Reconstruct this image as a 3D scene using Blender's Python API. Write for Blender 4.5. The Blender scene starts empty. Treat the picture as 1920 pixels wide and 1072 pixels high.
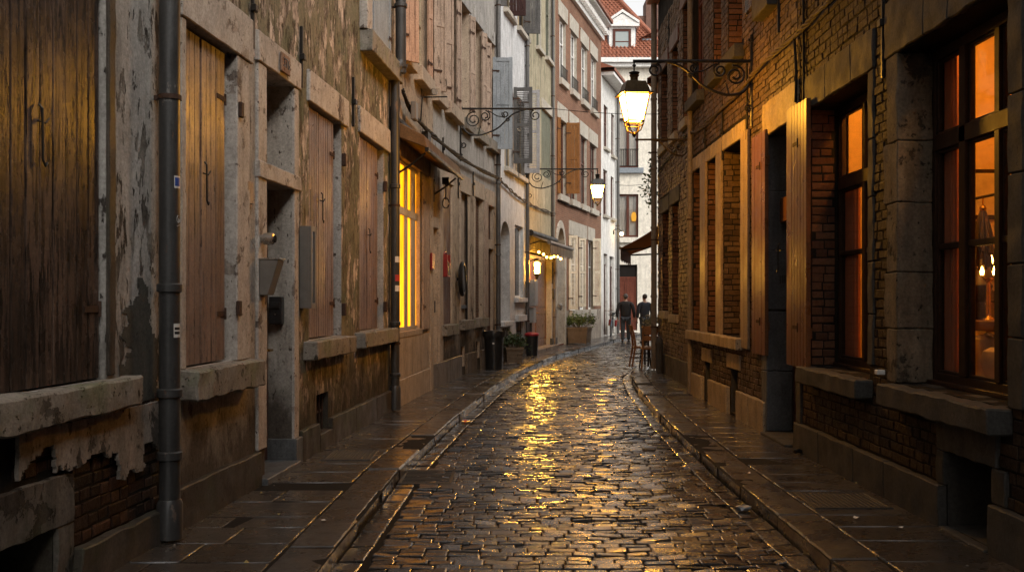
import bpy, bmesh, math, random
from mathutils import Vector, Matrix, noise as mnoise
random.seed(7)
R = math.radians
C = bpy.context.scene.collection
# ------------------------------------------------------------------ camera numbers
FPX, CX, HY, CH = 1867.0, 960.0, 560.0, 1.55

# ------------------------------------------------------------------ materials
class NT:
    def __init__(s, name):
        s.m = bpy.data.materials.new(name); s.m.use_nodes = True
        s.t = s.m.node_tree; s.n = s.t.nodes; s.n.clear()
        s.out = s.n.new('ShaderNodeOutputMaterial')
        s._co = None
    def new(s, typ, **kw):
        x = s.n.new(typ)
        for k, v in kw.items(): setattr(x, k, v)
        return x
    def put(s, sock, v):
        if isinstance(v, bpy.types.NodeSocket): s.t.links.new(v, sock)
        elif isinstance(v, (tuple, list)) and sock.type == 'RGBA' and len(v) == 3: sock.default_value = (*v, 1)
        else: sock.default_value = v
    def co(s, kind='Object'):
        if s._co is None: s._co = s.new('ShaderNodeTexCoord')
        return s._co.outputs[kind]
    def map(s, vec, scale, loc=(0, 0, 0), rot=(0, 0, 0)):
        x = s.new('ShaderNodeMapping'); s.put(x.inputs['Vector'], vec)
        x.inputs['Scale'].default_value = scale; x.inputs['Location'].default_value = loc
        x.inputs['Rotation'].default_value = rot
        return x.outputs[0]
    def noise(s, scale, detail=6, rough=.6, vec=None, loc=(0, 0, 0), dist=0, fac=True):
        if not isinstance(scale, (tuple, list)): scale = (scale,)*3
        x = s.new('ShaderNodeTexNoise')
        s.put(x.inputs['Vector'], s.map(vec or s.co(), scale, loc))
        x.inputs['Scale'].default_value = 1; x.inputs['Detail'].default_value = detail
        x.inputs['Roughness'].default_value = rough; x.inputs['Distortion'].default_value = dist
        return x.outputs['Fac' if fac else 'Color']
    def step(s, v, lo, hi, a=0., b=1.):
        x = s.new('ShaderNodeMapRange'); s.put(x.inputs['Value'], v)
        s.put(x.inputs['From Min'], lo); s.put(x.inputs['From Max'], hi)
        s.put(x.inputs['To Min'], a); s.put(x.inputs['To Max'], b); x.clamp = True
        return x.outputs[0]
    def math(s, op, a, b=0., c=None):
        x = s.new('ShaderNodeMath', operation=op); s.put(x.inputs[0], a); s.put(x.inputs[1], b)
        if c is not None: s.put(x.inputs[2], c)
        return x.outputs[0]
    def mix(s, f, a, b, mode='MIX'):
        x = s.new('ShaderNodeMix', data_type='RGBA', blend_type=mode)
        s.put(x.inputs[0], f); s.put(x.inputs[6], a); s.put(x.inputs[7], b)
        return x.outputs[2]
    def ramp(s, v, cols):
        x = s.new('ShaderNodeValToRGB'); s.put(x.inputs[0], v)
        cr = x.color_ramp
        while len(cr.elements) < len(cols): cr.elements.new(.5)
        for e, (p, c) in zip(cr.elements, cols): e.position = p; e.color = (*c, 1)
        return x.outputs[0]
    def bump(s, h, strength=.5, dist=.01, nrm=None):
        x = s.new('ShaderNodeBump'); s.put(x.inputs['Height'], h)
        x.inputs['Strength'].default_value = strength; x.inputs['Distance'].default_value = dist
        if nrm is not None: s.put(x.inputs['Normal'], nrm)
        return x.outputs[0]
    def pbr(s, col, rough=.6, nrm=None, metal=0., spec=.5, **kw):
        p = s.new('ShaderNodeBsdfPrincipled')
        s.put(p.inputs['Base Color'], col); s.put(p.inputs['Roughness'], rough)
        s.put(p.inputs['Metallic'], metal); s.put(p.inputs['Specular IOR Level'], spec)
        if nrm is not None: s.put(p.inputs['Normal'], nrm)
        for k, v in kw.items(): s.put(p.inputs[k], v)
        s.t.links.new(p.outputs[0], s.out.inputs[0])
        return s.m

def surf(name, c1, c2, grain=(9, 9, 9), under=None, under2=None, peel=.6, pscale=(3, 3, 1.6), chip=None, chipscale=(22, 22, 8),
         streak=None, streakscale=(7, 7, .5), streakthr=(.5, .75), damp_shade=None, island=0., rough=(.7, .95), bump=.4, bumpd=.008,
         fine=60, metal=0., spec=.10, big=1.1, moss=None, crack=0.):
    """weathered surface: two-tone base, peeled patches over an undercoat, chips, runs, dampness stains with painted low shade, moss"""
    t = NT(name)
    a = t.noise(big, 5, .6); g = t.noise(grain, 7, .65, loc=(3, 1, 7))
    col = t.mix(t.step(a, .33, .67), c1, c2)
    col = t.mix(t.step(g, .3, .8, 0, .5), col, tuple(x*.55 for x in c1))
    h = t.math('MULTIPLY', t.noise(fine, 4, .7), .25)
    h = t.math('ADD', h, t.math('MULTIPLY', g, .5))
    if island:
        gi = t.new('ShaderNodeNewGeometry').outputs['Random Per Island']
        col = t.mix(1., col, t.ramp(gi, [(0, (1-island,)*3), (1, (1+island*.6,)*3)]), 'MULTIPLY')
    if streak:
        sm = t.step(t.noise(streakscale, 5, .6, loc=(9, 2, 0)), *streakthr, 0, streak[1])
        col = t.mix(sm, col, streak[0])
    if under:
        pn = t.noise(pscale, 11, .68, loc=(1, 5, 2), dist=.25)
        pm = t.step(pn, peel, peel+.018)
        uc = t.mix(t.step(t.noise((5, 5, 2.5), 7, .65), .4, .6), under, under2 or tuple(x*.6 for x in under))
        col = t.mix(pm, col, uc)
        # pale broken rim of the remaining paint
        h = t.math('SUBTRACT', h, t.math('MULTIPLY', pm, .9))
    if chip:
        cm = t.step(t.noise(chipscale, 6, .62, loc=(4, 4, 4)), chip, chip+.03)
        col = t.mix(cm, col, under2 or under or (.05, .035, .025))
        h = t.math('SUBTRACT', h, t.math('MULTIPLY', cm, .8))
    if crack:
        v = t.new('ShaderNodeTexVoronoi', feature='DISTANCE_TO_EDGE')
        wv = t.mix(.12, t.map(t.co(), (1.3, 1.3, 1.0)), t.noise(3, 6, .7, fac=False))
        t.put(v.inputs['Vector'], wv); v.inputs['Scale'].default_value = 1.1
        cm = t.math('MULTIPLY', t.step(v.outputs['Distance'], .0, .012, 1, 0), t.step(t.noise(.9, 3), .5, .6))
        col = t.mix(t.math('MULTIPLY', cm, crack), col, (.03, .025, .02))
        h = t.math('SUBTRACT', h, cm)
    if moss:
        mm = t.step(t.noise(2.2, 8, .7, loc=(8, 8, 1)), .52, .68, 0, moss[1])
        col = t.mix(mm, col, moss[0])
    if damp_shade:  # dampness stain deepened towards the ground, painting in shade on lower walls
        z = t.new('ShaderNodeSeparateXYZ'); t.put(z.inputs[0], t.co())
        d = t.math('ADD', t.step(z.outputs[2], 0, damp_shade[0], .5, -.25), t.noise((2.2, 2.2, 1.1), 8, .65, loc=(2, 7, 3)))
        col = t.mix(t.step(d, .52, .78, 0, damp_shade[2]), col, damp_shade[1])
    gr = t.math('ADD', t.step(t.noise(42, 8, .75, loc=(7, 3, 3)), .3, .7, .62, 1.32), t.step(t.noise((7, 7, 3.5), 7, .7, loc=(1, 9, 3)), .3, .7, -.22, .22))
    gc = t.new('ShaderNodeCombineColor')
    for k in range(3): t.put(gc.inputs[k], gr)
    col = t.mix(1., col, gc.outputs[0], 'MULTIPLY')
    rg = t.step(t.noise(4, 5, .6), .3, .7, rough[0], rough[1])
    return t.pbr(col, rg, t.bump(h, bump, bumpd), metal, spec)

def flat(name, c, rough=.5, metal=0., spec=.5, var=.25, bump=.15, scale=12):
    t = NT(name); n = t.noise(scale, 6, .65)
    col = t.mix(t.step(n, .3, .7), tuple(x*(1-var) for x in c), tuple(min(1, x*(1+var)) for x in c))
    return t.pbr(col, t.step(n, .3, .7, rough*.85, min(1, rough*1.15)), t.bump(n, bump, .004), metal, spec)

def emit(name, c, strength, base=None):
    t = NT(name); e = t.new('ShaderNodeEmission'); t.put(e.inputs[0], c); e.inputs[1].default_value = strength
    t.t.links.new(e.outputs[0], t.out.inputs[0]); return t.m

def bricktex(name, c1, c2, mortar, bw=.21, bh=.065, ms=.008, over=None, rough=.8):
    t = NT(name)
    b = t.new('ShaderNodeTexBrick'); t.put(b.inputs['Vector'], t.mix(.006, t.co('UV'), t.noise(9, 3, fac=False)))
    b.inputs['Scale'].default_value = 1; b.inputs['Brick Width'].default_value = bw; b.inputs['Row Height'].default_value = bh
    b.inputs['Mortar Size'].default_value = ms; b.inputs['Mortar Smooth'].default_value = .15; b.inputs['Bias'].default_value = -.1
    t.put(b.inputs['Color1'], c1); t.put(b.inputs['Color2'], c2); t.put(b.inputs['Mortar'], mortar)
    col = t.mix(t.step(t.noise(14, 6, .7), .35, .7, 0, .5), b.outputs[0], tuple(x*.5 for x in c1))
    col = t.mix(t.step(t.noise(.8, 5, .6), .45, .7, 0, .45), col, tuple(x*.55 for x in c2))
    h = t.math('SUBTRACT', t.math('MULTIPLY', t.noise(30, 5), .4), t.math('MULTIPLY', b.outputs[1], 1.))
    if over:   # plaster remains over the brick: below `z` the plaster has come off in ragged patches
        pc, zlo, zhi = over
        z = t.new('ShaderNodeSeparateXYZ'); t.put(z.inputs[0], t.co())
        d = t.math('ADD', t.step(z.outputs[2], zlo, zhi, -.5, .5), t.noise((2.2, 2.2, 2.0), 10, .66, dist=.3))
        pm = t.step(d, .46, .475)
        n1 = t.noise((3.2, 3.2, 1.3), 10, .66, loc=(6, 1, 2), dist=.3)
        pl = t.mix(t.step(t.noise(1.0, 5), .35, .65), pc[0], pc[1])
        pl = t.mix(t.step(n1, .565, .58), pl, pc[2])
        ch = t.step(t.noise((20, 20, 6), 6, .6), .66, .69)
        pl = t.mix(ch, pl, (.05, .04, .03))
        col = t.mix(pm, col, pl)
        h = t.math('ADD', t.math('MULTIPLY', h, t.math('SUBTRACT', 1, pm)),
                   t.math('MULTIPLY', pm, t.math('SUBTRACT', t.math('ADD', 1.6, t.math('MULTIPLY', t.noise(40, 5), .4)),
                                                 t.math('ADD', ch, t.step(n1, .565, .58)))))
    return t.pbr(col, rough, t.bump(h, .8, .012), 0, .1)

def clearglass(name, tint=(1, 1, 1), rough=.02):
    t = NT(name)
    tr = t.new('ShaderNodeBsdfTransparent'); t.put(tr.inputs[0], tint)
    gl = t.new('ShaderNodeBsdfGlossy'); gl.inputs['Roughness'].default_value = rough
    t.put(gl.inputs['Normal'], t.bump(t.noise(2.5, 2), .08, .02))
    lw = t.new('ShaderNodeLayerWeight')
    fr = t.math('ADD', .03, t.math('MULTIPLY', .9, t.math('POWER', lw.outputs['Facing'], 5.)))
    mx = t.new('ShaderNodeMixShader')
    t.t.links.new(fr, mx.inputs[0]); t.t.links.new(tr.outputs[0], mx.inputs[1]); t.t.links.new(gl.outputs[0], mx.inputs[2])
    t.t.links.new(mx.outputs[0], t.out.inputs[0]); return t.m

M = {}
def mats():
    # left houses
    M['plA'] = bricktex('plaster_over_brick', (.06, .03, .02), (.04, .02, .014), (.05, .042, .034), bw=.22, bh=.075, ms=.012,
                        over=(((.33, .30, .26), (.245, .22, .19), (.06, .057, .048)), .35, 1.35))
    M['plAflat'] = surf('old_grey_plaster', (.30, .255, .215), (.22, .19, .16), under=(.10, .088, .075), under2=(.04, .034, .028), peel=.56, pscale=(3.5, 3.5, 2), chip=.63, streak=((.06, .05, .04), .7), bump=.7, bumpd=.012)
    M['plAtop'] = surf('chipped_white_plaster', (.40, .375, .345), (.31, .29, .265), under=(.20, .18, .155), under2=(.05, .042, .035), peel=.585, pscale=(4.5, 4.5, 1.7), chip=.60, chipscale=(13, 13, 5.5), streak=((.10, .085, .07), .6), crack=.85, bump=.8, bumpd=.014, damp_shade=(1.8, (.06, .05, .042), .8))
    M['cement'] = surf('dark_cement_patch', (.085, .08, .068), (.06, .056, .047), streak=((.03, .028, .024), .6), chip=.65, bump=.7, bumpd=.012)
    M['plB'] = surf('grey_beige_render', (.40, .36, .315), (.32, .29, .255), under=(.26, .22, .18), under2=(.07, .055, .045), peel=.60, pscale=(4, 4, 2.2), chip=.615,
                    streak=((.10, .08, .06), .65), damp_shade=(1.5, (.055, .043, .033), .9), crack=.6, bump=.6, bumpd=.012)
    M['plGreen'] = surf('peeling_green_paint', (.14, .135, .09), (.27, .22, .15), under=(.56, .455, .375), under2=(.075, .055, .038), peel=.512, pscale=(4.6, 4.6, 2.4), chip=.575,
                        chipscale=(17, 17, 6), streak=((.05, .042, .022), .75), damp_shade=(1.35, (.045, .036, .025), .85), bump=.8, bumpd=.014, big=.8, moss=((.07, .09, .05), .6))
    M['stoneB'] = surf('painted_sandstone', (.46, .41, .365), (.38, .34, .30), under=(.30, .25, .21), under2=(.08, .06, .05), peel=.585, pscale=(3.5, 3.5, 3.5), chip=.655, chipscale=(15, 15, 10),
                       streak=((.18, .14, .11), .4), bump=.5, bumpd=.01, rough=(.5, .75))
    M['sillB'] = surf('worn_sill_stone', (.27, .235, .195), (.20, .175, .145), under=(.13, .11, .09), under2=(.06, .05, .04), peel=.60, pscale=(5, 5, 5), chip=.62, chipscale=(16, 16, 16),
                      moss=((.15, .16, .09), .7), bump=.8, bumpd=.015)
    M['concrete'] = surf('dark_stained_concrete', (.15, .13, .11), (.10, .088, .075), under=(.06, .05, .042), under2=(.03, .025, .02), peel=.53, pscale=(4, 4, 3), chip=.63, streak=((.04, .035, .03), .7), moss=((.07, .07, .04), .5), bump=.8, bumpd=.012)
    M['plinth'] = surf('damp_plinth_stone', (.085, .068, .054), (.058, .048, .038), streak=((.03, .026, .022), .7), chip=.64, chipscale=(14, 14, 14), moss=((.06, .065, .035), .6),
                       bump=.7, bumpd=.012, rough=(.35, .6))
    M['plinthC'] = surf('warm_damp_plinth', (.21, .16, .115), (.15, .115, .085), streak=((.05, .04, .03), .7), chip=.62, chipscale=(14, 14, 14), bump=.7, bumpd=.012, rough=(.4, .65))
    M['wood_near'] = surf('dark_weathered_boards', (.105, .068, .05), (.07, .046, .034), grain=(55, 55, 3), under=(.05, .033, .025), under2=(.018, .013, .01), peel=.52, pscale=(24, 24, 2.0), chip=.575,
                          chipscale=(34, 34, 3.2), damp_shade=(2.4, (.025, .018, .014), .7), island=.25, rough=(.20, .34), spec=.09, bump=.7, bumpd=.006, fine=90)
    M['wood_pink'] = surf('faded_brown_boards', (.235, .15, .108), (.185, .118, .086), grain=(60, 60, 3), under=(.15, .09, .065), under2=(.05, .032, .024), peel=.56, pscale=(26, 26, 1.4), chip=.59,
                          chipscale=(34, 34, 6), damp_shade=(1.7, (.06, .04, .03), .7), island=.13, rough=(.26, .42), bump=.5, bumpd=.005, fine=90, spec=.26)
    M['wood_brown'] = surf('red_brown_boards', (.115, .06, .042), (.085, .045, .032), grain=(60, 60, 3), chip=.66, chipscale=(34, 34, 6), island=.15, rough=(.4, .6), bump=.4, bumpd=.004)
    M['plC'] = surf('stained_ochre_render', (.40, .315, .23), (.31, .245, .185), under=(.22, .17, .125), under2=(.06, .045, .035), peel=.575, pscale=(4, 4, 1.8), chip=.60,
                    streak=((.12, .088, .06), .5), streakscale=(2.6, 2.6, .55), damp_shade=(1.6, (.045, .035, .025), .9), bump=.6, bumpd=.012, crack=.5)
    M['stoneC'] = surf('pale_ochre_stone', (.44, .35, .265), (.36, .285, .215), under=(.22, .17, .13), under2=(.07, .05, .04), peel=.64, chip=.665, streak=((.17, .125, .09), .4), streakscale=(3, 3, .9), bump=.5, bumpd=.01)
    M['plCgrey'] = surf('grey_upper_render', (.39, .37, .34), (.30, .285, .265), under=(.2, .18, .155), under2=(.09, .08, .07), peel=.63, streak=((.11, .10, .085), .6), chip=.67, bump=.5)
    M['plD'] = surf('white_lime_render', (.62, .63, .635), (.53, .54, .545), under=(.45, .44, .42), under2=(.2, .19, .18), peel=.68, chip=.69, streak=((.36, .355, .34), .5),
                    damp_shade=(1.2, (.22, .21, .195), .7), bump=.4)
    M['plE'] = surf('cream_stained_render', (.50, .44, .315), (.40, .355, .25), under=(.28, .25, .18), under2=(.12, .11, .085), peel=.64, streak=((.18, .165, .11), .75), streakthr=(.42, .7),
                    damp_shade=(1.5, (.2, .17, .12), .5), moss=((.16, .17, .10), .5), bump=.4)
    M['brF'] = bricktex('red_brick_wall', (.29, .135, .08), (.20, .095, .06), (.27, .21, .16), bw=.21, bh=.068, ms=.010)
    M['stoneF'] = surf('white_lintel_stone', (.52, .48, .41), (.42, .38, .32), streak=((.3, .27, .23), .5), chip=.67, bump=.3)
    M['stoneFlow'] = surf('patched_base_stone', (.34, .29, .24), (.22, .18, .145), under=(.42, .37, .31), under2=(.12, .09, .07), peel=.57, pscale=(2.5, 2.5, 2.5), bump=.5)
    M['plG'] = surf('white_far_render', (.78, .77, .74), (.70, .69, .66), streak=((.42, .40, .37), .5), damp_shade=(2.5, (.3, .26, .21), .5), bump=.3)
    M['plH'] = surf('warm_cream_render', (.82, .77, .67), (.76, .71, .61), streak=((.5, .45, .37), .35), bump=.2)
    M['white'] = flat('white_painted_trim', (.74, .73, .70), .45)
    M['tile'] = flat('orange_clay_tiles', (.25, .085, .045), .65, var=.45, scale=6, bump=.4)
    M['zinc'] = flat('blue_grey_zinc', (.20, .225, .25), .45, .3)
    M['brH2'] = bricktex('dull_chimney_brick', (.22, .12, .09), (.16, .09, .07), (.25, .2, .17))
    # right houses
    M['mortR'] = surf('dark_lime_mortar', (.022, .018, .014), (.014, .012, .010), bump=.8, bumpd=.01, fine=80)
    def br(name, lo, mid, hi, dark=.3, rough=(.38, .7)):
        t = NT(name)
        gi = t.new('ShaderNodeNewGeometry').outputs['Random Per Island']
        col = t.ramp(gi, [(0, lo), (.45, mid), (1, hi)])
        n = t.noise(28, 7, .7); b2 = t.noise(1.4, 5, .6)
        col = t.mix(t.step(n, .35, .7, 0, .6), col, tuple(x*.45 for x in lo))
        col = t.mix(t.step(b2, .5, .72, 0, dark), col, (.02, .016, .013))
        t.pbr(col, t.step(n, .3, .7, *rough), t.bump(t.math('ADD', n, t.noise(90, 4, .7)), .7, .006), 0, .15)
        return t.m
    M['brR3'] = br('dark_weathered_brick', (.030, .017, .010), (.048, .028, .017), (.072, .044, .026), .3, (.55, .85))
    M['brR2'] = br('brown_weathered_brick', (.052, .032, .019), (.090, .056, .034), (.135, .090, .057), .45)
    M['brR1'] = br('rough_brown_brick', (.115, .075, .05), (.165, .108, .072), (.22, .15, .10), .2)
    M['stoneRl'] = surf('stained_sandstone_jamb', (.19, .15, .105), (.13, .105, .075), under=(.075, .06, .045), under2=(.03, .025, .02), peel=.57, pscale=(3.5, 3.5, 3), chip=.64, chipscale=(16, 16, 12), streak=((.05, .04, .03), .6), bump=.7, bumpd=.012)
    M['brBare'] = br('bare_dark_red_brick', (.016, .009, .006), (.036, .017, .011), (.075, .034, .021), .7)
    M['brRed'] = br('red_reveal_brick', (.085, .038, .021), (.13, .058, .031), (.18, .088, .048), .3)
    M['stoneR'] = surf('grey_blue_stone', (.068, .062, .055), (.046, .043, .039), streak=((.045, .042, .04), .6), chip=.66, chipscale=(16, 16, 16), moss=((.075, .062, .045), .5), bump=.6, bumpd=.01, rough=(.62, .85), spec=.2)
    M['stoneRw'] = surf('warm_lintel_stone', (.36, .28, .18), (.27, .21, .14), streak=((.09, .07, .05), .6), chip=.65, chipscale=(16, 16, 16), bump=.6, bumpd=.01, rough=(.35, .6))
    M['stoneDk'] = surf('dark_blue_stone', (.115, .115, .115), (.08, .081, .083), streak=((.025, .025, .025), .5), bump=.5, chip=.68, rough=(.3, .5))
    M['wood_or'] = surf('orange_brown_boards', (.135, .056, .021), (.105, .042, .016), grain=(60, 60, 3), under=(.10, .045, .022), under2=(.03, .016, .01), peel=.62, pscale=(26, 26, 1.5), chip=.67, chipscale=(34, 34, 6),
                        island=.12, rough=(.24, .4), bump=.4, bumpd=.004, fine=90, spec=.3)
    M['wood_pale'] = surf('pale_ochre_boards', (.27, .20, .13), (.21, .155, .10), grain=(60, 60, 3), under=(.13, .09, .06), under2=(.04, .03, .02), peel=.62, pscale=(26, 26, 1.5), chip=.66, island=.1, rough=(.3, .5), bump=.4, bumpd=.004)
    M['frame_dk'] = surf('dark_brown_joinery', (.042, .020, .011), (.031, .015, .009), grain=(50, 50, 3), chip=.68, chipscale=(40, 40, 5), bump=.3, bumpd=.003, rough=(.4, .6), spec=.15)
    M['frame_red'] = surf('red_brown_joinery', (.13, .05, .035), (.10, .04, .028), grain=(50, 50, 3), bump=.2, bumpd=.003, rough=(.3, .45))
    M['frame_pale'] = surf('cream_joinery', (.46, .37, .25), (.38, .30, .20), grain=(50, 50, 3), chip=.66, chipscale=(30, 30, 8), bump=.4, bumpd=.004, rough=(.35, .5))
    M['sh_blue'] = surf('blue_grey_shutter_paint', (.30, .325, .345), (.25, .27, .29), grain=(50, 50, 3), chip=.68, chipscale=(30, 30, 10), under2=(.08, .08, .08), bump=.3, bumpd=.003, rough=(.4, .6))
    M['sh_dark'] = surf('dark_grey_bare_shutter', (.12, .115, .11), (.085, .082, .08), grain=(50, 50, 3), chip=.64, chipscale=(30, 30, 4), under2=(.2, .19, .17), bump=.5, bumpd=.004)
    M['sh_lav'] = surf('lavender_grey_shutter', (.36, .35, .35), (.31, .30, .30), grain=(50, 50, 3), bump=.3, bumpd=.003)
    M['sh_cream'] = surf('cream_shutter_paint', (.66, .58, .44), (.58, .50, .38), grain=(50, 50, 3), chip=.70, bump=.2, bumpd=.003)
    M['sh_brown'] = surf('varnished_brown_shutter', (.25, .11, .035), (.19, .08, .025), grain=(50, 50, 3), bump=.2, bumpd=.003, rough=(.28, .42))
    M['sh_red'] = surf('dark_red_shutter', (.055, .028, .026), (.04, .022, .02), grain=(50, 50, 3), bump=.3, bumpd=.003)
    M['sh_taupe'] = surf('taupe_peeling_shutter', (.38, .285, .22), (.31, .23, .175), grain=(50, 50, 3), under=(.18, .13, .10), under2=(.06, .045, .035), peel=.60, pscale=(22, 22, 2), chip=.64, chipscale=(30, 30, 5), bump=.6, bumpd=.005)
    M['sh_rose'] = surf('rosy_beige_shutter', (.46, .29, .20), (.38, .235, .165), grain=(50, 50, 3), chip=.66, chipscale=(30, 30, 5), under2=(.13, .08, .06), bump=.5, bumpd=.004)
    M['green_sh'] = surf('grey_green_shutter', (.20, .21, .16), (.16, .165, .125), grain=(50, 50, 3), chip=.66, bump=.3)
    M['door_oak'] = surf('varnished_oak_door', (.22, .095, .035), (.16, .068, .025), grain=(40, 40, 2.5), bump=.3, bumpd=.003, rough=(.25, .4), spec=.6)
    M['door_dk'] = surf('dark_red_door', (.075, .032, .025), (.055, .025, .02), grain=(40, 40, 2.5), bump=.3, bumpd=.003, rough=(.3, .45))
    M['door_red'] = surf('brick_red_door', (.17, .055, .035), (.13, .042, .028), grain=(40, 40, 2.5), bump=.2, bumpd=.003, rough=(.4, .5))
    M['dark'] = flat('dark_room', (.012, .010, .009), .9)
    M['glassdk'] = NT('dark_window_glass').pbr((.018, .017, .016), .06, None, 0, .6)
    M['glass'] = clearglass('clear_window_glass')
    M['iron'] = surf('black_wrought_iron', (.022, .02, .018), (.03, .025, .021), chip=.66, chipscale=(30, 30, 30), under2=(.07, .035, .02), rough=(.35, .55), bump=.3, bumpd=.003, metal=.6, spec=.5)
    M['rust'] = surf('rusty_iron', (.07, .04, .028), (.05, .03, .022), chip=.6, chipscale=(30, 30, 30), under2=(.11, .05, .025), rough=(.6, .8), bump=.5)
    M['pipe_dk'] = surf('dark_cast_iron_pipe', (.042, .04, .038), (.032, .03, .029), under=(.11, .10, .09), under2=(.09, .05, .03), peel=.635, pscale=(7, 7, 3), chip=.66, streak=((.09, .08, .07), .6), rough=(.3, .5), bump=.4, bumpd=.004, spec=.5)
    M['pipe_zn'] = surf('grey_zinc_pipe', (.14, .135, .13), (.10, .098, .095), streak=((.06, .055, .05), .5), rough=(.35, .5), bump=.2, bumpd=.003, metal=.4)
    M['pipe_old'] = surf('worn_beige_pipe', (.22, .175, .13), (.16, .13, .10), under=(.09, .07, .055), under2=(.3, .25, .2), peel=.62, pscale=(8, 8, 3), rough=(.4, .6), bump=.3)
    M['steel'] = flat('brushed_steel', (.42, .40, .37), .28, .9, var=.15)
    M['alu'] = flat('dull_aluminium_paint', (.17, .15, .13), .42, .35, var=.12)
    M['blackpl'] = flat('black_plastic', (.018, .018, .018), .32, var=.3)
    M['redpl'] = flat('red_enamel', (.20, .012, .010), .4, var=.2)
    M['redlid'] = flat('red_plastic_lid', (.36, .025, .03), .35, var=.2)
    M['greypl'] = flat('grey_plastic_box', (.27, .27, .265), .5, var=.15)
    M['whitepl'] = flat('white_plastic', (.62, .61, .58), .4, var=.1)
    M['lampiron'] = surf('bronze_lamp_metal', (.085, .058, .03), (.06, .042, .024), rough=(.3, .45), metal=.6, bump=.2, bumpd=.002)
    M['cable'] = flat('black_cable_rubber', (.016, .013, .011), .65, var=.3, spec=.15)
    M['cablebr'] = flat('brown_old_cable', (.06, .042, .026), .6, var=.3, spec=.2)
    t = NT('brown_terrace_canvas'); n = t.noise(9, 5)
    cc = t.mix(t.step(n, .3, .7), (.21, .13, .065), (.15, .092, .045)); pb_ = t.new('ShaderNodeBsdfPrincipled'); t.put(pb_.inputs['Base Color'], cc); pb_.inputs['Roughness'].default_value = .8
    tl = t.new('ShaderNodeBsdfTranslucent'); t.put(tl.inputs[0], (.42, .24, .10)); ms = t.new('ShaderNodeMixShader'); ms.inputs[0].default_value = .5
    t.t.links.new(pb_.outputs[0], ms.inputs[1]); t.t.links.new(tl.outputs[0], ms.inputs[2]); t.t.links.new(ms.outputs[0], t.out.inputs[0]); canvas_ol = t.m
    M['canvas_br'] = surf('brown_awning_canvas', (.15, .085, .04), (.11, .062, .03), grain=(20, 20, 20), streak=((.05, .03, .018), .5), rough=(.5, .7), bump=.3)
    M['canvas_st'] = surf('striped_grey_valance', (.12, .105, .088), (.09, .078, .066), grain=(20, 20, 20), rough=(.6, .8), bump=.2)
    M['canvas_ol'] = canvas_ol
    M['fabric_ye'] = flat('ochre_valance_canvas', (.17, .125, .07), .7)
    M['wood_tub'] = surf('grey_brown_tub_wood', (.22, .165, .115), (.16, .12, .085), grain=(40, 40, 4), island=.15, chip=.66, bump=.4, bumpd=.004)
    M['soil'] = flat('dark_soil', (.03, .022, .016), .95)
    M['chair'] = surf('orange_brown_chair_wood', (.29, .13, .052), (.22, .10, .04), grain=(40, 40, 5), rough=(.28, .42), bump=.2, bumpd=.002)
    M['chairdk'] = flat('dark_chair_legs', (.035, .02, .013), .35)
    def leaf(name, c1, c2):
        t = NT(name); gi = t.new('ShaderNodeNewGeometry').outputs['Random Per Island']
        t.pbr(t.ramp(gi, [(0, c1), (1, c2)]), .5, None, 0, .4); return t.m
    M['leaf'] = leaf('green_leaves', (.045, .075, .018), (.15, .18, .045))
    M['leaf2'] = leaf('dark_green_leaves', (.025, .05, .016), (.08, .12, .04))
    M['leafpale'] = leaf('pale_table_leaves', (.10, .12, .07), (.5, .46, .36))
    # wet ground
    def wet(name, c1, c2, island=.25, r=(.10, .34), bumps=.35, spec=.6):
        t = NT(name); n = t.noise(3.0, 6, .65); f = t.noise(65, 7, .75); m = t.noise(11, 6, .7)
        gi = t.new('ShaderNodeNewGeometry').outputs['Random Per Island']
        col = t.mix(t.step(n, .35, .65), c1, c2)
        col = t.mix(1., col, t.ramp(gi, [(0, (1-island,)*3), (1, (1+island,)*3)]), 'MULTIPLY')
        col = t.mix(t.step(f, .62, .72, 0, .35), col, tuple(min(1, x*2.2) for x in c2))
        rr = t.math('ADD', t.step(n, .35, .65, r[0], r[1]), t.step(m, .4, .7, 0, .14))
        hh = t.math('ADD', t.math('MULTIPLY', f, .5), m)
        wetm = t.step(t.noise(2.2, 8, .72, loc=(5, 2, 0)), .30, .72, .25, 1.)
        t.pbr(col, rr, t.bump(hh, bumps, .006), 0, spec, **{'Coat Weight': wetm, 'Coat Roughness': .10, 'Coat IOR': 1.5, 'Coat Normal': t.bump(hh, bumps*.35, .006)}); return t.m
    M['sett'] = wet('wet_granite_setts', (.036, .026, .019), (.022, .017, .013), .5, (.12, .32), .6)
    M['bed'] = flat('dark_joint_grit', (.010, .008, .0065), .85, 0, .15, var=.4, bump=.8, scale=60)
    M['flag'] = wet('wet_paving_flags', (.056, .043, .033), (.024, .020, .017), .42, (.12, .42), .8)
    M['wetiron'] = flat('wet_worn_iron', (.05, .043, .036), .5, .5, var=.3)
    M['kerb'] = wet('wet_kerb_stone', (.056, .044, .034), (.036, .029, .024), .32, (.14, .42), .9)
    M['earth'] = flat('dark_ground', (.03, .027, .024), .8)
    M['paper'] = flat('pale_litter', (.6, .56, .5), .7)
    M['leafdry'] = flat('dry_yellow_leaf', (.35, .24, .07), .6)
    M['skin'] = flat('skin', (.42, .25, .18), .5, var=.08)
    M['jacket_bk'] = flat('black_jacket_cloth', (.014, .013, .013), .8, var=.3)
    M['jacket_nv'] = flat('navy_jacket_cloth', (.022, .028, .042), .8, var=.3)
    M['jeans'] = flat('blue_grey_denim', (.045, .055, .068), .85, var=.3)
    M['shoes'] = flat('dark_shoe_leather', (.015, .012, .01), .5)
    M['hair'] = flat('dark_brown_hair', (.035, .024, .018), .6, var=.4, scale=40)
    M['hairgrey'] = flat('greying_hair', (.09, .075, .065), .6, var=.4, scale=40)
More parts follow.
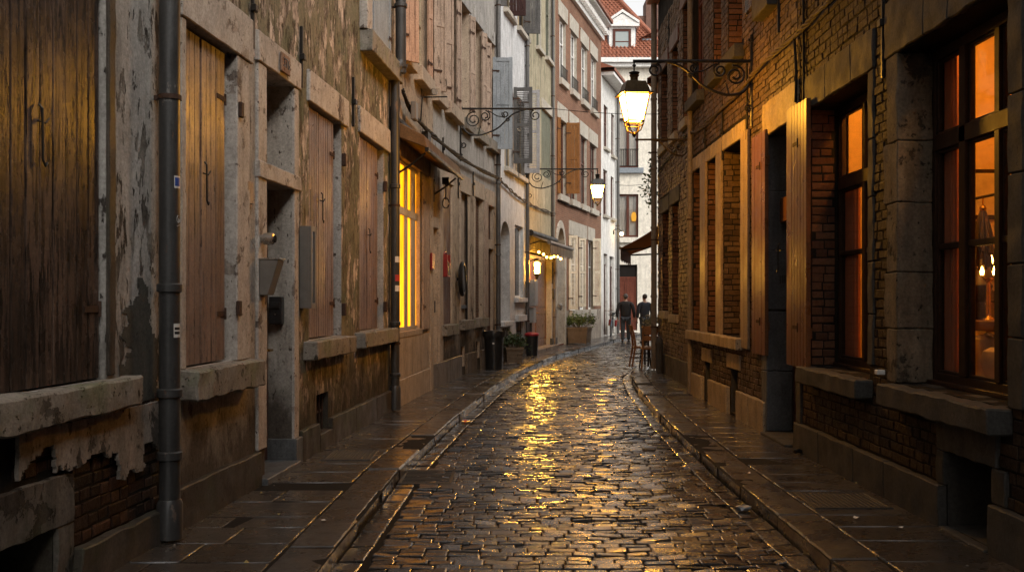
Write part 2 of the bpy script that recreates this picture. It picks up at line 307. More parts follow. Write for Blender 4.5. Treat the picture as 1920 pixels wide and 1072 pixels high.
    M['tyre'] = flat('black_rubber_tyre', (.015, .015, .015), .6)
    M['chrome'] = flat('bike_chrome', (.45, .44, .42), .25, .9)
    M['bikeblue'] = flat('blue_bike_paint', (.03, .07, .13), .35)
    # lit things
    M['lampglow'] = emit('lantern_glow', (1, .43, .035), 140)
    M['lampglow2'] = emit('far_lantern_glow', (1, .45, .05), 48)
    M['bulb'] = emit('warm_bulb', (1, .48, .07), 26)
    t = NT('yellow_lit_window'); e = t.new('ShaderNodeEmission')
    fold = t.step(t.noise((9, 9, .6), 4, .6), .3, .7, .55, 1.25); blot = t.step(t.noise((1.2, 1.2, .9), 3), .3, .7, .7, 1.2)
    t.put(e.inputs[0], t.mix(t.step(t.noise((3, 3, 1)), .35, .65), (1, .30, .003), (1, .37, .012)))
    t.put(e.inputs[1], t.math('MULTIPLY', t.math('MULTIPLY', fold, blot), 1.6)); t.t.links.new(e.outputs[0], t.out.inputs[0]); M['winglow'] = t.m
    M['doorlamp'] = emit('door_lantern_glow', (1, .46, .05), 220)
    M['tinylamp'] = emit('wall_lamp_glow', (1, .62, .22), 30)
    M['shade'] = emit('reflected_lamp_glow', (1, .48, .06), .45)  # glow added to imitate a lamp reflected in the far window
    M['wall_in'] = flat('ochre_interior_wall', (.62, .40, .15), .8, var=.1)
    M['curtain'] = flat('terracotta_curtain', (.32, .09, .035), .85, var=.15)
    M['net'] = flat('pale_net_curtain', (.40, .37, .32), .9, var=.15)
    M['cream_dress'] = flat('cream_linen', (.50, .36, .17), .85, var=.2)
    M['dried'] = flat('dried_flower_stems', (.09, .055, .022), .9, var=.4)
    M['gold'] = flat('brass', (.5, .31, .08), .25, .9)
    M['number'] = flat('black_numeral_enamel', (.01, .01, .01), .3)
    M['plaque'] = surf('rust_edged_plaque', (.30, .20, .15), (.25, .15, .10), under=(.20, .07, .025), under2=(.1, .04, .02), peel=.56, pscale=(14, 14, 14), bump=.3)
    M['blue_st'] = flat('blue_sticker', (.02, .06, .25), .4)
    M['white_st'] = flat('white_sticker', (.55, .52, .48), .5)
    M['chalk'] = flat('pale_chalk_scrawl', (.33, .31, .29), .8)
    M['red_st'] = flat('red_sticker', (.4, .03, .03), .5)
    M['menu'] = flat('menu_paper', (.13, .09, .06), .6, var=.5, scale=30)
    M['green_led'] = emit('green_sign_lamp', (.05, .9, .25), .8)
mats()

# ------------------------------------------------------------------ mesh building
def root_of(o):
    while o.parent: o = o.parent
    return o
class MB:
    def __init__(s): s.v = []; s.f = []; s.uv = []; s.mi = []
    def add(s, vs, fs, uvs=None, mi=0):
        b = len(s.v); s.v += [tuple(v) for v in vs]
        for k, f in enumerate(fs):
            s.f.append([b+i for i in f]); s.mi.append(mi)
            s.uv.append(uvs[k] if uvs else None)
        return s
    def box(s, m, u0, u1, n0, n1, z0, z1, cuts=(), mi=0):
        us = [u0]+[c for c in sorted(cuts) if min(u0, u1)+.02 < c < max(u0, u1)-.02]+[u1]
        vs = []; fs = []; uv = []
        for u in us:
            for n, z in ((n0, z0), (n1, z0), (n1, z1), (n0, z1)): vs.append(m(u, n, z))
        P = ((n0, z0), (n1, z0), (n1, z1), (n0, z1))
        for i in range(len(us)-1):
            for k in range(4):
                k2 = (k+1) % 4; a = 4*i
                fs.append([a+k, a+k2, a+4+k2, a+4+k])
                if k in (1, 3): uv.append([(us[i], P[k][1]), (us[i], P[k2][1]), (us[i+1], P[k2][1]), (us[i+1], P[k][1])])
                else: uv.append([(us[i], P[k][0]), (us[i], P[k2][0]), (us[i+1], P[k2][0]), (us[i+1], P[k][0])])
        fs.append([0, 1, 2, 3][::-1]); uv.append([p for p in P][::-1])
        e = 4*(len(us)-1); fs.append([e, e+1, e+2, e+3]); uv.append(list(P))
        s.add(vs, fs, uv, mi); return s
    def quad(s, a, b, c, d, mi=0, uv=None): s.add([a, b, c, d], [[0, 1, 2, 3]], [uv] if uv else None, mi); return s
    def tube(s, pts, r, seg=8, closed=False, mi=0):
        pts = [Vector(p) for p in pts]; rs = r if isinstance(r, (list, tuple)) else [r]*len(pts)
        n = len(pts); vs = []; fs = []
        up = Vector((.13, .21, 1)).normalized(); prev = None
        for i, p in enumerate(pts):
            a = pts[i-1] if (i or closed) else p; b = pts[(i+1) % n] if (i < n-1 or closed) else p
            t = (b-a)
            if t.length < 1e-9: t = Vector((0, 0, 1))
            t.normalize()
            if prev is None:
                x = t.cross(up)
                if x.length < .05: x = t.cross(Vector((1, 0, 0)))
            else: x = prev - t*prev.dot(t)
            x.normalize(); prev = x; y = t.cross(x)
            for k in range(seg):
                an = 2*math.pi*k/seg; vs.append(p+(x*math.cos(an)+y*math.sin(an))*rs[i])
        for i in range(n if closed else n-1):
            j = (i+1) % n
            for k in range(seg):
                k2 = (k+1) % seg; fs.append([i*seg+k, i*seg+k2, j*seg+k2, j*seg+k])
        if not closed:
            fs.append(list(range(seg))[::-1]); fs.append([(n-1)*seg+k for k in range(seg)])
        s.add(vs, fs, None, mi); return s
    def lathe(s, prof, o=(0, 0, 0), seg=16, rot=0., mi=0, caps=True):
        vs = []; fs = []; n = len(prof)
        for r, z in prof:
            for k in range(seg):
                an = 2*math.pi*k/seg+rot; vs.append((o[0]+r*math.cos(an), o[1]+r*math.sin(an), o[2]+z))
        for i in range(n-1):
            for k in range(seg):
                k2 = (k+1) % seg; fs.append([i*seg+k, i*seg+k2, (i+1)*seg+k2, (i+1)*seg+k])
        if caps: fs.append(list(range(seg))[::-1]); fs.append([(n-1)*seg+k for k in range(seg)])
        s.add(vs, fs, None, mi); return s
    def blob(s, c, r, sub=2, amp=.2, sc=(1, 1, 1), mi=0, seed=0):
        bm = bmesh.new(); bmesh.ops.create_icosphere(bm, subdivisions=sub, radius=1)
        vs = []
        for v in bm.verts:
            k = 1+amp*mnoise.noise(v.co*2+Vector((seed, seed*2, 0)))
            vs.append((c[0]+v.co.x*r*sc[0]*k, c[1]+v.co.y*r*sc[1]*k, c[2]+v.co.z*r*sc[2]*k))
        bm.verts.index_update()
        fs = [[v.index for v in f.verts] for f in bm.faces]; bm.free()
        s.add(vs, fs, None, mi); return s
    def leaves(s, pts, size, mi=0):
        for p in pts:
            p = Vector(p); d = Vector((random.gauss(0, 1), random.gauss(0, 1), random.gauss(.3, .7))).normalized()
            w = d.cross(Vector((random.random()-.5, random.random()-.5, random.random()-.5))).normalized()
            L = size*random.uniform(.6, 1.3); nn = d.cross(w)*L*.12
            s.add([p, p+d*L*.45+w*L*.3+nn, p+d*L, p+d*L*.45-w*L*.3+nn], [[0, 1, 2, 3]], None, mi)
        return s
    def build(s, name, mat, parent=None, bevel=0., smooth=False, rough=0., cut=.09, seg=1, sharp=38):
        ms = mat if isinstance(mat, list) else [mat]
        ro = root_of(parent).location.copy() if parent else Vector((0, 0, 0))
        me = bpy.data.meshes.new(name)
        me.from_pydata([(x-ro.x, y-ro.y, z-ro.z) for x, y, z in s.v], [], s.f)
        if any(u for u in s.uv):
            ul = me.uv_layers.new(name='UVMap')
            for p in me.polygons:
                u = s.uv[p.index]
                if u:
                    for li, c in zip(p.loop_indices, u): ul.data[li].uv = c
        for m in ms: me.materials.append(M[m] if isinstance(m, str) else m)
        if len(ms) > 1: me.polygons.foreach_set('material_index', s.mi)
        if bevel or rough:
            bm = bmesh.new(); bm.from_mesh(me)
            if bevel: bmesh.ops.bevel(bm, geom=list(bm.edges), offset=bevel, segments=seg, affect='EDGES', profile=.5, clamp_overlap=True)
            if rough:
                for _ in range(5):
                    es = [e for e in bm.edges if e.calc_length() > cut]
                    if not es or len(bm.verts) > 60000: break
                    bmesh.ops.subdivide_edges(bm, edges=es, cuts=1, use_grid_fill=True)
                for v in bm.verts:
                    p = v.co*6
                    v.co += Vector((mnoise.noise(p), mnoise.noise(p+Vector((31, 7, 2))), mnoise.noise(p+Vector((5, 77, 9)))))*rough
                    q = v.co*19
                    v.co += Vector((mnoise.noise(q), mnoise.noise(q+Vector((31, 7, 2))), mnoise.noise(q+Vector((5, 77, 9)))))*rough*.4
                smooth = True
            bmesh.ops.recalc_face_normals(bm, faces=list(bm.faces))
            bm.to_mesh(me); bm.free()
        if smooth:
            me.polygons.foreach_set('use_smooth', [True]*len(me.polygons))
            if not rough: me.set_sharp_from_angle(angle=R(sharp))
            else: me.set_sharp_from_angle(angle=R(27))
        o = bpy.data.objects.new(name, me); C.objects.link(o)
        if parent: o.parent = parent
        return o

def thing(name, label, cat, loc=(0, 0, 0), group=None):
    o = bpy.data.objects.new(name, None); C.objects.link(o); o.location = loc; o.empty_display_size = .2
    o['label'] = label; o['category'] = cat
    if group: o['group'] = group
    return o
def tag(o, label, cat, group=None):
    o['label'] = label; o['category'] = cat
    if group: o['group'] = group
    return o
def struct(o): o['kind'] = 'structure'; return o
def children(o): return [c for c in C.objects if c.parent == o]
def copy_tree(o, parent=None):
    c = o.copy(); C.objects.link(c); c.parent = parent
    for ch in children(o): copy_tree(ch, c)
    return c

# ------------------------------------------------------------------ street walls: plan lines, s along, n out of the wall, z up
class Wall:
    def __init__(s, pts, side):
        s.p = [Vector((x, y, 0)) for x, y in pts]; s.side = side
        s.c = [0.]
        for a, b in zip(s.p, s.p[1:]): s.c.append(s.c[-1]+(b-a).length)
        s.t = [(b-a).normalized() for a, b in zip(s.p, s.p[1:])]
    def nrm(s, t): return Vector((t.y, -t.x, 0)) if s.side < 0 else Vector((-t.y, t.x, 0))
    def seg(s, u):
        for i in range(len(s.t)-1):
            if u < s.c[i+1]: return i
        return len(s.t)-1
    def P(s, u, n, z):
        i = s.seg(u); t = s.t[i]; nn = s.nrm(t)
        if n:
            for j in range(1, len(s.t)):
                if abs(u-s.c[j]) < .3:
                    k = (u-s.c[j])/.6+.5; nn = (s.nrm(s.t[j-1])*(1-k)+s.nrm(s.t[j])*k).normalized()
        q = s.p[i]+t*(u-s.c[i])+nn*n; q.z = z; return q
    def S(s, px, n=0.):
        k = (px-CX)/FPX; best = None
        for i, t in enumerate(s.t):
            o = s.p[i]+s.nrm(t)*n
            d = t.x-k*t.y
            if abs(d) < 1e-6: continue
            w = (k*o.y-o.x)/d; L = s.c[i+1]-s.c[i]
            lo = -1e9 if i == 0 else -.02; hi = 1e9 if i == len(s.t)-1 else L+.02
            if lo <= w <= hi and (o+t*w).y > 1:
                best = s.c[i]+w; break
        if best is None: raise ValueError(f'px {px} misses wall')
        return best
    def Z(s, px, y, n=0.):
        u = s.S(px, n); return CH+(HY-y)/FPX*s.P(u, n, 0).y
    def Y2S(s, Y):
        for i, t in enumerate(s.t):
            if Y <= s.p[i+1].y or i == len(s.t)-1: return s.c[i]+(Y-s.p[i].y)/t.y
    def cuts(s): return s.c[1:-1]
    def turned(s, u, n, ang):
        """a swung leaf: (w, k, z) -> world; w along the leaf from the hinge, k across its thickness"""
        i = s.seg(u); t = s.t[i]; nn = s.nrm(t); a = R(ang)
        d = t*math.cos(a)+nn*math.sin(a); e = nn*math.cos(a)-t*math.sin(a); o = s.P(u, n, 0)
        def m(w, k, z):
            q = o+d*w+e*k; q.z = z; return q
        def width(px):
            kk = (px-CX)/FPX; return (kk*o.y-o.x)/(d.x-kk*d.y)
        return m, width

WL = Wall([(-6.0, -45), (-3.04, -3), (-1.68, 14), (-1.42, 17), (-1.05, 20), (-.55, 23), (-.33, 24.2), (.452, 28.1), (1.41, 32.45), (3.6, 40.3), (4.65, 44)], -1)
WR = Wall([(2.3, -45), (2.95, 0), (2.95, 16.5)], 1)
WR1 = Wall([(3.14, 16.5), (3.2, 21.8)], 1)
WR0 = Wall([(3.2, 21.8), (5.0, 27), (9, 36)], 1)
WH = Wall([(2.5, 52), (8.2, 52)], -1)

def wall_mesh(W, s0, s1, z0, z1, holes=(), mat_fn=None, n=0., backmi=None, depth=9., mb=None, body=True, zcut=()):
    """holes: (a, b, c, d, reveal, arch, mi of the back or None, mi of reveal)"""
    mb = mb or MB(); m = W.P
    us = sorted(set([s0, s1]+[c for c in W.cuts() if s0 < c < s1]+[h[0] for h in holes]+[h[1] for h in holes]))
    zs = sorted(set([z0, z1]+list(zcut)+[h[2] for h in holes]+[h[3] for h in holes]+([2.0, 4.0] if z1 > 5 else [])))
    us = [u for u in us if s0-1e-6 <= u <= s1+1e-6]; zs = [z for z in zs if z0-1e-6 <= z <= z1+1e-6]
    mf = mat_fn or (lambda u, z: 0)
    for a, b in zip(us, us[1:]):
        if b-a < 1e-5: continue
        for c, d in zip(zs, zs[1:]):
            if d-c < 1e-5: continue
            uc, zc = (a+b)/2, (c+d)/2
            if any(h[0]-1e-6 < uc < h[1]+1e-6 and h[2]-1e-6 < zc < h[3]+1e-6 for h in holes): continue
            mb.quad(m(a, n, c), m(b, n, c), m(b, n, d), m(a, n, d), mf(uc, zc), [(a, c), (b, c), (b, d), (a, d)])
    for h in holes:
        a, b, c, d, r = h[:5]; arch = h[5] if len(h) > 5 else 0; bk = h[6] if len(h) > 6 else 0; rv = h[7] if len(h) > 7 else 0
        q = n-r
        def Q(u0, v0, u1, v1):
            mb.quad(m(u0, n, v0), m(u1, n, v1), m(u1, q, v1), m(u0, q, v0), rv, [(0, v0), (abs(u1-u0), v1), (abs(u1-u0)+r, v1), (r, v0)])
        if not arch:
            Q(a, c, a, d); Q(b, d, b, c); Q(a, d, b, d); Q(b, c, a, c)
        else:
            K = 12; mid = (a+b)/2; hw = (b-a)/2; sp = d-arch
            arc = [(mid-hw*math.cos(math.pi*k/K), sp+arch*math.sin(math.pi*k/K)) for k in range(K+1)]
            Q(a, c, a, sp); Q(b, sp, b, c); Q(b, c, a, c)
            for p, p2 in zip(arc, arc[1:]):
                Q(p[0], p[1], p2[0], p2[1])
                mb.quad(m(p[0], n, p[1]), m(p2[0], n, p2[1]), m(p2[0], n, d), m(p[0], n, d), mf(mid, d), [(p[0], p[1]), (p2[0], p2[1]), (p2[0], d), (p[0], d)])
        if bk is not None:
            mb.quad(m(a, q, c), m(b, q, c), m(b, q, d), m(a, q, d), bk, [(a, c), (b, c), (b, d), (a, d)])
    if body:  # side and rear walls
        ub = [s0]+[c for c in W.cuts() if s0 < c < s1]+[s1]
        for u in (s0, s1): mb.quad(m(u, n, z0), m(u, -depth, z0), m(u, -depth, z1), m(u, n, z1), mf(u, z1-.1), [(0, z0), (depth, z0), (depth, z1), (0, z1)])
        for a, b in zip(ub, ub[1:]):
            mb.quad(m(a, -depth, z0), m(b, -depth, z0), m(b, -depth, z1), m(a, -depth, z1), mf(a, z1-.1), [(a, z0), (b, z0), (b, z1), (a, z1)])
    return mb

def roof_part(W, s0, s1, z1, root, mat='tile', over=.25, rise=2.2, depth=9.):
    mb = MB(); m = W.P; us = [s0]+[c for c in W.cuts() if s0 < c < s1]+[s1]
    for a, b in zip(us, us[1:]):
        e0, e1, r0, r1, k0, k1 = m(a, over, z1), m(b, over, z1), m(a, -depth/2, z1+rise), m(b, -depth/2, z1+rise), m(a, -depth-.1, z1), m(b, -depth-.1, z1)
        mb.quad(e0, e1, r1, r0); mb.quad(r0, r1, k1, k0)
        mb.quad(m(a, over, z1-.12), m(b, over, z1-.12), e1, e0); mb.quad(m(a, over, z1-.12), m(b, over, z1-.12), m(b, -depth-.1, z1-.12), m(a, -depth-.1, z1-.12))
    for u in (s0, s1): mb.add([m(u, over, z1), m(u, -depth/2, z1+rise), m(u, -depth-.1, z1)], [[0, 1, 2]])
    return mb.build('roof', mat, root)

def lay_bricks(mb, m, u0, u1, v0, v1, blk=(), course=.078, L=(.125, .225), joint=.013, out=(.003, .014), ch=.006, mi=0, wob=.005):
    """courses of single bricks with chamfered, slightly crooked faces; blk = rectangles left free"""
    v = v0; row = 0
    while v < v1-.02:
        h = min(course, v1-v)
        iv = [(u0, u1)]
        for a, b, c, d in blk:
            if c < v+h*.75 and d > v+h*.25:
                ni = []
                for x, y in iv:
                    if b <= x or a >= y: ni.append((x, y)); continue
                    if a > x: ni.append((x, a))
                    if b < y: ni.append((b, y))
                iv = ni
        for x, y in iv:
            u = x-random.random()*.12*(row % 2)
            while u < y-.02:
                w = random.choice((L[0], L[0], L[1]))*random.uniform(.93, 1.07)
                a = max(u, x)+joint/2; b = min(u+w, y)-joint/2; u += w
                if b-a < .03: continue
                o = random.uniform(*out); j = lambda: random.uniform(-wob, wob)
                c0, d0 = v+joint/2+j(), v+h-joint/2+j()
                A = [(a, c0), (b, c0+j()), (b, d0), (a, d0+j())]
                vs = [m(p, -.01, q) for p, q in A]+[m(p, o-ch*.55, q) for p, q in A]
                I = [(a+ch, c0+ch), (b-ch, c0+ch), (b-ch, d0-ch), (a+ch, d0-ch)]
                vs += [m(p+j()*.5, o+j()*.6, q+j()*.5) for p, q in I]
                fs = [[8, 9, 10, 11]]
                for k in range(4):
                    k2 = (k+1) % 4; fs.append([k, k2, 4+k2, 4+k]); fs.append([4+k, 4+k2, 8+k2, 8+k])
                mb.add(vs, fs, None, mi)
        v += course; row += 1
    return mb

# ------------------------------------------------------------------ parts used on many houses
def lintel(W, s0, s1, z0, z1, n1, root, mat, name='lintel', n0=-.02, rough=.003, bevel=.008):
    near = W.P((s0+s1)/2, 0, 0).y < 13
    return MB().box(W.P, s0, s1, n0, n1, z0, z1, W.cuts()).build(name, mat, root, bevel=bevel, rough=rough*(1.5 if near else 1), cut=.05 if near else .09)

def shutter(m, w0, w1, k0, z0, z1, style, mat, root, th=.04, pitch=.12, hinges=None, hook=None, name='shutter', label=None, gap=.008):
    """m maps (along, across, z); k0..k0+th thickness, outer face at k0+th"""
    mb = MB(); lo, hi = min(w0, w1), max(w0, w1); k1 = k0+th
    if style == 'plank':
        n = max(1, round((hi-lo)/pitch)); p = (hi-lo)/n
        for i in range(n):
            mb.box(m, lo+i*p+gap/2, lo+(i+1)*p-gap/2, k0+random.uniform(0, .002), k1+random.uniform(-.002, .002), z0, z1+random.uniform(-.004, .004))
        for f in (.13, .87):
            zc = z0+(z1-z0)*f; mb.box(m, lo+.03, hi-.03, k0-.02, k0+.006, zc-.05, zc+.05)
    else:
        st = min(.085, (hi-lo)*.2)
        mb.box(m, lo, lo+st, k0, k1, z0, z1); mb.box(m, hi-st, hi, k0, k1, z0, z1)
        rails = [z0, z0+(z1-z0)*.48, z1-.10]
        for i, rz in enumerate(rails): mb.box(m, lo+st, hi-st, k0+.001, k1-.001, rz, rz+(.13 if i == 0 else .09))
        for za, zb in ((z0+.13, rails[1]), (rails[1]+.09, rails[2])):
            if style == 'panel':
                n = max(1, round((hi-lo-2*st)/.09)); p = (hi-lo-2*st)/n
                for i in range(n): mb.box(m, lo+st+i*p+.002, lo+st+(i+1)*p-.002, k0+th*.25, k0+th*.65, za, zb)
            else:
                z = za+.01
                while z < zb-.03:
                    a, b = lo+st, hi-st
                    mb.add([m(a, k0+.004, z+.022), m(b, k0+.004, z+.022), m(b, k1-.004, z), m(a, k1-.004, z),
                            m(a, k0+.004, z+.030), m(b, k0+.004, z+.030), m(b, k1-.004, z+.008), m(a, k1-.004, z+.008)],
                           [[0, 1, 2, 3], [7, 6, 5, 4], [0, 4, 5, 1], [2, 6, 7, 3], [1, 5, 6, 2], [0, 3, 7, 4]])
                    z += .045
    o = mb.build(name, mat, root, bevel=.003)
    if label: o['label'] = label
    if hinges is not None:
        for f in (.15, .85):
            zc = z0+(z1-z0)*f; hb = MB()
            d = 1 if hinges < (lo+hi)/2 else -1
            hb.box(m, hinges, hinges+d*.16, k1+.0015, k1+.007, zc-.018, zc+.018)
            hb.tube([m(hinges-d*.012, k1, zc-.045), m(hinges-d*.012, k1, zc+.045)], .012, 6)
            hb.build('hinge', 'rust', o)
    if hook is not None:
        u, z = hook
        hb = MB(); hb.tube([m(u, k1+.012, z+.16), m(u, k1+.03, z+.14), m(u+.005, k1+.03, z-.12), m(u+.02, k1+.035, z-.15), m(u+.045, k1+.03, z-.13)], .007, 6)
        hb.tube([m(u, k1, z+.08), m(u+.03, k1+.03, z+.07), m(u+.06, k1+.035, z+.1)], .006, 6)
        hb.build('hook', 'iron', o)
    return o

def window(W, s0, s1, z0, z1, n, root, frame='frame_red', glass='glassdk', cols=2, rows=(.62,), fw=.06, bw=.045, th=.06, sill=None, curtain=None, name='window', sillout=.12, sillh=.12, sillmat='stoneF'):
    m = W.P; mb = MB(); ct = W.cuts()
    mb.box(m, s0, s0+fw, n-th, n, z0, z1); mb.box(m, s1-fw, s1, n-th, n, z0, z1)
    mb.box(m, s0+fw, s1-fw, n-th+.001, n-.001, z0, z0+fw*1.2); mb.box(m, s0+fw, s1-fw, n-th+.001, n-.001, z1-fw, z1)
    for k in range(1, cols):
        u = s0+(s1-s0)*k/cols; mb.box(m, u-bw/2, u+bw/2, n-th+.004, n+.012, z0+fw, z1-fw)
    for f in rows:
        z = z0+(z1-z0)*f; mb.box(m, s0+fw, s1-fw, n-th+.003, n+.006, z-bw/2, z+bw/2)
    o = mb.build(name, frame, root, bevel=.004)
    MB().box(m, s0+fw*.8, s1-fw*.8, n-th*.62, n-th*.45, z0+fw, z1-fw*.8).build('pane', glass, o)
    if sill: lintel(W, s0-.08, s1+.08, z0-sillh, z0-.003, sillout, o, sillmat, 'sill', n0=n+.002)
    if curtain:
        cb = MB(); N = 24
        for h in range(2):
            a = s0+(s1-s0)*(.04+.5*h); b = s0+(s1-s0)*(.46+.5*h)
            for i in range(N):
                u, u2 = a+(b-a)*i/N, a+(b-a)*(i+1)/N
                d = lambda k: n-th-.06+.018*math.sin(k*1.9)
                cb.quad(m(u, d(i), z0+.08), m(u2, d(i+1), z0+.08), m(u2, d(i+1), z1-.06), m(u, d(i), z1-.06))
        cb.build('curtain', curtain, o, smooth=True)
    return o

def panel_door(W, s0, s1, z0, z1, n, root, mat, leaves=1, transom=None, th=.06, name='door'):
    m = W.P; mb = MB(); zt = transom or z1
    w = (s1-s0)/leaves
    for k in range(leaves):
        a, b = s0+k*w+.006, s0+(k+1)*w-.006; st = .11
        mb.box(m, a, a+st, n-th, n, z0, zt); mb.box(m, b-st, b, n-th, n, z0, zt)
        zz = [z0, z0+(zt-z0)*.36, z0+(zt-z0)*.42, zt-.14]
        for c, d in ((z0, z0+.2), (z0+(zt-z0)*.36, z0+(zt-z0)*.36+.14), (zt-.13, zt)): mb.box(m, a+st, b-st, n-th+.001, n-.001, c, d)
        mb.box(m, a+st, b-st, n-th*.8, n-th*.4, z0+.2, z0+(zt-z0)*.36); mb.box(m, a+st, b-st, n-th*.8, n-th*.4, z0+(zt-z0)*.36+.14, zt-.13)
        mb.box(m, a+st+.05, b-st-.05, n-th*.41, n-th*.15, z0+.26, z0+(zt-z0)*.36-.06); mb.box(m, a+st+.05, b-st-.05, n-th*.41, n-th*.15, z0+(zt-z0)*.36+.2, zt-.19)
    if transom: mb.box(m, s0, s1, n-th, n+.02, zt+.002, zt+.09)
    o = mb.build(name, mat, root, bevel=.005)
    if transom:
        MB().box(m, s0+.03, s1-.03, n-.05, n-.035, zt+.09, z1-.02).build('pane', 'glassdk', o)
    hb = MB(); u = s0+w-.06 if leaves > 1 else s1-.07
    hb.tube([m(u, n, z0+1.02), m(u, n+.06, z0+1.02), m(u-.1, n+.06, z0+1.02)], .012, 8); hb.build('handle', 'gold', o)
    return o

def grille(W, s0, s1, z0, z1, n, root, bars=4, name='vent_bars'):
    mb = MB()
    for k in range(bars):
        u = s0+(s1-s0)*(k+.5)/bars; mb.tube([W.P(u, n, z0), W.P(u, n, z1)], .009, 6)
    mb.box(W.P, s0, s1, n-.012, n-.004, (z0+z1)/2-.012, (z0+z1)/2+.012)
    return mb.build(name, 'rust', root)

def anchor(W, u, z0, z1, root):
    mb = MB(); n = .03; zc = (z0+z1)/2
    mb.box(W.P, u-.018, u+.018, .004, .032, z0, z1); mb.box(W.P, u-.035, u+.035, .01, .055, zc-.03, zc+.03)
    return mb.build('wall_anchor', 'iron', root, bevel=.006)

def downpipe(W, u, zs, root, mat, r=.05, n=.09, joints=(), low=None):
    mb = MB(); mb.tube([W.P(u, n, zs[0]), W.P(u, n, zs[1])], r, 14)
    o = mb.build('downpipe', mat, root, smooth=True)
    for z in joints:
        p = W.P(u, n, z-.03); MB().lathe([(r*1.02, 0), (r*1.22, .006), (r*1.22, .05), (r*1.02, .06)], p, 14).build('pipe_joint', mat, o, smooth=True)
    if low: MB().lathe([(r*1.25, 0), (r*1.25, low), (r*1.05, low+.03)], W.P(u, n, zs[0]+.001), 14).build('pipe_foot', mat, o, smooth=True)
    for z in [zs[0]+.9+1.9*k for k in range(int((zs[1]-zs[0])/1.9))]:
        bb = MB(); p = W.P(u, n, z)
        bb.lathe([(r+.002, 0), (r+.008, 0), (r+.008, .03), (r+.002, .03)], p, 14, caps=False)
        bb.box(W.P, u-.012, u+.012, -.01, n-r, z, z+.03); bb.build('pipe_bracket', 'rust', o)
    return o

def text_mesh(txt, size, m, u, z, n, parent, mat, name='lettering', depth=.003, flip=1, sx=1.):
    cu = bpy.data.curves.new('t', 'FONT'); cu.body = txt; cu.size = size; cu.extrude = depth; cu.align_x = 'CENTER'; cu.align_y = 'CENTER'
    ob = bpy.data.objects.new('t', cu); C.objects.link(ob)
    bpy.context.view_layer.update()
    me = bpy.data.meshes.new_from_object(ob.evaluated_get(bpy.context.evaluated_depsgraph_get()))
    bpy.data.objects.remove(ob)
    ro = root_of(parent).location
    for v in me.vertices:
        q = m(u+flip*v.co.x*sx, n+v.co.z, z+v.co.y); v.co = q-ro
    me.materials.clear(); me.materials.append(M[mat])
    o = bpy.data.objects.new(name, me); C.objects.link(o); o.parent = parent; return o
# =================================================================== LEFT SIDE
def house(name, label, W, s0, s1, cat='house'):
    p = W.P((s0+s1)/2, 0, 0)
    return thing(name, label, cat, (round(p.x, 2), round(p.y, 2), 0))
L, LP = WL.S, WL.P
def LZ(px, y, n=0.): return WL.Z(px, y, n)

# ---- A: nearest left house: dark board shutters over peeling plaster and brick
a0, a1 = WL.Y2S(-40), L(303)  # stretched unseen behind the viewer, and tall, to shade the near lane
A = house('plaster_house', 'nearest house on the left, tall dark board shutters above peeling plaster and bare brick', WL, L(0), a1)
w0, w1 = L(-95), L(198); zA0 = LZ(193, 712)
c0, c1, cz = L(-75), L(98), .36
pcut = zA0-.172
wall_mesh(WL, a0, a1, -.25, 13.5, [(w0, w1, zA0, 3.75, .16, 0, 1), (c0, c1, -.2, cz, .4, 0, 1, 2)], lambda u, z: 3 if z < pcut else 0, zcut=(pcut,)).build('wall', ['plAtop', 'dark', 'plinth', 'mortR'], A)
roof_part(WL, a0, a1, 13.5, A)
for x0, x1, hk in ((-90, 55, None), (58, 194, (L(78), LZ(78, 255)))):
    shutter(LP, L(x0), L(x1), -.07, zA0+.012, 3.72, 'plank', 'wood_near', A, th=.045, pitch=.115, hinges=(L(192) if hk else None), hook=hk)
lintel(WL, L(-110), L(231), zA0-.17, zA0+.002, .13, A, 'sillB', 'sill', rough=.010, bevel=.012)
lintel(WL, L(-90), L(131), cz+.001, cz+.27, .03, A, 'concrete', 'cellar_lintel', rough=.007)
lintel(WL, L(100), L(131), -.12, cz-.001, .025, A, 'concrete', 'cellar_jamb', rough=.006)
lintel(WL, L(133), L(301), -.2, .205, .07, A, 'plinth', 'plinth', rough=.007)
lintel(WL, L(199), L(212), zA0+.02, 3.75, .02, A, 'plinth', 'window_jamb', rough=.004)
downpipe(WL, L(318, .10), (0.02, 13.3), A, 'pipe_dk', r=.066, n=.10, joints=(.55, .95, 1.62, 3.9), low=.22)

# broken plaster and bare brick under the near sill
pa_, pb__, pz0, pz1 = L(20), L(301), .21, zA0-.172
lay_bricks(MB(), LP, pa_, pb__, pz0, pz1, [(L(-100), L(131)+.005, -1, cz+.275)], course=.075, L=(.11, .22), joint=.014, out=(.002, .012), wob=.006).build('bare_brick', 'brBare', A)
mb = MB(); G_ = .016; nu, nz = int((pb__-pa_)/G_), int((pz1-pz0)/G_); vid = {}
def keep(i, j):
    u, z = pa_+(i+.5)*G_, pz0+(j+.5)*G_
    if u < L(131)+.01 and z < cz+.285: return False
    q = mnoise.fractal(Vector((u*2.6, z*2.6, 4.2)), .9, 2.1, 6)
    f = (u-pa_)/(pb__-pa_)
    return q*.55+.9*(z-pz0)/(pz1-pz0)+.85*max(0, f-.62) > .60
for i in range(nu):
    for j in range(nz):
        if keep(i, j):
            idx = []
            for a, b in ((i, j), (i+1, j), (i+1, j+1), (i, j+1)):
                if (a, b) not in vid:
                    u, z = pa_+a*G_, pz0+b*G_; jt = mnoise.noise_vector(Vector((u*40, z*40, 1)))*.006
                    vid[(a, b)] = len(mb.v); mb.v.append(tuple(LP(u+jt.x, .022+.004*mnoise.noise(Vector((u*9, z*9, 2))), z+jt.y)))
                idx.append(vid[(a, b)])
            mb.f.append(idx); mb.mi.append(0); mb.uv.append(None)
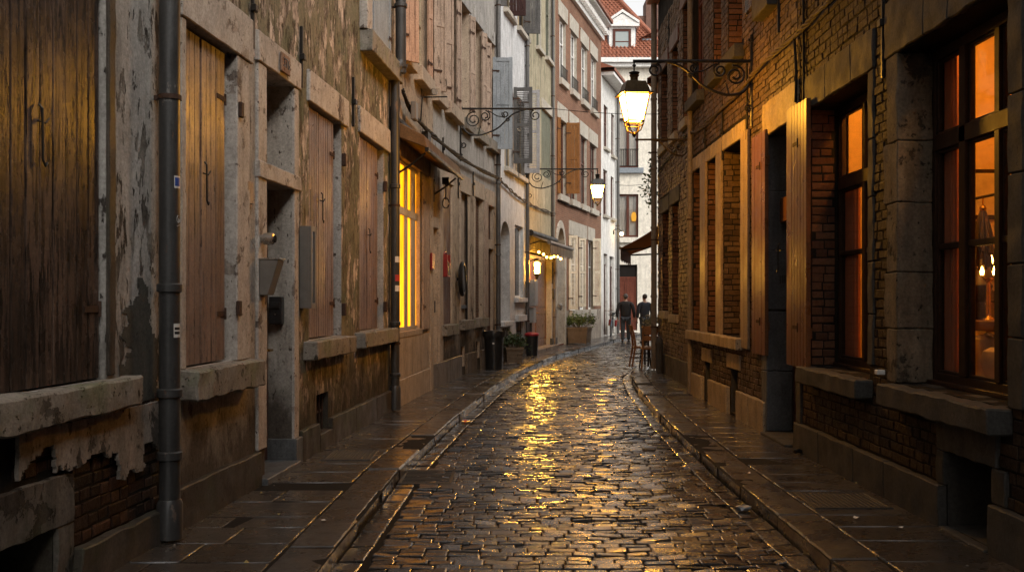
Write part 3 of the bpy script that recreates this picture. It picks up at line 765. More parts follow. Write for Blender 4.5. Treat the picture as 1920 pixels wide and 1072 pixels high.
o = mb.build('broken_plaster', 'plAflat', A); md = o.modifiers.new('thick', 'SOLIDIFY'); md.thickness = .022; md.offset = 1

mb = MB(); ca, cb_, cza, czb = L(222), L(301), pz1, LZ(270, 520); G_ = .013; nu, nz = int((cb_-ca)/G_), int((czb-cza)/G_); vid = {}
for i in range(nu):
    for j in range(nz):
        f, g = (i+.5)/nu, (j+.5)/nz
        q = mnoise.fractal(Vector((f*2.2+3, g*5.5, 8.1)), .85, 2.1, 6)
        if .42-abs(f-.50)*(.75+.55*g)+q*.26-max(0, g-.72)*1.2 > 0.05:
            idx = []
            for a, b in ((i, j), (i+1, j), (i+1, j+1), (i, j+1)):
                if (a, b) not in vid:
                    u, z = ca+a*G_, cza+b*G_; jt = mnoise.noise_vector(Vector((u*45, z*45, 3)))*.005
                    vid[(a, b)] = len(mb.v); mb.v.append(tuple(LP(u+jt.x, .005+.002*mnoise.noise(Vector((u*9, z*9, 2))), z+jt.y)))
                idx.append(vid[(a, b)])
            mb.f.append(idx); mb.mi.append(0); mb.uv.append(None)
mb.build('cement_patch', 'cement', A)

# ---- B: long house with number plate, green peeling paint
b0, b1 = L(303), L(739)
B = house('green_paint_house', 'long left house numbered 376, green and grey peeling paint, brown board shutters', WL, b0, b1)
hw = (L(342), L(438), LZ(437, 676), 3.72)                 # first shuttered window
wz1 = LZ(435, 100)
hw = (hw[0], hw[1], hw[2], wz1)
dr = (L(496), L(547))                                     # door 376
dz1 = LZ(497, 127); dzt0 = LZ(497, 284); dztb = LZ(500, 335)
w2 = (L(579), L(640), LZ(632, 630), LZ(640, 234))
w3 = (L(674), L(719), LZ(715, 616), LZ(719, 281))
cv = (L(593), L(615), LZ(595, 812), LZ(595, 740))
up1 = (L(560), L(606), 5.30, 7.3); up2 = (L(684), L(726), LZ(690, 72), 6.6)
def mfB(u, z): return 1 if (u > L(553) or z > 3.75) else 0
wall_mesh(WL, b0, b1, -.25, 10.6, [(*hw, .13, 0, 2, 3), (*dr, .0, dztb-.02, .30, 0, 2, 0), (*dr, dztb+.12, dz1, .30, 0, 0, 0), (*w2, .14, 0, 2, 3), (*w3, .14, 0, 2, 3),
          (*cv, .3, 0, 2, 4), (*up1, .2, 0, 2, 3), (*up2, .2, 0, 2, 3)] + [(L(x), L(x2), 5.3, 7.3, .2, 0, 2, 3) for x, x2 in ((345, 420), (462, 512))], mfB).build('wall', ['plB', 'plGreen', 'dark', 'stoneB', 'plinth'], B)
roof_part(WL, b0, b1, 10.6, B)
for x, x2 in ((345, 420), (462, 512)): window(WL, L(x), L(x2), 5.3, 7.3, -.1, B, 'frame_pale', sill=True, sillmat='stoneB')
window(WL, *up1, -.1, B, 'frame_pale', sill=True, sillmat='stoneB')
# surrounds
lintel(WL, L(330), L(466), wz1, wz1+.36, .045, B, 'stoneB')
lintel(WL, L(438), L(462), hw[2], wz1-.002, .03, B, 'stoneB', 'window_jamb')
lintel(WL, L(332), L(342)-.002, hw[2], wz1-.002, .03, B, 'stoneB', 'window_jamb')
for x0, x1 in ((343, 384), (386, 430)):
    shutter(LP, L(x0), L(x1), -.075, hw[2]+.015, wz1-.02, 'plank', 'wood_pink', B, th=.04, pitch=.095, hinges=(L(429) if x0 > 380 else None), hook=((L(389), LZ(389, 345)) if x0 > 380 else None))
lintel(WL, L(331), L(463), hw[2]-.215, hw[2]-.003, .15, B, 'sillB', 'sill', rough=.010, bevel=.014)
for xx, yy in ((441, 206), (437, 578)):
    MB().box(LP, L(xx)-.02, L(xx)+.04, .03, .06, LZ(xx, yy)-.06, LZ(xx, yy)+.06).build('shutter_pintle', 'rust', B, bevel=.006)
# door surround
jz = dz1+.003
lintel(WL, L(477), L(558), dz1, LZ(477, 55), .04, B, 'stoneB')
lintel(WL, L(479), L(496)-.004, .28, dz1-.003, .025, B, 'stoneB', 'door_jamb')
lintel(WL, L(547)+.004, L(556), .0, dz1-.003, .025, B, 'stoneB', 'door_jamb')
lintel(WL, L(478), L(557), dztb-.02, dztb+.12, .042, B, 'stoneB', 'transom_bar', n0=-.29)
lintel(WL, L(545), L(558), -.02, LZ(547, 822), .055, B, 'stoneDk', 'jamb_foot', n0=-.28)
lintel(WL, L(480), L(546), -.1, .05, .10, B, 'stoneDk', 'door_step', n0=-.28)
panel_door(WL, dr[0]+.01, dr[1]-.01, .055, dztb-.03, -.22, B, 'door_dk')
# shuttered windows 2 and 3
for (w, lx, ll, lt, lt2, sx0, sx1, st) in ((w2, 575, 649, None, None, 569, 646, .19), (w3, 671, 728, None, None, 665, 728, .19)):
    lintel(WL, L(lx), L(ll), w[3], w[3]+.31, .035, B, 'stoneB')
    lintel(WL, L(sx0), L(sx1), w[2]-st, w[2]-.003, .14, B, 'sillB', 'sill', rough=.009, bevel=.012)
lz2, lz3 = w2[3]-.02, w3[3]-.02
shutter(LP, L(580), L(604), -.08, w2[2]+.015, lz2, 'plank', 'wood_pink', B, pitch=.085, hook=None)
shutter(LP, L(605), L(632), -.08, w2[2]+.015, lz2, 'plank', 'wood_pink', B, pitch=.085, hinges=L(632), hook=(L(607), LZ(607, 390)))
shutter(LP, L(675), L(693), -.08, w3[2]+.015, lz3, 'plank', 'wood_pink', B, pitch=.085)
shutter(LP, L(694), L(713), -.08, w3[2]+.015, lz3, 'plank', 'wood_pink', B, pitch=.085, hinges=L(713), hook=(L(695), LZ(695, 452)))
for (xx, yy) in ((641, 300), (641, 580), (719, 350), (719, 575)):
    MB().box(LP, L(xx)-.03, L(xx)+.02, .002, .05, LZ(xx, yy)-.07, LZ(xx, yy)+.07).build('shutter_pintle', 'rust', B, bevel=.006)
grille(WL, cv[0], cv[1], cv[2], cv[3], -.05, B)
lintel(WL, L(304), L(480)-.004, -.2, .28, .055, B, 'plinth', 'plinth', rough=.006)
for k, (xa, xb) in enumerate(((558, 592), (616, 660), (660.6, 700), (700.6, 728))):
    lintel(WL, L(xa)+.003, L(xb), -.2, .29, .05, B, 'plinth', 'plinth', rough=.006)
lintel(WL, L(592)+.003, L(616)-.003, -.2, cv[2]-.004, .052, B, 'plinth', 'plinth', rough=.004)
# upper window with the hinged shutter
lintel(WL, L(675), L(735), up2[2]-.26, up2[2]-.004, .16, B, 'sillB', 'sill', rough=.006)
lintel(WL, L(676)-.05, L(684)-.003, up2[2]+.003, 6.6, .10, B, 'stoneB', 'window_jamb')
window(WL, *up2, -.12, B, 'frame_pale')
shutter(LP, L(694), L(727), .01, up2[2]+.02, 6.6, 'panel', 'sh_blue', B, hinges=L(727))
lintel(WL, L(553), L(614), 5.06, 5.297, .17, B, 'sillB', 'sill', rough=.006)
for xx, ya, yb in ((470, -60, 92), (562, 50, 165), (660, 145, 238), (731, 200, 268)): anchor(WL, L(xx), LZ(xx, yb), LZ(xx, ya), B)
pb = L(741, .09)
downpipe(WL, pb, (.02, LZ(741, 152)), B, 'pipe_dk', r=.062, n=.09, joints=(.5, LZ(741, 610)+.04, 3.1), low=.3)
downpipe(WL, pb+.04, (LZ(741, 150), 10.5), B, 'pipe_dk', r=.075, n=.16, joints=(LZ(741, 150)+.1, 5.6))
MB().tube([LP(pb, .09, LZ(741, 155)), LP(pb, .10, LZ(741, 145)), LP(pb+.02, .14, LZ(741, 138)), LP(pb+.04, .16, LZ(741, 130))], .085, 12).build('pipe_elbow', 'pipe_dk', B, smooth=True)
# house number
t = thing('house_number_plaque', 'rust-edged house number plaque reading 376 on the lintel above the recessed door', 'number plate', tuple(LP(L(524), .05, LZ(524, 120))))
pn = .045; ua, ub, za, zb = L(515.5), L(532), LZ(524, 139), LZ(524, 103)
MB().box(LP, ua, ub, pn, pn+.02, za, zb).build('plate', 'plaque', t, bevel=.012, seg=2)
text_mesh('376', (zb-za)*.72, LP, (ua+ub)/2, (za+zb)/2, pn+.022, t, 'number', 'numerals', sx=(ub-ua)/((zb-za)*1.45))
# wall things of B
t = thing('wall_lamp', 'small round steel door light on the jamb beside the deep dark doorway', 'wall light', tuple(LP(L(487), 0, LZ(487, 448))))
u, z = L(484), LZ(484, 448)
mb = MB(); mm = lambda a, n: LP(u, n, z)
mb.tube([LP(u, .02, z), LP(u, .05, z), LP(u, .052, z), LP(u, .13, z), LP(u, .14, z)], [.035, .035, .05, .05, .035], 16)
mb.build('lamp_housing', 'steel', t, smooth=True)
mb = MB(); mb.tube([LP(u, .139, z), LP(u, .150, z)], .032, 14); mb.build('lens', 'glassdk', t, smooth=True)
t = thing('letter_box', 'grey wedge-shaped metal letter box on the left jamb of the deep doorway', 'letter box', tuple(LP(L(485), .03, LZ(485, 555))))
za, zb = LZ(484, 553), LZ(484, 488); u0, u1 = L(480), L(492)
mb = MB(); mb.add([LP(u0, .026, za), LP(u0, .10, za), LP(u0, .19, zb), LP(u0, .026, zb+.01), LP(u1, .026, za), LP(u1, .10, za), LP(u1, .19, zb), LP(u1, .026, zb+.01)],
                 [[0, 1, 2, 3], [7, 6, 5, 4], [0, 4, 5, 1], [1, 5, 6, 2], [2, 6, 7, 3], [3, 7, 4, 0]])
mb.build('box_body', 'alu', t, bevel=.004)
MB().box(LP, u0-.006, u1+.006, .022, .20, zb+.004, zb+.018).build('lid', 'steel', t, bevel=.003)
MB().box(LP, u1+.001, u1+.006, .06, .12, za+.1, zb-.06).build('name_window', 'gold', t)
t = thing('mail_box', 'slim black mail box fixed on the pale reveal inside the doorway', 'letter box', tuple(LP(dr[1], -.1, LZ(510, 605))))
uR = dr[1]; za, zb = 1.55-.045*9.6, 1.55+.0*9.6
za, zb = CH+(HY-607)/FPX*LP(uR, 0, 0).y, CH+(HY-556)/FPX*LP(uR, 0, 0).y
MB().box(LP, uR-.09, uR-.005, -.19, -.07, za, zb).build('box_body', 'blackpl', t, bevel=.006)
MB().box(LP, uR-.10, uR-.091, -.18, -.08, zb-.11, zb-.05).build('flap', 'blackpl', t, bevel=.003)
mb = MB(); mb.tube([LP(uR-.089, -.13, za+.09), LP(uR-.097, -.13, za+.09)], .009, 8); mb.build('lock', 'steel', t)
t = thing('menu_case', 'tall narrow glazed menu case on the wall between doorway and boarded window', 'display case', tuple(LP(L(566), .05, LZ(566, 584))))
u0, u1 = L(560), L(579, .05); za, zb = LZ(562, 578), LZ(562, 424)
mb = MB(); d0, d1 = .005, .125
mb.box(LP, u0, u1, d0, d1-.03, za, zb); mb.box(LP, u0, u0+.035, d1-.03, d1, za, zb); mb.box(LP, u1-.035, u1, d1-.03, d1, za, zb)
mb.box(LP, u0+.035, u1-.035, d1-.03, d1-.001, za, za+.05); mb.box(LP, u0+.035, u1-.035, d1-.03, d1-.001, zb-.05, zb)
mb.build('case', 'alu', t, bevel=.003)
mb = MB()
for k in range(3): mb.box(LP, u0+.05, u1-.05, d1-.029, d1-.022, za+.12+k*.36, za+.42+k*.36)
mb.build('menu_sheet', 'menu', t)
MB().box(LP, u0+.036, u1-.036, d1-.016, d1-.012, za+.051, zb-.051).build('pane', 'glass', t)
o = MB().box(LP, L(458), L(469), .004, .03, LZ(463, 382), LZ(463, 340)).build('wooden_plate', 'wood_pink', None, bevel=.004)
tag(o, 'small brown wooden plate screwed to the wall between first window and doorway', 'plate')

# stickers and scrawl on the pipes belong to no one thing but the pipe: flat bits standing on its round face
def pipe_patch(u, n, r, a0, a1, z0, z1, mat, nm, lab=None, cat=None, tx=None):
    i = WL.seg(u); t_ = WL.t[i]; nn = WL.nrm(t_); o = LP(u, n, 0); mb = MB(); K = 6
    for k in range(K):
        aa, ab = R(a0+(a1-a0)*k/K), R(a0+(a1-a0)*(k+1)/K)
        q = [o+(-t_*math.sin(x)+nn*math.cos(x))*r for x in (aa, ab)]
        mb.quad(Vector((q[0].x, q[0].y, z0)), Vector((q[1].x, q[1].y, z0)), Vector((q[1].x, q[1].y, z1)), Vector((q[0].x, q[0].y, z1)))
    ob = mb.build(nm, mat, None)
    if lab: tag(ob, lab, cat)
    return ob
ua = L(318, .10); ub_ = pb
def pz(x, y, n): return WL.Z(x, y, n)
s_ = pipe_patch(ua, .10, .0672, -5, 42, pz(318, 354, .1), pz(318, 331, .1), 'white_st', 'pipe_sticker', 'white-edged blue sticker high on the nearest dark downpipe', 'sticker')
s2 = pipe_patch(ua, .10, .0680, 2, 38, pz(318, 350, .1), pz(318, 334, .1), 'blue_st', 'sticker_face'); s2.parent = s_
s_ = pipe_patch(ua, .10, .0672, -5, 45, pz(318, 632, .1), pz(318, 606, .1), 'white_st', 'pipe_sticker', 'torn white printed sticker low on the nearest dark downpipe', 'sticker')
for k in range(2):
    s2 = pipe_patch(ua, .10, .0680, 2, 40, pz(318, 618+8*k, .1), pz(318, 613+8*k, .1), 'number', 'printed_line'); s2.parent = s_
def pipe_draw(u, n, r, strokes, zc, sc, name, label):
    i = WL.seg(u); t_ = WL.t[i]; nn = WL.nrm(t_); o = LP(u, n, 0); mb = MB()
    for st in strokes:
        pts = []
        for (x, y) in st:
            a = x*sc/r; q = o+(t_*math.sin(a)+nn*math.cos(a))*(r+.001); pts.append(Vector((q.x, q.y, zc+y*sc)))
        mb.tube(pts, .0022, 4)
    return tag(mb.build(name, 'chalk', None), label, 'graffiti')
circ = lambda cx, cy, rx, ry, a0=0, a1=360, n=14: [(cx+rx*math.cos(R(a0+(a1-a0)*k/n)), cy+ry*math.sin(R(a0+(a1-a0)*k/n))) for k in range(n+1)]
pipe_draw(ua, .10, .066, [circ(-.3, .1, .25, .42, 60, 330)+[(0, .05), (-.18, .02)], circ(.32, .05, .17, .36), [(-.3, -.35), (-.3, .25)], [(-.5, -.75), (-.1, -.55), (.5, -.65)]], pz(318, 413, .1)+.0, .055, 'pipe_scrawl',
          'pale scribbled tag on the nearest dark downpipe')
for (y0, y1, mt, lb) in ((492, 481, 'white_st', 'small black-and-white sticker at head height on the downpipe beside the yellow window'), (527, 515, 'red_st', 'small red sticker in the middle of the downpipe beside the yellow window'),
                         (546, 535, 'white_st', 'pale square sticker below a red one on the downpipe beside the yellow window')):
    pipe_patch(ub_, .09, .0635, 0, 80, pz(741, y0, .09), pz(741, y1, .09), mt, 'pipe_sticker', lb, 'sticker')

# ---- C: ochre house with the lit window, many upper shutters
cc0, cc1 = L(739)+.0, L(936)
Cc = house('ochre_house', 'stained ochre house with the yellow lit window, bricked-up openings and weathered upper shutters', WL, cc0, cc1)
lw = (L(746), L(787), LZ(748, 622), LZ(748, 293))
bd = (L(829), L(846), LZ(829, 609), LZ(829, 338))
n2 = (L(864), L(878), LZ(864, 600), LZ(864, 360)); n3 = (L(891), L(904), LZ(891, 596), LZ(891, 370)); n4 = (L(913), L(924), .05, LZ(913, 384))
nd = (L(807), L(820), .0, LZ(807, 352))
v1 = (L(864), L(871), LZ(864, 688), LZ(864, 650)); v2 = (L(892), L(899), LZ(892, 672), LZ(892, 640))
zs_ = 5.22
ups = [(L(a), L(b), zs_, 7.55) for a, b in ((754, 768), (779, 803), (812, 828), (836, 857), (866, 880), (890, 904), (913, 927))]
holes = [(*lw, .3, 0, 2, 1), (*bd, .08, 0, 2, 1), (*n2, .08, 0, 1, 1), (*n3, .08, 0, 4, 1), (*n4, .12, 0, 2, 1), (*nd, .08, 0, 1, 1), (*v1, .25, 0, 2, 1), (*v2, .25, 0, 2, 1)]
holes += [(*u, .2, 0, (5 if i in (4, 5) else 2), 1) for i, u in enumerate(ups)]
M['brOld'] = bricktex('bricked_up_opening', (.15, .075, .043), (.09, .05, .032), (.16, .125, .095))
def mfC(u, z): return 3 if z > 4.0 and u > L(815) else 0
wall_mesh(WL, cc0, cc1, -.25, 10.4, holes, mfC).build('wall', ['plC', 'stoneC', 'dark', 'plCgrey', 'brOld', 'plCgrey'], Cc)
roof_part(WL, cc0, cc1, 10.4, Cc)
# lit window
mb = MB(); LW = lambda x: L(x, -.045)
for xa, xb in ((742.5, 750), (759, 764.5), (771, 779)): mb.box(LP, max(LW(xa), lw[0]), min(LW(xb), lw[1]), -.12, -.045, lw[2]+.05, lw[3]-.05)
mb.box(LP, lw[0], lw[1], -.122, -.043, lw[2], lw[2]+.055); mb.box(LP, lw[0], lw[1], -.122, -.043, lw[3]-.055, lw[3])
zt = LZ(752, 392); mb.box(LP, lw[0]+.06, lw[1], -.118, -.035, zt-.06, zt+.06)
o = mb.build('window', 'frame_pale', Cc, bevel=.006)
MB().box(LP, lw[0]+.02, lw[1]-.002, -.09, -.062, lw[2]+.05, lw[3]-.05).build('pane', 'winglow', o)
lintel(WL, L(743), L(801), lw[3], lw[3]+.34, .03, Cc, 'stoneC')
lintel(WL, L(743), L(789), lw[2]-.09, lw[2]-.003, .03, Cc, 'stoneC', 'sill')
shutter(LP, L(788.5), L(801), .012, lw[2]-.02, lw[3]-.12, 'plank', 'sh_taupe', Cc, pitch=.16, hinges=L(789))
# ashlar below the lit window and plinth
for k, (xa, xb) in enumerate(((742, 762), (762.4, 782), (782.4, 802))): lintel(WL, L(xa), L(xb), -.2, .38, .05, Cc, 'stoneC', 'plinth_block', rough=.004)
lintel(WL, L(742), L(802), .383, lw[2]-.094, .022, Cc, 'stoneC', 'apron')
lintel(WL, L(800.6)+.05, L(806.5), -.2, 3.95, .06, Cc, 'stoneC', 'pilaster')
lintel(WL, L(820.4), L(827), .42, 3.95, .045, Cc, 'stoneC', 'pilaster')
lintel(WL, L(807), L(820), LZ(808, 425), LZ(808, 405), .03, Cc, 'stoneC', 'transom_bar', n0=-.05)
lintel(WL, L(806.8), L(862), -.2, .42, .05, Cc, 'plinthC', 'plinth', rough=.006)
lintel(WL, L(872), L(891), -.2, .42, .05, Cc, 'plinthC', 'plinth', rough=.006)
lintel(WL, L(900), L(912), -.2, .42, .05, Cc, 'plinthC', 'plinth', rough=.006)
shutter(LP, bd[0]+.01, bd[1]-.01, -.055, bd[2]+.01, bd[3]-.01, 'plank', 'wood_brown', Cc, pitch=.13)
for (w, xa, xb) in ((bd, 825, 850), (n2, 861, 881), (n3, 888, 907)):
    lintel(WL, L(xa), L(xb), w[2]-.2, w[2]-.003, .13, Cc, 'sillB', 'sill', rough=.006)
    lintel(WL, w[0]-.13, w[0]-.003, w[2], w[3]+.0, .012, Cc, 'stoneC', 'window_jamb'); lintel(WL, w[1]+.003, w[1]+.13, w[2], w[3], .012, Cc, 'stoneC', 'window_jamb')
    lintel(WL, w[0]-.13, w[1]+.13, w[3]+.003, w[3]+.36, .035, Cc, 'stoneC')
mb = MB(); mb.box(LP, n2[1]-.06, n2[1]-.02, -.048, -.005, n2[2], n2[3]); mb.box(LP, n2[0], n2[1]-.06, -.048, -.02, LZ(864, 578), LZ(864, 572)); mb.box(LP, n2[0]+.01, n2[0]+.05, -.048, -.005, n2[2], n2[3])
mb.build('window_bar', 'iron', Cc)
lintel(WL, n4[0], n4[1], LZ(914, 466), LZ(914, 448), .03, Cc, 'stoneC', 'transom_bar', n0=-.08)
shutter(LP, n4[0]+.01, n4[1]-.01, -.10, .06, n4[3]-.01, 'plank', 'wood_brown', Cc, pitch=.14, name='door')
lintel(WL, n4[0]-.2, n4[1]+.14, n4[3]+.003, n4[3]+.36, .035, Cc, 'stoneC')
shutter(LP, L(906), L(912), .01, LZ(906, 594), LZ(906, 376), 'plank', 'sh_taupe', Cc, pitch=.2)
for (w) in (v1, v2): grille(WL, w[0], w[1], w[2], w[3], -.05, Cc, 3)
for xx, ya, yb in ((858, 318, 372), (886, 322, 368), (829, 258, 300)): anchor(WL, L(xx), LZ(xx, yb), LZ(xx, ya), Cc)
# upper windows, sills
for i, (u, (sa, sb)) in enumerate(zip(ups, ((752, 767), (776, 801), (810, 827), (833, 858), (864, 882), (888, 906), (911, 929)))):
    lintel(WL, L(sa), L(sb), zs_-.24, zs_-.003, .14, Cc, 'stoneC' if i < 4 else 'sillB', 'sill', rough=.004)
    lintel(WL, u[0]-.12, u[1]+.12, u[3]+.003, u[3]+.32, .025, Cc, 'stoneC' if i < 3 else 'plCgrey')
    if i not in (4, 5): window(WL, *u, -.12, Cc, 'frame_pale', cols=2, rows=(.4, .7))
def leaf(W, xh, xf, ang, z0, z1, style, mat, root, n=.03, th=.04, hinges=True, **k):
    u = W.S(xh, n); m, wd = W.turned(u, n, ang); w = wd(xf)
    return shutter(m, 0 if w > 0 else w, w if w > 0 else 0, -th, z0, z1, style, mat, root, th=th, hinges=(0 if hinges else None), **k)
leaf(WL, 751, 786, 40, LZ(752, 112, .03), 7.5, 'panel', 'sh_rose', Cc)
leaf(WL, 804.5, 812, 12, zs_-.02, 7.5, 'panel', 'sh_rose', Cc)
leaf(WL, 814, 838, 48, zs_-.05, 7.5, 'panel', 'sh_taupe', Cc)
leaf(WL, 834, 851, 42, zs_-.15, 7.5, 'panel', 'sh_taupe', Cc)
leaf(WL, 858, 866, 16, zs_-.12, 7.55, 'panel', 'sh_taupe', Cc)
leaf(WL, 882.5, 892, 20, zs_-.05, 7.5, 'panel', 'sh_taupe', Cc)
leaf(WL, 905, 914, 18, zs_-.02, 7.5, 'panel', 'sh_taupe', Cc)
leaf(WL, 912, 922, 20, zs_, 7.4, 'panel', 'sh_taupe', Cc)
leaf(WL, 924, 961, 78, 5.06, LZ(924, 110), 'panel', 'sh_blue', Cc)
downpipe(WL, L(934.5, .09), (.02, 10.3), Cc, 'pipe_zn', r=.055, n=.09, joints=(.8, 2.6, 4.3, 5.4))

# ---- D: white house
d0, d1 = cc1, L(990)
D = house('white_lime_house', 'narrow white rendered house with an arched doorway and a shop window', WL, d0, d1)
da = (L(939), L(956), LZ(939, 603), LZ(939, 412)); dw = (L(965.5), L(981), LZ(966, 558), LZ(966, 421))
dv1 = (L(942), L(956), LZ(942, 645), LZ(942, 615)); dv2 = (L(968), L(981), LZ(968, 640), LZ(968, 603))
du = [(L(a), L(b), LZ(a, yb), LZ(a, yt)) for a, b, yb, yt in ((946, 962, 312, 160), (966, 984, 325, 175), (945, 962, 15, -130), (970, 987, 50, -100))]
wall_mesh(WL, d0, d1, -.25, 10.8, [(*da, .32, .42, 1, 2), (*dw, .16, 0, 1, 2), (*dv1, .2, 0, 1), (*dv2, .2, 0, 1)]+[(*u, .18, 0, 1) for u in du]).build('wall', ['plD', 'dark', 'plD'], D)
roof_part(WL, d0, d1, 10.8, D)
window(WL, *da, -.24, D, 'frame_pale', 'glassdk', cols=2, rows=(.7,), sill=True, sillmat='plD')
window(WL, *dw, -.08, D, 'white', 'glassdk', cols=1, rows=(), sill=True, sillmat='plD', fw=.05)
lintel(WL, L(966), L(982), LZ(966, 603), LZ(966, 591), .1, D, 'plD', 'ledge')
for u in du: window(WL, *u, -.1, D, 'frame_pale', 'glassdk', sill=True, sillmat='stoneF')
for w in (dv1, dv2): grille(WL, *w, -.05, D, 4)
leaf(WL, 963, 998, 84, LZ(963, 308), LZ(963, 166), 'louvre', 'sh_dark', D)
leaf(WL, 983, 1012, 80, LZ(983, 326), LZ(983, 171), 'louvre', 'sh_lav', D)
leaf(WL, 956, 986, 80, LZ(956, 33), LZ(956, -110), 'panel', 'sh_red', D)
leaf(WL, 984, 1013, 76, LZ(984, 66), LZ(984, -80), 'panel', 'sh_dark', D)
leaf(WL, 936, 950, 60, LZ(936, 14), LZ(936, -120), 'panel', 'sh_dark', D)
downpipe(WL, L(989, .08), (.02, 10.7), D, 'pipe_zn', r=.055, n=.08, joints=(2, 5, 8))

# ---- E: cream house, lit door under the awning
e0, e1 = d1, L(1041)
E = house('cream_house', 'cream stained house with a lit oak door under a small striped awning', WL, e0, e1)
ed = (L(993), L(1031), .08, LZ(993, 470))
eu = [(L(a), L(b), LZ(a, yb), LZ(a, yt)) for a, b, yb, yt in ((1015, 1033, 328, 203), (1005.5, 1015, 86, -60), (1023, 1033, 106, -40))]
wall_mesh(WL, e0, e1, -.25, 13., [(*ed, .2, 0, 1, 2)]+[(*u, .16, 0, 1, 2) for u in eu]).build('wall', ['plE', 'dark', 'stoneF'], E)
roof_part(WL, e0, e1, 13., E)
panel_door(WL, L(993)+.02, L(1031)-.02, .1, LZ(993, 474), -.11, E, 'door_oak', leaves=2)
lintel(WL, L(991), L(1033), -.06, .098, .25, E, 'stoneFlow', 'door_step', n0=-.18)
lintel(WL, L(1031.5), L(1040), .0, LZ(1032, 470), .05, E, 'stoneF', 'pilaster'); lintel(WL, L(1031.2), L(1040.2), -.1, .3, .09, E, 'stoneDk', 'pilaster_foot')
shutter(LP, eu[0][0]+.01, eu[0][1]-.01, -.06, eu[0][2]+.01, eu[0][3]-.01, 'plank', 'green_sh', E, pitch=.14)
lintel(WL, eu[0][0]-.1, eu[0][1]+.2, eu[0][3]+.003, eu[0][3]+.3, .06, E, 'stoneF')
for u in eu[1:]: window(WL, *u, -.08, E, 'green_sh', 'glassdk', sill=True, sillmat='stoneF')
downpipe(WL, L(1037, .07), (LZ(1037, 460), 12.9), E, 'pipe_zn', r=.05, n=.07, joints=(6, 9))
downpipe(WL, L(1038, .07), (.05, LZ(1038, 455)), E, 'pipe_old', r=.05, n=.09, joints=(1.2, 2.4))

# ---- F: brick house with white lintels
f0, f1 = e1, L(1127)
Fh = house('brick_house', 'tall red brick house with white stone lintels, cornice and cream louvred shutters', WL, f0, f1)
fz2b, fz2t = LZ(1055, 152), LZ(1055, 38); fz1b, fz1t = LZ(1053, 366), LZ(1053, 226)
g0, g1 = LZ(1068, 582), LZ(1068, 440)
W2 = [(L(a), L(b), fz2b, fz2t) for a, b in ((1049, 1061), (1070, 1081.5), (1090, 1101), (1108, 1118))]
W1 = [(L(a), L(b), fz1b, fz1t) for a, b in ((1047, 1061), (1069, 1082), (1089, 1100), (1106, 1118))]
G0 = [(L(a), L(b), g0, g1) for a, b in ((1068, 1084), (1087, 1098), (1103, 1113))]
ar = (L(1043), L(1057), .05, LZ(1043, 425))
wall_mesh(WL, f0, f1, -.25, 12.2, [(*ar, .3, .75, 1, 2)]+[(*w, .16, 0, 1, 2) for w in W2+W1+G0], lambda u, z: 3 if z < 1.2 and u > L(1058) else 0).build('wall', ['brF', 'dark', 'stoneF', 'stoneFlow'], Fh)
roof_part(WL, f0, f1, 12.75, Fh, over=.5, rise=3)
for w in W2:
    window(WL, *w, -.1, Fh, 'white', 'glassdk', sill=True, cols=2, sillh=.22)
    mb = MB(); K = 7
    for k in range(K): u = w[0]+(w[1]-w[0])*(k+.5)/K; mb.tube([LP(u, .06, w[2]+.03), LP(u, .06, w[2]+.42)], .012, 5)
    mb.tube([LP(w[0], .06, w[2]+.43), LP(w[1], .06, w[2]+.43)], .018, 6); mb.tube([LP(w[0], .06, w[2]+.06), LP(w[1], .06, w[2]+.06)], .012, 6)
    mb.build('window_rail', 'iron', Fh)
for w in W1: window(WL, *w, -.1, Fh, 'frame_red', 'glassdk', sill=True, cols=2, sillh=.22)
for w in W2+W1: lintel(WL, w[0]-.2, w[1]+.2, w[3]+.003, w[3]+.52, .035, Fh, 'stoneF')
for w in G0:
    window(WL, *w, -.1, Fh, 'white', 'glassdk', sill=True, cols=2, sillh=.25); lintel(WL, w[0]-.15, w[1]+.15, w[3]+.003, w[3]+.5, .03, Fh, 'stoneF')
leaf(WL, 1062, 1087, 72, LZ(1062, 364), LZ(1062, 231), 'panel', 'sh_brown', Fh)
leaf(WL, 1046, 1052, 25, fz1b, fz1t, 'panel', 'sh_brown', Fh)
leaf(WL, 1067, 1083.5, 40, LZ(1067, 580), LZ(1067, 441), 'louvre', 'sh_cream', Fh)
leaf(WL, 1086, 1099, 35, LZ(1086, 575), LZ(1086, 446), 'louvre', 'sh_cream', Fh)
leaf(WL, 1112, 1127, 45, LZ(1112, 573), LZ(1112, 447), 'louvre', 'sh_cream', Fh)
# arch surround
mb = MB(); mid = (ar[0]+ar[1])/2; hwid = (ar[1]-ar[0])/2; sp = ar[3]-.75; K = 11
for k in range(K):
    aa, ab = math.pi*(k+.04)/K, math.pi*(k+.96)/K; vs = []
    for n_ in (-.02, .05):
        for r_, an in ((1, aa), (1, ab), (1.28, ab), (1.28, aa)): vs.append(LP(mid-hwid*r_*math.cos(an), n_, sp+(.75*(1 if r_ == 1 else 1.33))*math.sin(an)))
    mb.add(vs, [[0, 1, 2, 3], [7, 6, 5, 4], [0, 4, 5, 1], [1, 5, 6, 2], [2, 6, 7, 3], [3, 7, 4, 0]])
for k in range(5):
    for u0, u1 in ((ar[0]-.2, ar[0]+.0), (ar[1]-.0, ar[1]+.2)): mb.box(LP, u0, u1, -.02, .05, .0+k*sp/5+.004, (k+1)*sp/5-.004)
mb.build('arch_surround', 'stoneF', Fh, bevel=.006)
panel_door(WL, ar[0]+.01, ar[1]-.01, .05, ar[3], -.26, Fh, 'sh_dark', leaves=1, transom=sp)
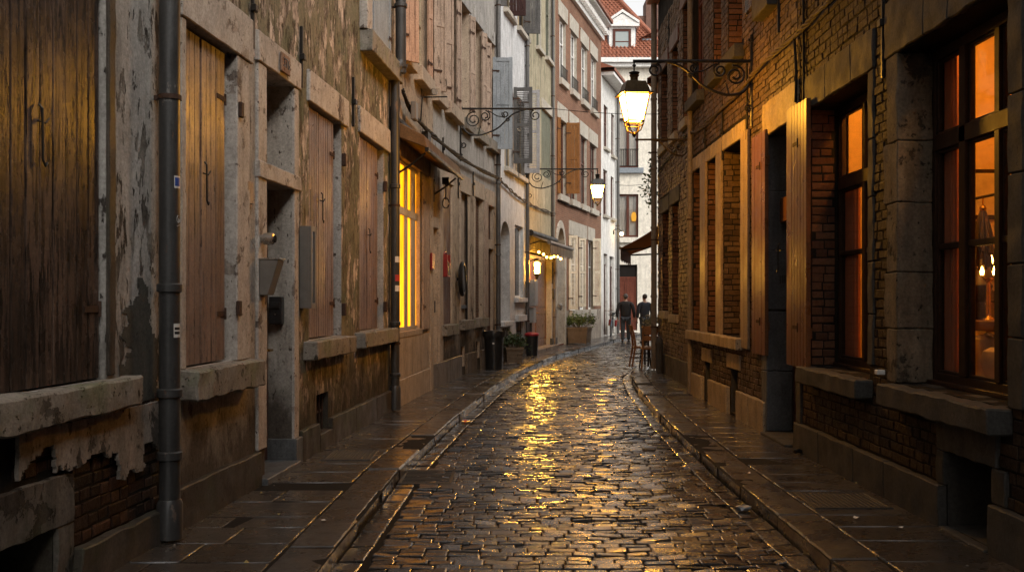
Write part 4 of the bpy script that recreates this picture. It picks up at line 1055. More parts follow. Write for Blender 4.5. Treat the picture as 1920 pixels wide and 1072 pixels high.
# cornice with dentils
mb = MB(); ct = WL.cuts()
for n_, za, zb in ((.12, 12.0, 12.18), (.2, 12.42, 12.55), (.42, 12.55, 12.74)): mb.box(LP, f0-.02, f1+.1, -.05, n_, za, zb, ct)
u = f0+.1
while u < f1: mb.box(LP, u, u+.12, -.03, .30, 12.20, 12.40); u += .26
mb.box(LP, f0, f1+.02, -.05, .14, 12.185, 12.415, ct)
mb.build('cornice', 'white', Fh, bevel=.006)

# ---- G: far white house, then the street closes with H
g0_, g1_ = f1, L(1157)
G = house('white_corner_house', 'far white house with a low sloping eave before the street end', WL, g0_, g1_)
gw = [(L(a), L(b), LZ(a, yb), LZ(a, yt)) for a, b, yb, yt in ((1132, 1140, 275, 195), (1146, 1152, 290, 212), (1131, 1139, 402, 316), (1145, 1151, 408, 330))]
gd = [(L(a), L(b), .05, LZ(a, yt)) for a, b, yt in ((1132, 1139, 475), (1143, 1151, 480))]
wall_mesh(WL, g0_, g1_, -.25, 10.6, [(*w, .15, 0, 1) for w in gw+gd]).build('wall', ['plG', 'dark'], G)
roof_part(WL, g0_, g1_, 10.9, G, over=.55, rise=2)
MB().box(LP, g0_+.11, g1_+.1, -.05, .5, 10.62, 10.75, WL.cuts()).build('eave', 'white', G)
for w in gw: window(WL, *w, -.08, G, 'frame_red', 'glassdk', sill=True)
for w in gd: panel_door(WL, w[0]+.01, w[1]-.01, .05, w[3], -.1, G, 'door_dk', transom=w[3]-.5)
downpipe(WL, L(1158, .1), (.02, 10.5), G, 'pipe_zn', r=.07, n=.12, joints=(2, 5, 8))

# ---- H: end of the street
h0, h1 = 0., WH.c[-1]
H = house('dormer_house', 'cream house closing the street, red tiled mansard roof with a white dormer', WH, h0, h1)
HP = WH.P; HS = WH.S
def HZ(y): return CH+(HY-y)/FPX*52
hh = [(HS(1158), HS(1197), HZ(315), HZ(222)), (HS(1158), HS(1197), HZ(445), HZ(364)), (HS(1156), HS(1195), -.1, HZ(496))]
hx = [(HS(x), HS(x)+1.1, a, b) for x in (1060, 1105) for a, b in ((HZ(315), HZ(222)), (HZ(445), HZ(364)))]
HT = HZ(128)
wall_mesh(WH, h0, h1, -.3, HT, [(*w, .45, 0, 1) for w in hh+hx]).build('wall', ['plH', 'dark'], H)
for w in hh[:2]+hx: window(WH, *w, -.1, H, 'frame_red', 'glass', cols=2, rows=(), fw=.1, bw=.14, sill=True, curtain='net')
for w in hh[:2]: lintel(WH, w[0]-.1, w[1]+.25, w[2]-.28, w[2]-.003, .18, H, 'zinc' if w is hh[0] else 'plH', 'ledge', n0=.002)
mb = MB(); w = hh[0]
for k in range(9): u = w[0]+(w[1]-w[0])*(k+.5)/9; mb.tube([HP(u, .08, w[2]+.05), HP(u, .08, w[2]+.95)], .014, 5)
mb.tube([HP(w[0], .08, w[2]+.96), HP(w[1], .08, w[2]+.96)], .024, 6); mb.tube([HP(w[0], .08, w[2]+.1), HP(w[1], .08, w[2]+.1)], .016, 6)
mb.build('balcony_rail', 'iron', H)
w = hh[2]; panel_door(WH, w[0]+.02, w[1]-.02, -.1, w[3], -.1, H, 'door_red', leaves=2, transom=HZ(522))
mb = MB()
for n_, a, b in ((.35, HZ(128), HZ(121)), (.5, HZ(121)+.003, HZ(112))): mb.box(HP, h0-.05, h1+n_, -.1, n_, a, b)
mb.build('cornice', 'white', H, bevel=.01)
t = thing('reflection_glow', 'added yellow glow imitating a lamp reflection in the lower window of the street-end house', 'lamp', tuple(HP(HS(1189), -.3, HZ(400))))  # added glowing body imitating a reflection, no lamp hangs here
MB().lathe([(.10, -.25), (.14, -.03), (.10, .17), (.04, .22)], tuple(HP(HS(1189), -.13-.02, HZ(405))), 14).build('shade', 'shade', t, smooth=True)
mb = MB(); mb.tube([HP(HS(1189), -.15, HZ(405)+.21), HP(HS(1189), -.15, HZ(366))], .01, 5); mb.build('cord', 'cable', t)
# mansard roof laid in tile rows, hipped at the right end
ez = HZ(112)
def roofrow(k, n):   # point on front slope
    return None
mb = MB(); rows = 34; top = 18.6
x0, x1 = 2.4, 8.35; y0 = 51.7
for k in range(rows):
    f0_, f1_ = k/rows, (k+1)/rows
    za, zb = ez+(top-ez)*f0_, ez+(top-ez)*f1_
    ya, yb = y0+2.6*f0_, y0+2.6*f1_
    xa, xb = x1-3.3*f0_, x1-3.3*f1_
    n = max(1, int((xa-x0)/.2))
    for i in range(n):
        u0, u1 = x0+(xa-x0)*i/n, x0+(xa-x0)*(i+1)/n
        t0, t1 = min(u0, xb) if i < n-1 else min(u0, xb), min(u1, xb)
        K = 4
        for q in range(K):
            wv = lambda r: .035*math.sin(math.pi*2*r)
            p, p2 = u0+(u1-u0)*q/K, u0+(u1-u0)*(q+1)/K
            mb.quad(Vector((p, ya-.05+wv(q/K)*-1, za-.03)), Vector((p2, ya-.05-wv((q+1)/K), za-.03)), Vector((min(p2, xb+.05), yb-wv((q+1)/K), zb)), Vector((min(p, xb+.05), yb-wv(q/K), zb)))
    # hip side
    mb.quad(Vector((xa+.02, ya, za)), Vector((xa+.02, ya+9-5*f0_, za)), Vector((xb+.02, yb+9-5*f1_, zb)), Vector((xb+.02, yb, zb)))
mb.build('roof', 'tile', H)
mb = MB(); mb.tube([Vector((x1-3.3*f+.03, y0+2.6*f-.03, ez+(top-ez)*f+.03)) for f in [i/20 for i in range(21)]], .13, 8); mb.build('ridge_tiles', 'tile', H, smooth=True)
# dormer
dm = lambda u, n, z: HP(u, n, z)
def HU(px, n): return WH.S(px, n)
def HZn(y, n): return CH+(HY-y)/FPX*(52-n)
q = -.1; ua_, ub_2 = HU(1142, q), HU(1191, q); za_, zb_ = HZn(113, q), HZn(46, q)
mb = MB(); mb.box(dm, ua_, ub_2, -3, q, za_, zb_); o = mb.build('dormer', 'white', H, bevel=.01)
MB().box(dm, ua_-.05, ub_2+.05, -3, -.2, za_+.2, zb_-.01).build('dormer_cheek', 'zinc', o)
wd_ = (HU(1149, q), HU(1183, q), HZn(112, q)+.15, HZn(55, q))
mb = MB(); m_ = dm
mb.box(m_, wd_[0], wd_[0]+.13, q+.001, q+.06, wd_[2], wd_[3]); mb.box(m_, wd_[1]-.13, wd_[1], q+.001, q+.06, wd_[2], wd_[3]); mb.box(m_, wd_[0]+.13, wd_[1]-.13, q+.001, q+.059, wd_[2], wd_[2]+.14); mb.box(m_, wd_[0]+.13, wd_[1]-.13, q+.001, q+.059, wd_[3]-.13, wd_[3])
wo = mb.build('dormer_window', 'frame_red', o)
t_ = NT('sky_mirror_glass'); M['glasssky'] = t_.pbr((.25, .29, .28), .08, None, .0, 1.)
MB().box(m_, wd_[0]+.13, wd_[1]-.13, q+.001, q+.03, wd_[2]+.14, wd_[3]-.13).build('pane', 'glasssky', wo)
MB().box(m_, wd_[0]+.13, wd_[1]-.13, q+.031, q+.045, wd_[2]+.75, wd_[2]+.8).build('window_bar', 'frame_red', wo)
mb = MB(); um = (ua_+ub_2)/2; zp = HZn(27, q)
mb.add([dm(ua_-.18, q+.15, zb_), dm(ub_2+.18, q+.15, zb_), dm(um, q+.15, zp), dm(ua_-.18, -3, zb_), dm(ub_2+.18, -3, zb_), dm(um, -3, zp)], [[0, 1, 2], [0, 2, 5, 3], [1, 4, 5, 2], [0, 3, 4, 1]])
mb.box(dm, ua_-.2, ub_2+.2, -3, q+.2, zb_-.14, zb_-.004)
for sx, ex in ((ua_-.2, um), (ub_2+.2, um)):
    mb.add([dm(sx, q+.22, zb_), dm(ex, q+.22, zp+.05), dm(ex, q+.22, zp+.2), dm(sx, q+.22, zb_+.14), dm(sx, -3, zb_), dm(ex, -3, zp+.05), dm(ex, -3, zp+.2), dm(sx, -3, zb_+.14)],
           [[0, 1, 2, 3], [7, 6, 5, 4], [0, 4, 5, 1], [1, 5, 6, 2], [2, 6, 7, 3], [3, 7, 4, 0]])
mb.build('pediment', 'white', o)
lintel(WH, ua_-.15, ub_2+.15, za_-.3, za_-.003, .12, o, 'zinc', 'dormer_apron', n0=-.3)
# grey side dormer at the right of the roof
mb = MB(); mb.box(HP, HS(1205), HS(1236), -2.2, -.3, HZ(122), HZ(70)); mb.build('side_dormer', 'zinc', H, bevel=.01)
MB().add([HP(HS(1200), .0, HZ(72)), HP(HS(1240), .0, HZ(52)), HP(HS(1240), -3, HZ(44)), HP(HS(1200), -3, HZ(60))], [[0, 1, 2, 3]]) .build('side_dormer_roof', 'tile', H)
MB().box(HP, HS(1207), HS(1234), -.3+.003, -.27, HZ(118), HZ(92)).build('dormer_boards', 'wood_near', H)
# chimney house far behind
K2 = thing('chimney_house', 'dull brick gable and chimney rising behind the tiled mansard roof', 'house', (8.6, 62, 0))
mb = MB()
idm = lambda u, n, z: Vector((u, 60+n, z))
mb.box(idm, 6.9, 12, 0, 6, -.2, CH+(HY-30)/FPX*60); mb.build('wall', 'brH2', K2)
MB().box(idm, 8.05, 9.1, -.2, 1.2, 15, CH+(HY-1)/FPX*60).build('chimney', 'brH2', K2)
MB().lathe([(.22, 0), (.26, .1), (.2, .5), (.28, .55), (.3, .75), (.1, .95)], (8.55, 60.3, CH+(HY-1)/FPX*60+.001), 10).build('chimney_pot', 'tile', K2, smooth=True)
# =================================================================== RIGHT SIDE
RS, RP = WR.S, WR.P
def RZ(px, y, n=0.): return WR.Z(px, y, n)
def rh(pa, pb, z0, z1): a, b = sorted((RS(pa), RS(pb))); return (a, b, z0, z1)
# ---- R3: nearest right house with lit windows
r0, r1 = WR.Y2S(-40), RS(1497)  # unseen length behind the viewer added to darken the near lane
R3 = house('lit_window_house', 'nearest right house, dark brick with grey stone lintels and orange lit windows', WR, RS(1900), r1)
bw = rh(1687, 1897, .905, 3.42); sw = rh(1521, 1631, .89, 3.42); cl = rh(1777, 1866, .02, .52)
bw2 = (bw[0]-3.2, bw[0]-1.5, .905, 3.42)
upr = [rh(1540, 1610, 5.0, 6.9), rh(1700, 1860, 5.0, 6.9)]
wall_mesh(WR, r0, r1, -.25, 9.3, [(*bw, .34, 0, None), (*sw, .34, 0, None), (*cl, .5, 0, 2, 1), (*bw2, .3, 0, 2, 1)]+[(*u, .2, 0, 2, 1) for u in upr]).build('wall', ['mortR', 'stoneR', 'dark'], R3)
roof_part(WR, r0, r1, 9.3, R3)
window(WR, *bw2, -.25, R3, 'frame_dk')
for u in upr: window(WR, *u, -.12, R3, 'frame_dk', sill=True, sillmat='stoneR')
blk = [bw, sw, cl]+upr
stones = []
def stone(a, b, c, d, n1=.02, mat='stoneR', nm='stone_block', n0=-.02, rough=.006, root=None):
    a, b = min(a, b), max(a, b)
    lintel(WR, a, b, c, d, n1, root or R3, mat, nm, n0=n0, rough=rough); blk.append((a, b, c, d))
# lintels in blocks, jambs, sills, plinth
def blocks(px_list, c, d, **k):
    s = [RS(x) for x in px_list]
    for a, b in zip(s, s[1:]): stone(min(a, b)+.003, max(a, b)-.003, c, d, **k)
blocks([1512, 1552, 1600, 1642], 3.423, 3.75, n1=.028, nm='lintel')
blocks([1664, 1738, 1784, 1840, 1930], 3.423, 3.86, n1=.03, nm='lintel')
for za, zb, wx in ((.91, 1.32, 1668), (1.325, 1.75, 1663), (1.755, 2.28, 1668), (2.285, 2.75, 1662), (2.755, 3.418, 1668)):
    stone(RS(wx), bw[1]-.010, za, zb, n1=.025, nm='jamb_stone', n0=-.25, mat='stoneRl')
    stone(bw[0]+.008, RS(1925), za, zb, n1=.025, nm='jamb_stone', n0=-.25)
    stone(sw[0]-.002, RS(1641), za+.1, zb+.0 if zb > 3.4 else zb+.098, n1=.022, nm='jamb_stone', n0=-.02)
for (sl, sr, z, th) in ((1679, 1899, .902, .16), (1519, 1637, .887, .16)):
    lintel(WR, RS(sr), RS(sl), z-th, z, .15, R3, 'stoneR', 'sill', n0=-.24, rough=.008, bevel=.012); blk.append((RS(sr), RS(sl), z-th, z+.03))
ps = [1497, 1545, 1612, 1670, 1775]
for a, b in zip(ps, ps[1:]): stone(RS(b)+.004, RS(a)-.004, -.2, .285, n1=.06, nm='plinth_block', rough=.006)
stone(RS(2300), RS(1868)-.003, -.2, .30, n1=.06, nm='plinth_block', rough=.006)
stone(RS(1876), RS(1762), .523, .74, n1=.03, nm='cellar_lintel'); stone(cl[1]+.002, RS(1762), .29, .52, n1=.028, nm='cellar_jamb'); stone(RS(1892), cl[0]-.002, .305, .52, n1=.028, nm='cellar_jamb')
lintel(WR, cl[0]+.003, cl[1]-.003, -.1, .017, .07, R3, 'stoneR', 'cellar_sill', n0=-.3)
stone(RS(1506), RS(1497)-.002, .287, .92, n1=.03, nm='quoin'); stone(RS(1505), RS(1497)-.002, .925, 1.0, n1=.026, nm='quoin')
mb = lay_bricks(MB(), RP, RS(2150), r1-.004, .30, 6.0, blk); mb.build('brickwork', 'brR3', R3)
# brick on the far cheek of the small window, old stone on that of the big one
def cheek(s): return lambda u, n, z: RP(s-n, -u, z)
lay_bricks(MB(), cheek(sw[1]), .0, .235, .895, 3.41, course=.082, L=(.12, .235), out=(.002, .010)).build('reveal_brick', 'brRed', R3)
# windows: dark joinery, clear panes
def rwin(W4, n, posts, rowsz, root, far_first=True, fw=.05):
    a, b, c, d = W4; mb = MB(); m = RP
    mb.box(m, a, a+fw, n-.07, n, c, d); mb.box(m, b-fw, b, n-.07, n, c, d)
    mb.box(m, a+fw, b-fw, n-.069, n-.001, c, c+.09); mb.box(m, a+fw, b-fw, n-.069, n-.001, d-.08, d)
    for (u, w, pr) in posts: mb.box(m, u-w/2, u+w/2, n-.066, n+pr, c+.09, d-.08)
    for (z, h, pr) in rowsz: mb.box(m, a+fw, b-fw, n-.064, n+pr, z-h/2, z+h/2)
    # casement stiles beside every post and frame
    edges = [a+fw]+[x for u, w, p in sorted(posts) for x in (u-w/2, u+w/2)]+[b-fw]
    zed = [c+.09]+[x for z, h, p in sorted(r for r in rowsz if r[1] > .07) for x in (z-h/2, z+h/2)]+[d-.08]
    for u0, u1 in zip(edges[::2], edges[1::2]):
        for z0, z1 in zip(zed[::2], zed[1::2]):
            st = .022
            mb.box(m, u0, u0+st, n-.055, n-.015, z0, z1); mb.box(m, u1-st, u1, n-.055, n-.015, z0, z1)
            mb.box(m, u0+st, u1-st, n-.0545, n-.0155, z0, z0+st); mb.box(m, u0+st, u1-st, n-.0545, n-.0155, z1-st, z1)
    mb.box(m, a, b, n, n+.05, c-.0, c+.035)
    o = mb.build('window', 'frame_dk', root, bevel=.005)
    MB().box(m, a+fw*.6, b-fw*.6, n-.04, n-.034, c+.06, d-.05).build('pane', 'glass', o)
    return o
def at(Y): return WR.Y2S(Y)
rwin(bw, -.25, [(at(7.06), .10, .012), (at(6.56), .07, .008), (at(6.21), .08, .008)], [(2.72, .12, .012), (1.94, .045, -.01)], R3)
rwin(sw, -.26, [(at(9.08), .075, .008)], [(2.67, .12, .015), (1.99, .045, -.005)], R3)
# the lit room behind both windows
mb = MB(); X0, X1, Y0, Y1, Z0, Z1 = 3.32, 5.6, 4.4, 10.05, .1, 4.3
v = [(X0, Y0, Z0), (X1, Y0, Z0), (X1, Y1, Z0), (X0, Y1, Z0), (X0, Y0, Z1), (X1, Y0, Z1), (X1, Y1, Z1), (X0, Y1, Z1)]
mb.add(v, [[0, 1, 2, 3], [4, 7, 6, 5], [0, 4, 5, 1], [1, 5, 6, 2], [2, 6, 7, 3]])
# wall pieces between the windows, seen from inside
for ya, yb in ((Y0, bw_y0 := RP(bw[0], 0, 0).y), (RP(bw[1], 0, 0).y, RP(sw[0], 0, 0).y), (RP(sw[1], 0, 0).y, Y1)): mb.quad((X0, ya, Z0), (X0, yb, Z0), (X0, yb, Z1), (X0, ya, Z1))
mb.quad((X0, Y0, Z0), (X0, Y1, Z0), (X0, Y1, .88), (X0, Y0, .88)); mb.quad((X0, Y0, 3.43), (X0, Y1, 3.43), (X0, Y1, Z1), (X0, Y0, Z1))
mb.build('room', 'wall_in', R3)
def interior_light(name, loc, power, col, r=.12):
    l = bpy.data.lights.new(name, 'POINT'); l.energy = power; l.color = col; l.shadow_soft_size = r
    o = bpy.data.objects.new(name, l); C.objects.link(o); o.location = loc; return o
interior_light('room_lamp', (3.62, 7.0, 3.95), 48, (1, .47, .08))
interior_light('room_lamp', (3.7, 9.0, 3.95), 28, (1, .44, .07))
def curtain(x, ya, yb, z0, z1, name, label, mat='curtain'):
    mb = MB(); N = 26
    f = lambda k: x+.018*math.sin(k*1.3)
    for k in range(N):
        y, y2 = ya+(yb-ya)*k/N, ya+(yb-ya)*(k+1)/N
        mb.add([(f(k), y, z0), (f(k+1), y2, z0), (f(k+1), y2, z1), (f(k), y, z1), (f(k)+.01, y, z0), (f(k+1)+.01, y2, z0), (f(k+1)+.01, y2, z1), (f(k)+.01, y, z1)],
               [[0, 1, 2, 3], [7, 6, 5, 4], [0, 3, 7, 4], [1, 5, 6, 2], [0, 4, 5, 1], [3, 2, 6, 7]])
    return tag(mb.build(name, mat, None, smooth=True), label, 'curtain')
curtain(3.275, 7.33, 7.565, .95, 3.40, 'curtain', 'terracotta curtain at the far side of the big lit window')
curtain(3.275, 9.42, 9.80, .93, 2.62, 'curtain', 'terracotta curtain inside the smaller lit window beside the plank shutter')
# things in the big window
t = thing('hanging_rail', 'thin dark rail inside the big lit window carrying tied bunches', 'rail', (3.75, 7.3, 2.36))
mb = MB(); mb.tube([(3.75, 8.5, 2.36), (3.75, 6.6, 2.36)], .012, 6); mb.build('rail', 'iron', t)
mb = MB()
for y in (8.45, 6.7): mb.tube([(3.75, y, 2.36), (3.75, y, 4.29)], .006, 5)
mb.build('hanger', 'iron', t)
def bunch(y, L_, label):
    o = thing('dried_bunch', label, 'dried flowers', (3.75, y, 2.35)); mb = MB()
    for k in range(60):
        a = random.random()*6.28; r = random.random()**.5*.10; z = -L_*random.uniform(.55, 1)
        mb.tube([(3.75+.012*math.cos(a), y+.012*math.sin(a), 2.28), (3.75+r*.6*math.cos(a), y+r*.6*math.sin(a), 2.28+z*.5), (3.75+r*math.cos(a), y+r*math.sin(a), 2.28+z)], [.004, .006, .011], 4)
    mb.build('stems', 'dried', o)
    hb = MB(); hb.tube([(3.75, y, 2.35), (3.75, y, 2.26)], .007, 5); hb.lathe([(.024, 0), (.028, .02), (.02, .04)], (3.75, y, 2.25), 8); hb.build('tie', 'gold', o)
for y, l_, lb in ((7.93, .52, 'fuller bunch of dried stems hanging in the big window, fullest on the rail'), (8.16, .36, 'shorter bunch of dried stems hanging in the big window beside the fuller bunch'), (7.52, .42, 'bunch of dried stems hanging near the window post in the big window')): bunch(y, l_, lb)
t = thing('display_counter', 'orange wooden counter top crossing the big lit window at chest height', 'counter', (4.0, 7.2, 0))
MB().box(lambda u, n, z: Vector((n, u, z)), 6.2, 9.4, 3.62, 4.05, 1.30, 1.38).build('counter_top', 'wood_or', t, bevel=.006)
mb = MB()
for y in (6.3, 7.4, 9.3): mb.box(lambda u, n, z: Vector((n, u, z)), y, y+.06, 3.68, 4.0, .101, 1.299)
mb.build('counter_leg', 'wood_or', t)
def on_counter(name, y, prof, mat, label, cat, x=3.85, seg=14):
    o = thing(name, label, cat, (x, y, 1.382)); MB().lathe(prof, (x, y, 1.382), seg).build('body', mat, o, smooth=True); return o
o = on_counter('bottle', 8.50, [(.04, 0), (.042, .2), (.015, .26), (.014, .32)], 'glassdk', 'dark bottle on the counter behind the big lit window', 'bottle')
o = on_counter('vase', 8.22, [(.06, 0), (.075, .05), (.05, .14), (.09, .2), (.11, .28), (.04, .36), (.03, .42)], 'frame_dk', 'dark rounded vase standing on the window counter', 'vase')
o = on_counter('candle_stand', 8.05, [(.05, 0), (.02, .03), (.016, .3), (.045, .33), (.045, .34)], 'gold', 'brass candle stand with small lit bulbs on the window counter', 'candle stand')
mb = MB()
for a in range(4): mb.lathe([(.012, 0), (.018, .03), (.004, .07)], (3.85+.05*math.cos(a*1.57), 8.05+.05*math.sin(a*1.57), 1.382+.36+.09*(a % 2)), 8)
mb.build('flame_bulb', 'bulb', o)
for y, lb in ((8.36, 'cream tin box beside the bottle on the window counter'), (7.62, 'cream tin box near the post on the window counter')):
    o = MB().box(lambda u, n, z: Vector((n, u, z)), y-.05, y+.05, 3.78, 3.9, 1.382, 1.50).build('tin_box', 'cream_dress', None, bevel=.008); tag(o, lb, 'box')
t = tag(MB().box(lambda u, n, z: Vector((n, u, z)), 8.48, 8.66, 4.02, 4.03, 1.40, 2.15).build('paper_scroll', 'cream_dress', None), 'long cream paper sheet standing behind the big lit window', 'poster')
t['label'] = 'long cream paper sheet standing behind the big lit window'
def dress(y, x, h, label):
    mb = MB(); K = 18; vs = []; prof = [(.24, 0), (.21, .18), (.15, .5), (.10, h*.72), (.085, h*.80), (.12, h*.9), (.10, h*.97), (.03, h)]
    fs = []
    for r, z in prof:
        for k in range(K):
            a = 6.283*k/K; f = 1+.12*math.sin(a*5)*(1-z/h); vs.append((x+r*f*math.cos(a)*.8, y+r*f*math.sin(a), .15+z))
    for i in range(len(prof)-1):
        for k in range(K): k2 = (k+1) % K; fs.append([i*K+k, i*K+k2, (i+1)*K+k2, (i+1)*K+k])
    mb.add(vs, fs)
    mb.lathe([(.15, 0), (.15, .03), (.02, .05), (.02, .15)], (x, y, .101), 12)
    return tag(mb.build('dress_form', 'cream_dress', None, smooth=True), label, 'dress form')
dress(7.78, 3.68, 1.12, 'cream linen dress form below the counter, nearer the window post')
dress(7.42, 3.60, 1.04, 'cream linen dress form standing by the third pane of the big window')
o = tag(MB().tube([(3.60, 7.52, .55), (3.62, 7.40, 1.02)], .010, 6).build('wooden_stick', 'gold', None), 'thin slanting stick beside the cream dress form in the window', 'stick')
t = thing('wall_shelf', 'dark shelf unit full of jars at the back of the lit shop room', 'shelf', (4.8, 9.9, .1))
sm = lambda u, n, z: Vector((u, n, z)); mb = MB()
for x in (4.3, 5.3): mb.box(sm, x-.02, x+.02, 9.75, 10.04, .101, 2.1)
for k in range(5): mb.box(sm, 4.321, 5.279, 9.752, 10.038, .25+k*.42, .275+k*.42)
mb.build('shelf_frame', 'frame_dk', t)
for k in range(5):
    for j in range(6):
        x = 4.42+j*.15+random.uniform(-.02, .02); h = random.uniform(.12, .30); r = random.uniform(.03, .055)
        MB().lathe([(r, 0), (r, h*.65), (r*.45, h*.8), (r*.45, h)], (x, 9.88, .276+k*.42), 9).build('jar', random.choice(['gold', 'dried', 'cream_dress', 'glassdk', 'curtain']), t, smooth=True)
t = thing('picture_frame', 'dark framed pale picture on the ochre wall of the lit shop room', 'picture', (4.75, 10.03, 2.6))
MB().box(sm, 4.55, 4.95, 10.0, 10.045, 2.35, 2.85).build('frame', 'frame_dk', t, bevel=.006); MB().box(sm, 4.59, 4.91, 9.995, 9.9995, 2.39, 2.81).build('picture', 'cream_dress', t)
# anchors, cables
for xx, ya, yb in ((1660, -60, 148), (1463, -80, 62)): anchor(WR, RS(xx), RZ(xx, yb), RZ(xx, ya), R3 if xx > 1500 else R3)
o = tag(MB().box(RP, RS(1663), RS(1657), .01, .075, RZ(1660, 702), RZ(1660, 693)).build('cable_clip_box', 'whitepl', None, bevel=.006), 'small white plastic stub on the brick between the two lit windows', 'cable box')
o = tag(MB().tube([RP(RS(1514), .06, RZ(1514, 846)), RP(RS(1516), .10, RZ(1516, 844)), RP(RS(1517), .14, RZ(1516, 846))], .022, 8).build('water_tap', 'iron', None), 'small dark tap poking out of the right plinth near the recessed doorway', 'tap')

# ---- R2: house with swung shutters, lit by the lamp
q0, q1 = r1, WR.c[-1]
R2h = house('lamp_lit_house', 'brown brick house under the big street lamp, tall shutters and a dark stone doorway', WR, q0, q1)
o1 = rh(1300, 1313.5, 1.05, 3.6); o2 = rh(1327.5, 1342, 1.05, 3.6); o3 = rh(1357, 1388, 1.05, 3.6)
dD = rh(1441, 1494, .03, 3.42)
vA = rh(1323, 1332, .03, .60); vB = rh(1371, 1384, .03, .62)
U1 = rh(1300, 1319, 4.76, 7.2); U2 = rh(1338, 1353, 4.8, 7.2); U3 = rh(1366, 1392, 4.8, 7.2)
wall_mesh(WR, q0, q1, -.25, 7.9, [(*o1, .26, 0, 2, 1), (*o2, .26, 0, 3, 1), (*o3, .3, 0, 3, 1), (*dD, .40, 0, 2, 4), (*vA, .3, 0, 2, 4), (*vB, .3, 0, 2, 4), (*U1, .25, 0, 2, 1), (*U2, .25, 0, 2, 1), (*U3, .25, 0, 2, 1)]).build('wall', ['mortR', 'mortR', 'dark', 'brOld', 'stoneR'], R2h)
roof_part(WR, q0, q1, 7.9, R2h)
blk = [o1, o2, o3, dD, vA, vB, U1, U2, U3]
def stone2(pa, pb, c, d, **k): stone(RS(pb), RS(pa), c, d, root=R2h, **k)
for a, b in ((1298.5, 1310), (1310.3, 1322), (1322.4, 1338), (1338.4, 1358), (1358.5, 1377), (1377.5, 1400)): stone2(a, b, 3.603, 3.81, n1=.03, mat='stoneRw', nm='lintel')
for a, b in ((1298.5, 1320), (1320.5, 1346), (1346.5, 1397)): stone2(a, b, .90, 1.046, n1=.12, mat='stoneRw', nm='sill', rough=.009)
ps = [1297.5, 1321, 1333, 1369, 1386, 1410, 1440]
for a, b in zip(ps, ps[1:]):
    if (a, b) in ((1321, 1333), (1369, 1386)): continue
    stone2(a+.3, b-.3, -.2, .36, n1=.055, mat='stoneRw', nm='plinth_block', rough=.006)
for v_, (a, b) in ((vA, (1319, 1336)), (vB, (1366, 1390))): stone2(a, b, v_[3]+.003, v_[3]+.2, n1=.03, mat='stoneRw', nm='vent_lintel'); grille(WR, v_[0], v_[1], v_[2], v_[3], -.08, R2h, 3)
for z in (.03, .72, 1.42, 2.1, 2.78):     # dark stone door jamb blocks, far and near side
    zb = min(z+(.685 if z < 2.7 else .635), 3.415)
    stone2(1432.5, 1442.2, z+.004, zb, n1=.03, mat='stoneDk', nm='door_jamb', n0=-.27); 
    blk.append((dD[0]-.12, dD[0], z, zb)); lintel(WR, dD[0]-.0, dD[0]+.10, z+.004, zb, -.03, R2h, 'stoneDk', 'door_jamb', n0=-.27)
stone2(1434, 1500, 3.423, 3.80, n1=.035, mat='stoneRw', nm='lintel')
lintel(WR, dD[0]+.1, dD[1]-.004, -.1, .03, .10, R2h, 'stoneR', 'door_step', n0=-.28)
lintel(WR, dD[0]+.105, dD[1]-.004, 2.42, 2.70, -.12, R2h, 'wood_or', 'transom_bar', n0=-.26, rough=0)
panel_door(WR, dD[0]+.11, dD[1]-.01, .035, 2.41, -.27, R2h, 'door_dk')
mb = lay_bricks(MB(), RP, q0+.004, q1-.004, .37, 7.2, blk+[(U1[0]-.1, U1[1]+.1, 4.58, 4.76), (U2[0]-.1, U2[1]+.1, 4.62, 4.8), (U3[0]-.1, U3[1]+.1, 4.6, 4.8)], course=.076); mb.build('brickwork', 'brR2', R2h)
for w_ in (o1, o2, o3, U2, U3):
    lay_bricks(MB(), cheek(w_[1]), .0, .25, w_[2]+.01, w_[3]-.005, course=.076, L=(.12, .23), out=(.002, .009)).build('reveal_brick', 'brRed' if w_ is not o3 else 'brR2', R2h)
for w_, z in ((U1, 4.755), (U2, 4.795), (U3, 4.795)): lintel(WR, w_[0]-.1, w_[1]+.1, z-.17, z, .13, R2h, 'stoneR', 'sill', n0=-.2, rough=.006)
window(WR, *U1, -.08, R2h, 'frame_red'); window(WR, *U2, -.2, R2h, 'frame_red'); window(WR, *U3, -.2, R2h, 'frame_red')
# folded shutters standing against the wall, near edges free
def rleaf(xh, xf, k0, z0, z1, mat, th=.045, **k):
    a, b = sorted((RS(xh, k0+th), RS(xf, k0+th)))
    return shutter(RP, a, b, k0, z0, z1, 'plank', mat, R2h, th=th, **k)
rleaf(1312, 1322, .004, 1.02, 3.62, 'wood_pale', th=.036, pitch=.2)
rleaf(1341, 1351, .004, 1.04, 3.60, 'wood_pale', th=.036, pitch=.2)
rleaf(1388, 1401, .015, .93, 3.64, 'wood_pale', th=.036, pitch=.2)
s_ = rleaf(1409, 1434, .02, .90, 3.48, 'wood_or', pitch=.16, hinges=RS(1435), hook=None)
s2 = rleaf(1474, 1512, .05, .87, 3.50, 'wood_or', pitch=.10, hinges=RS(1513), hook=(RS(1481), 1.98))
rleaf(1396, 1433, .06, 5.02, 7.2, 'sh_brown' if 0 else 'wood_near', pitch=.12)
stone_s = lintel(WR, RS(1462), RS(1431), RZ(1431, 42), RZ(1431, 42)+.26, .14, R3, 'stoneR', 'sill', rough=.006)
downpipe(WR, RS(1295, .05), (.02, 7.8), R2h, 'pipe_old', r=.042, n=.06, joints=(1.4, 3.6, 5.2))
for xx, ya, yb in ((1357, 195, 300), (1324, 225, 305)): anchor(WR, RS(xx), RZ(xx, yb), RZ(xx, ya), R2h)
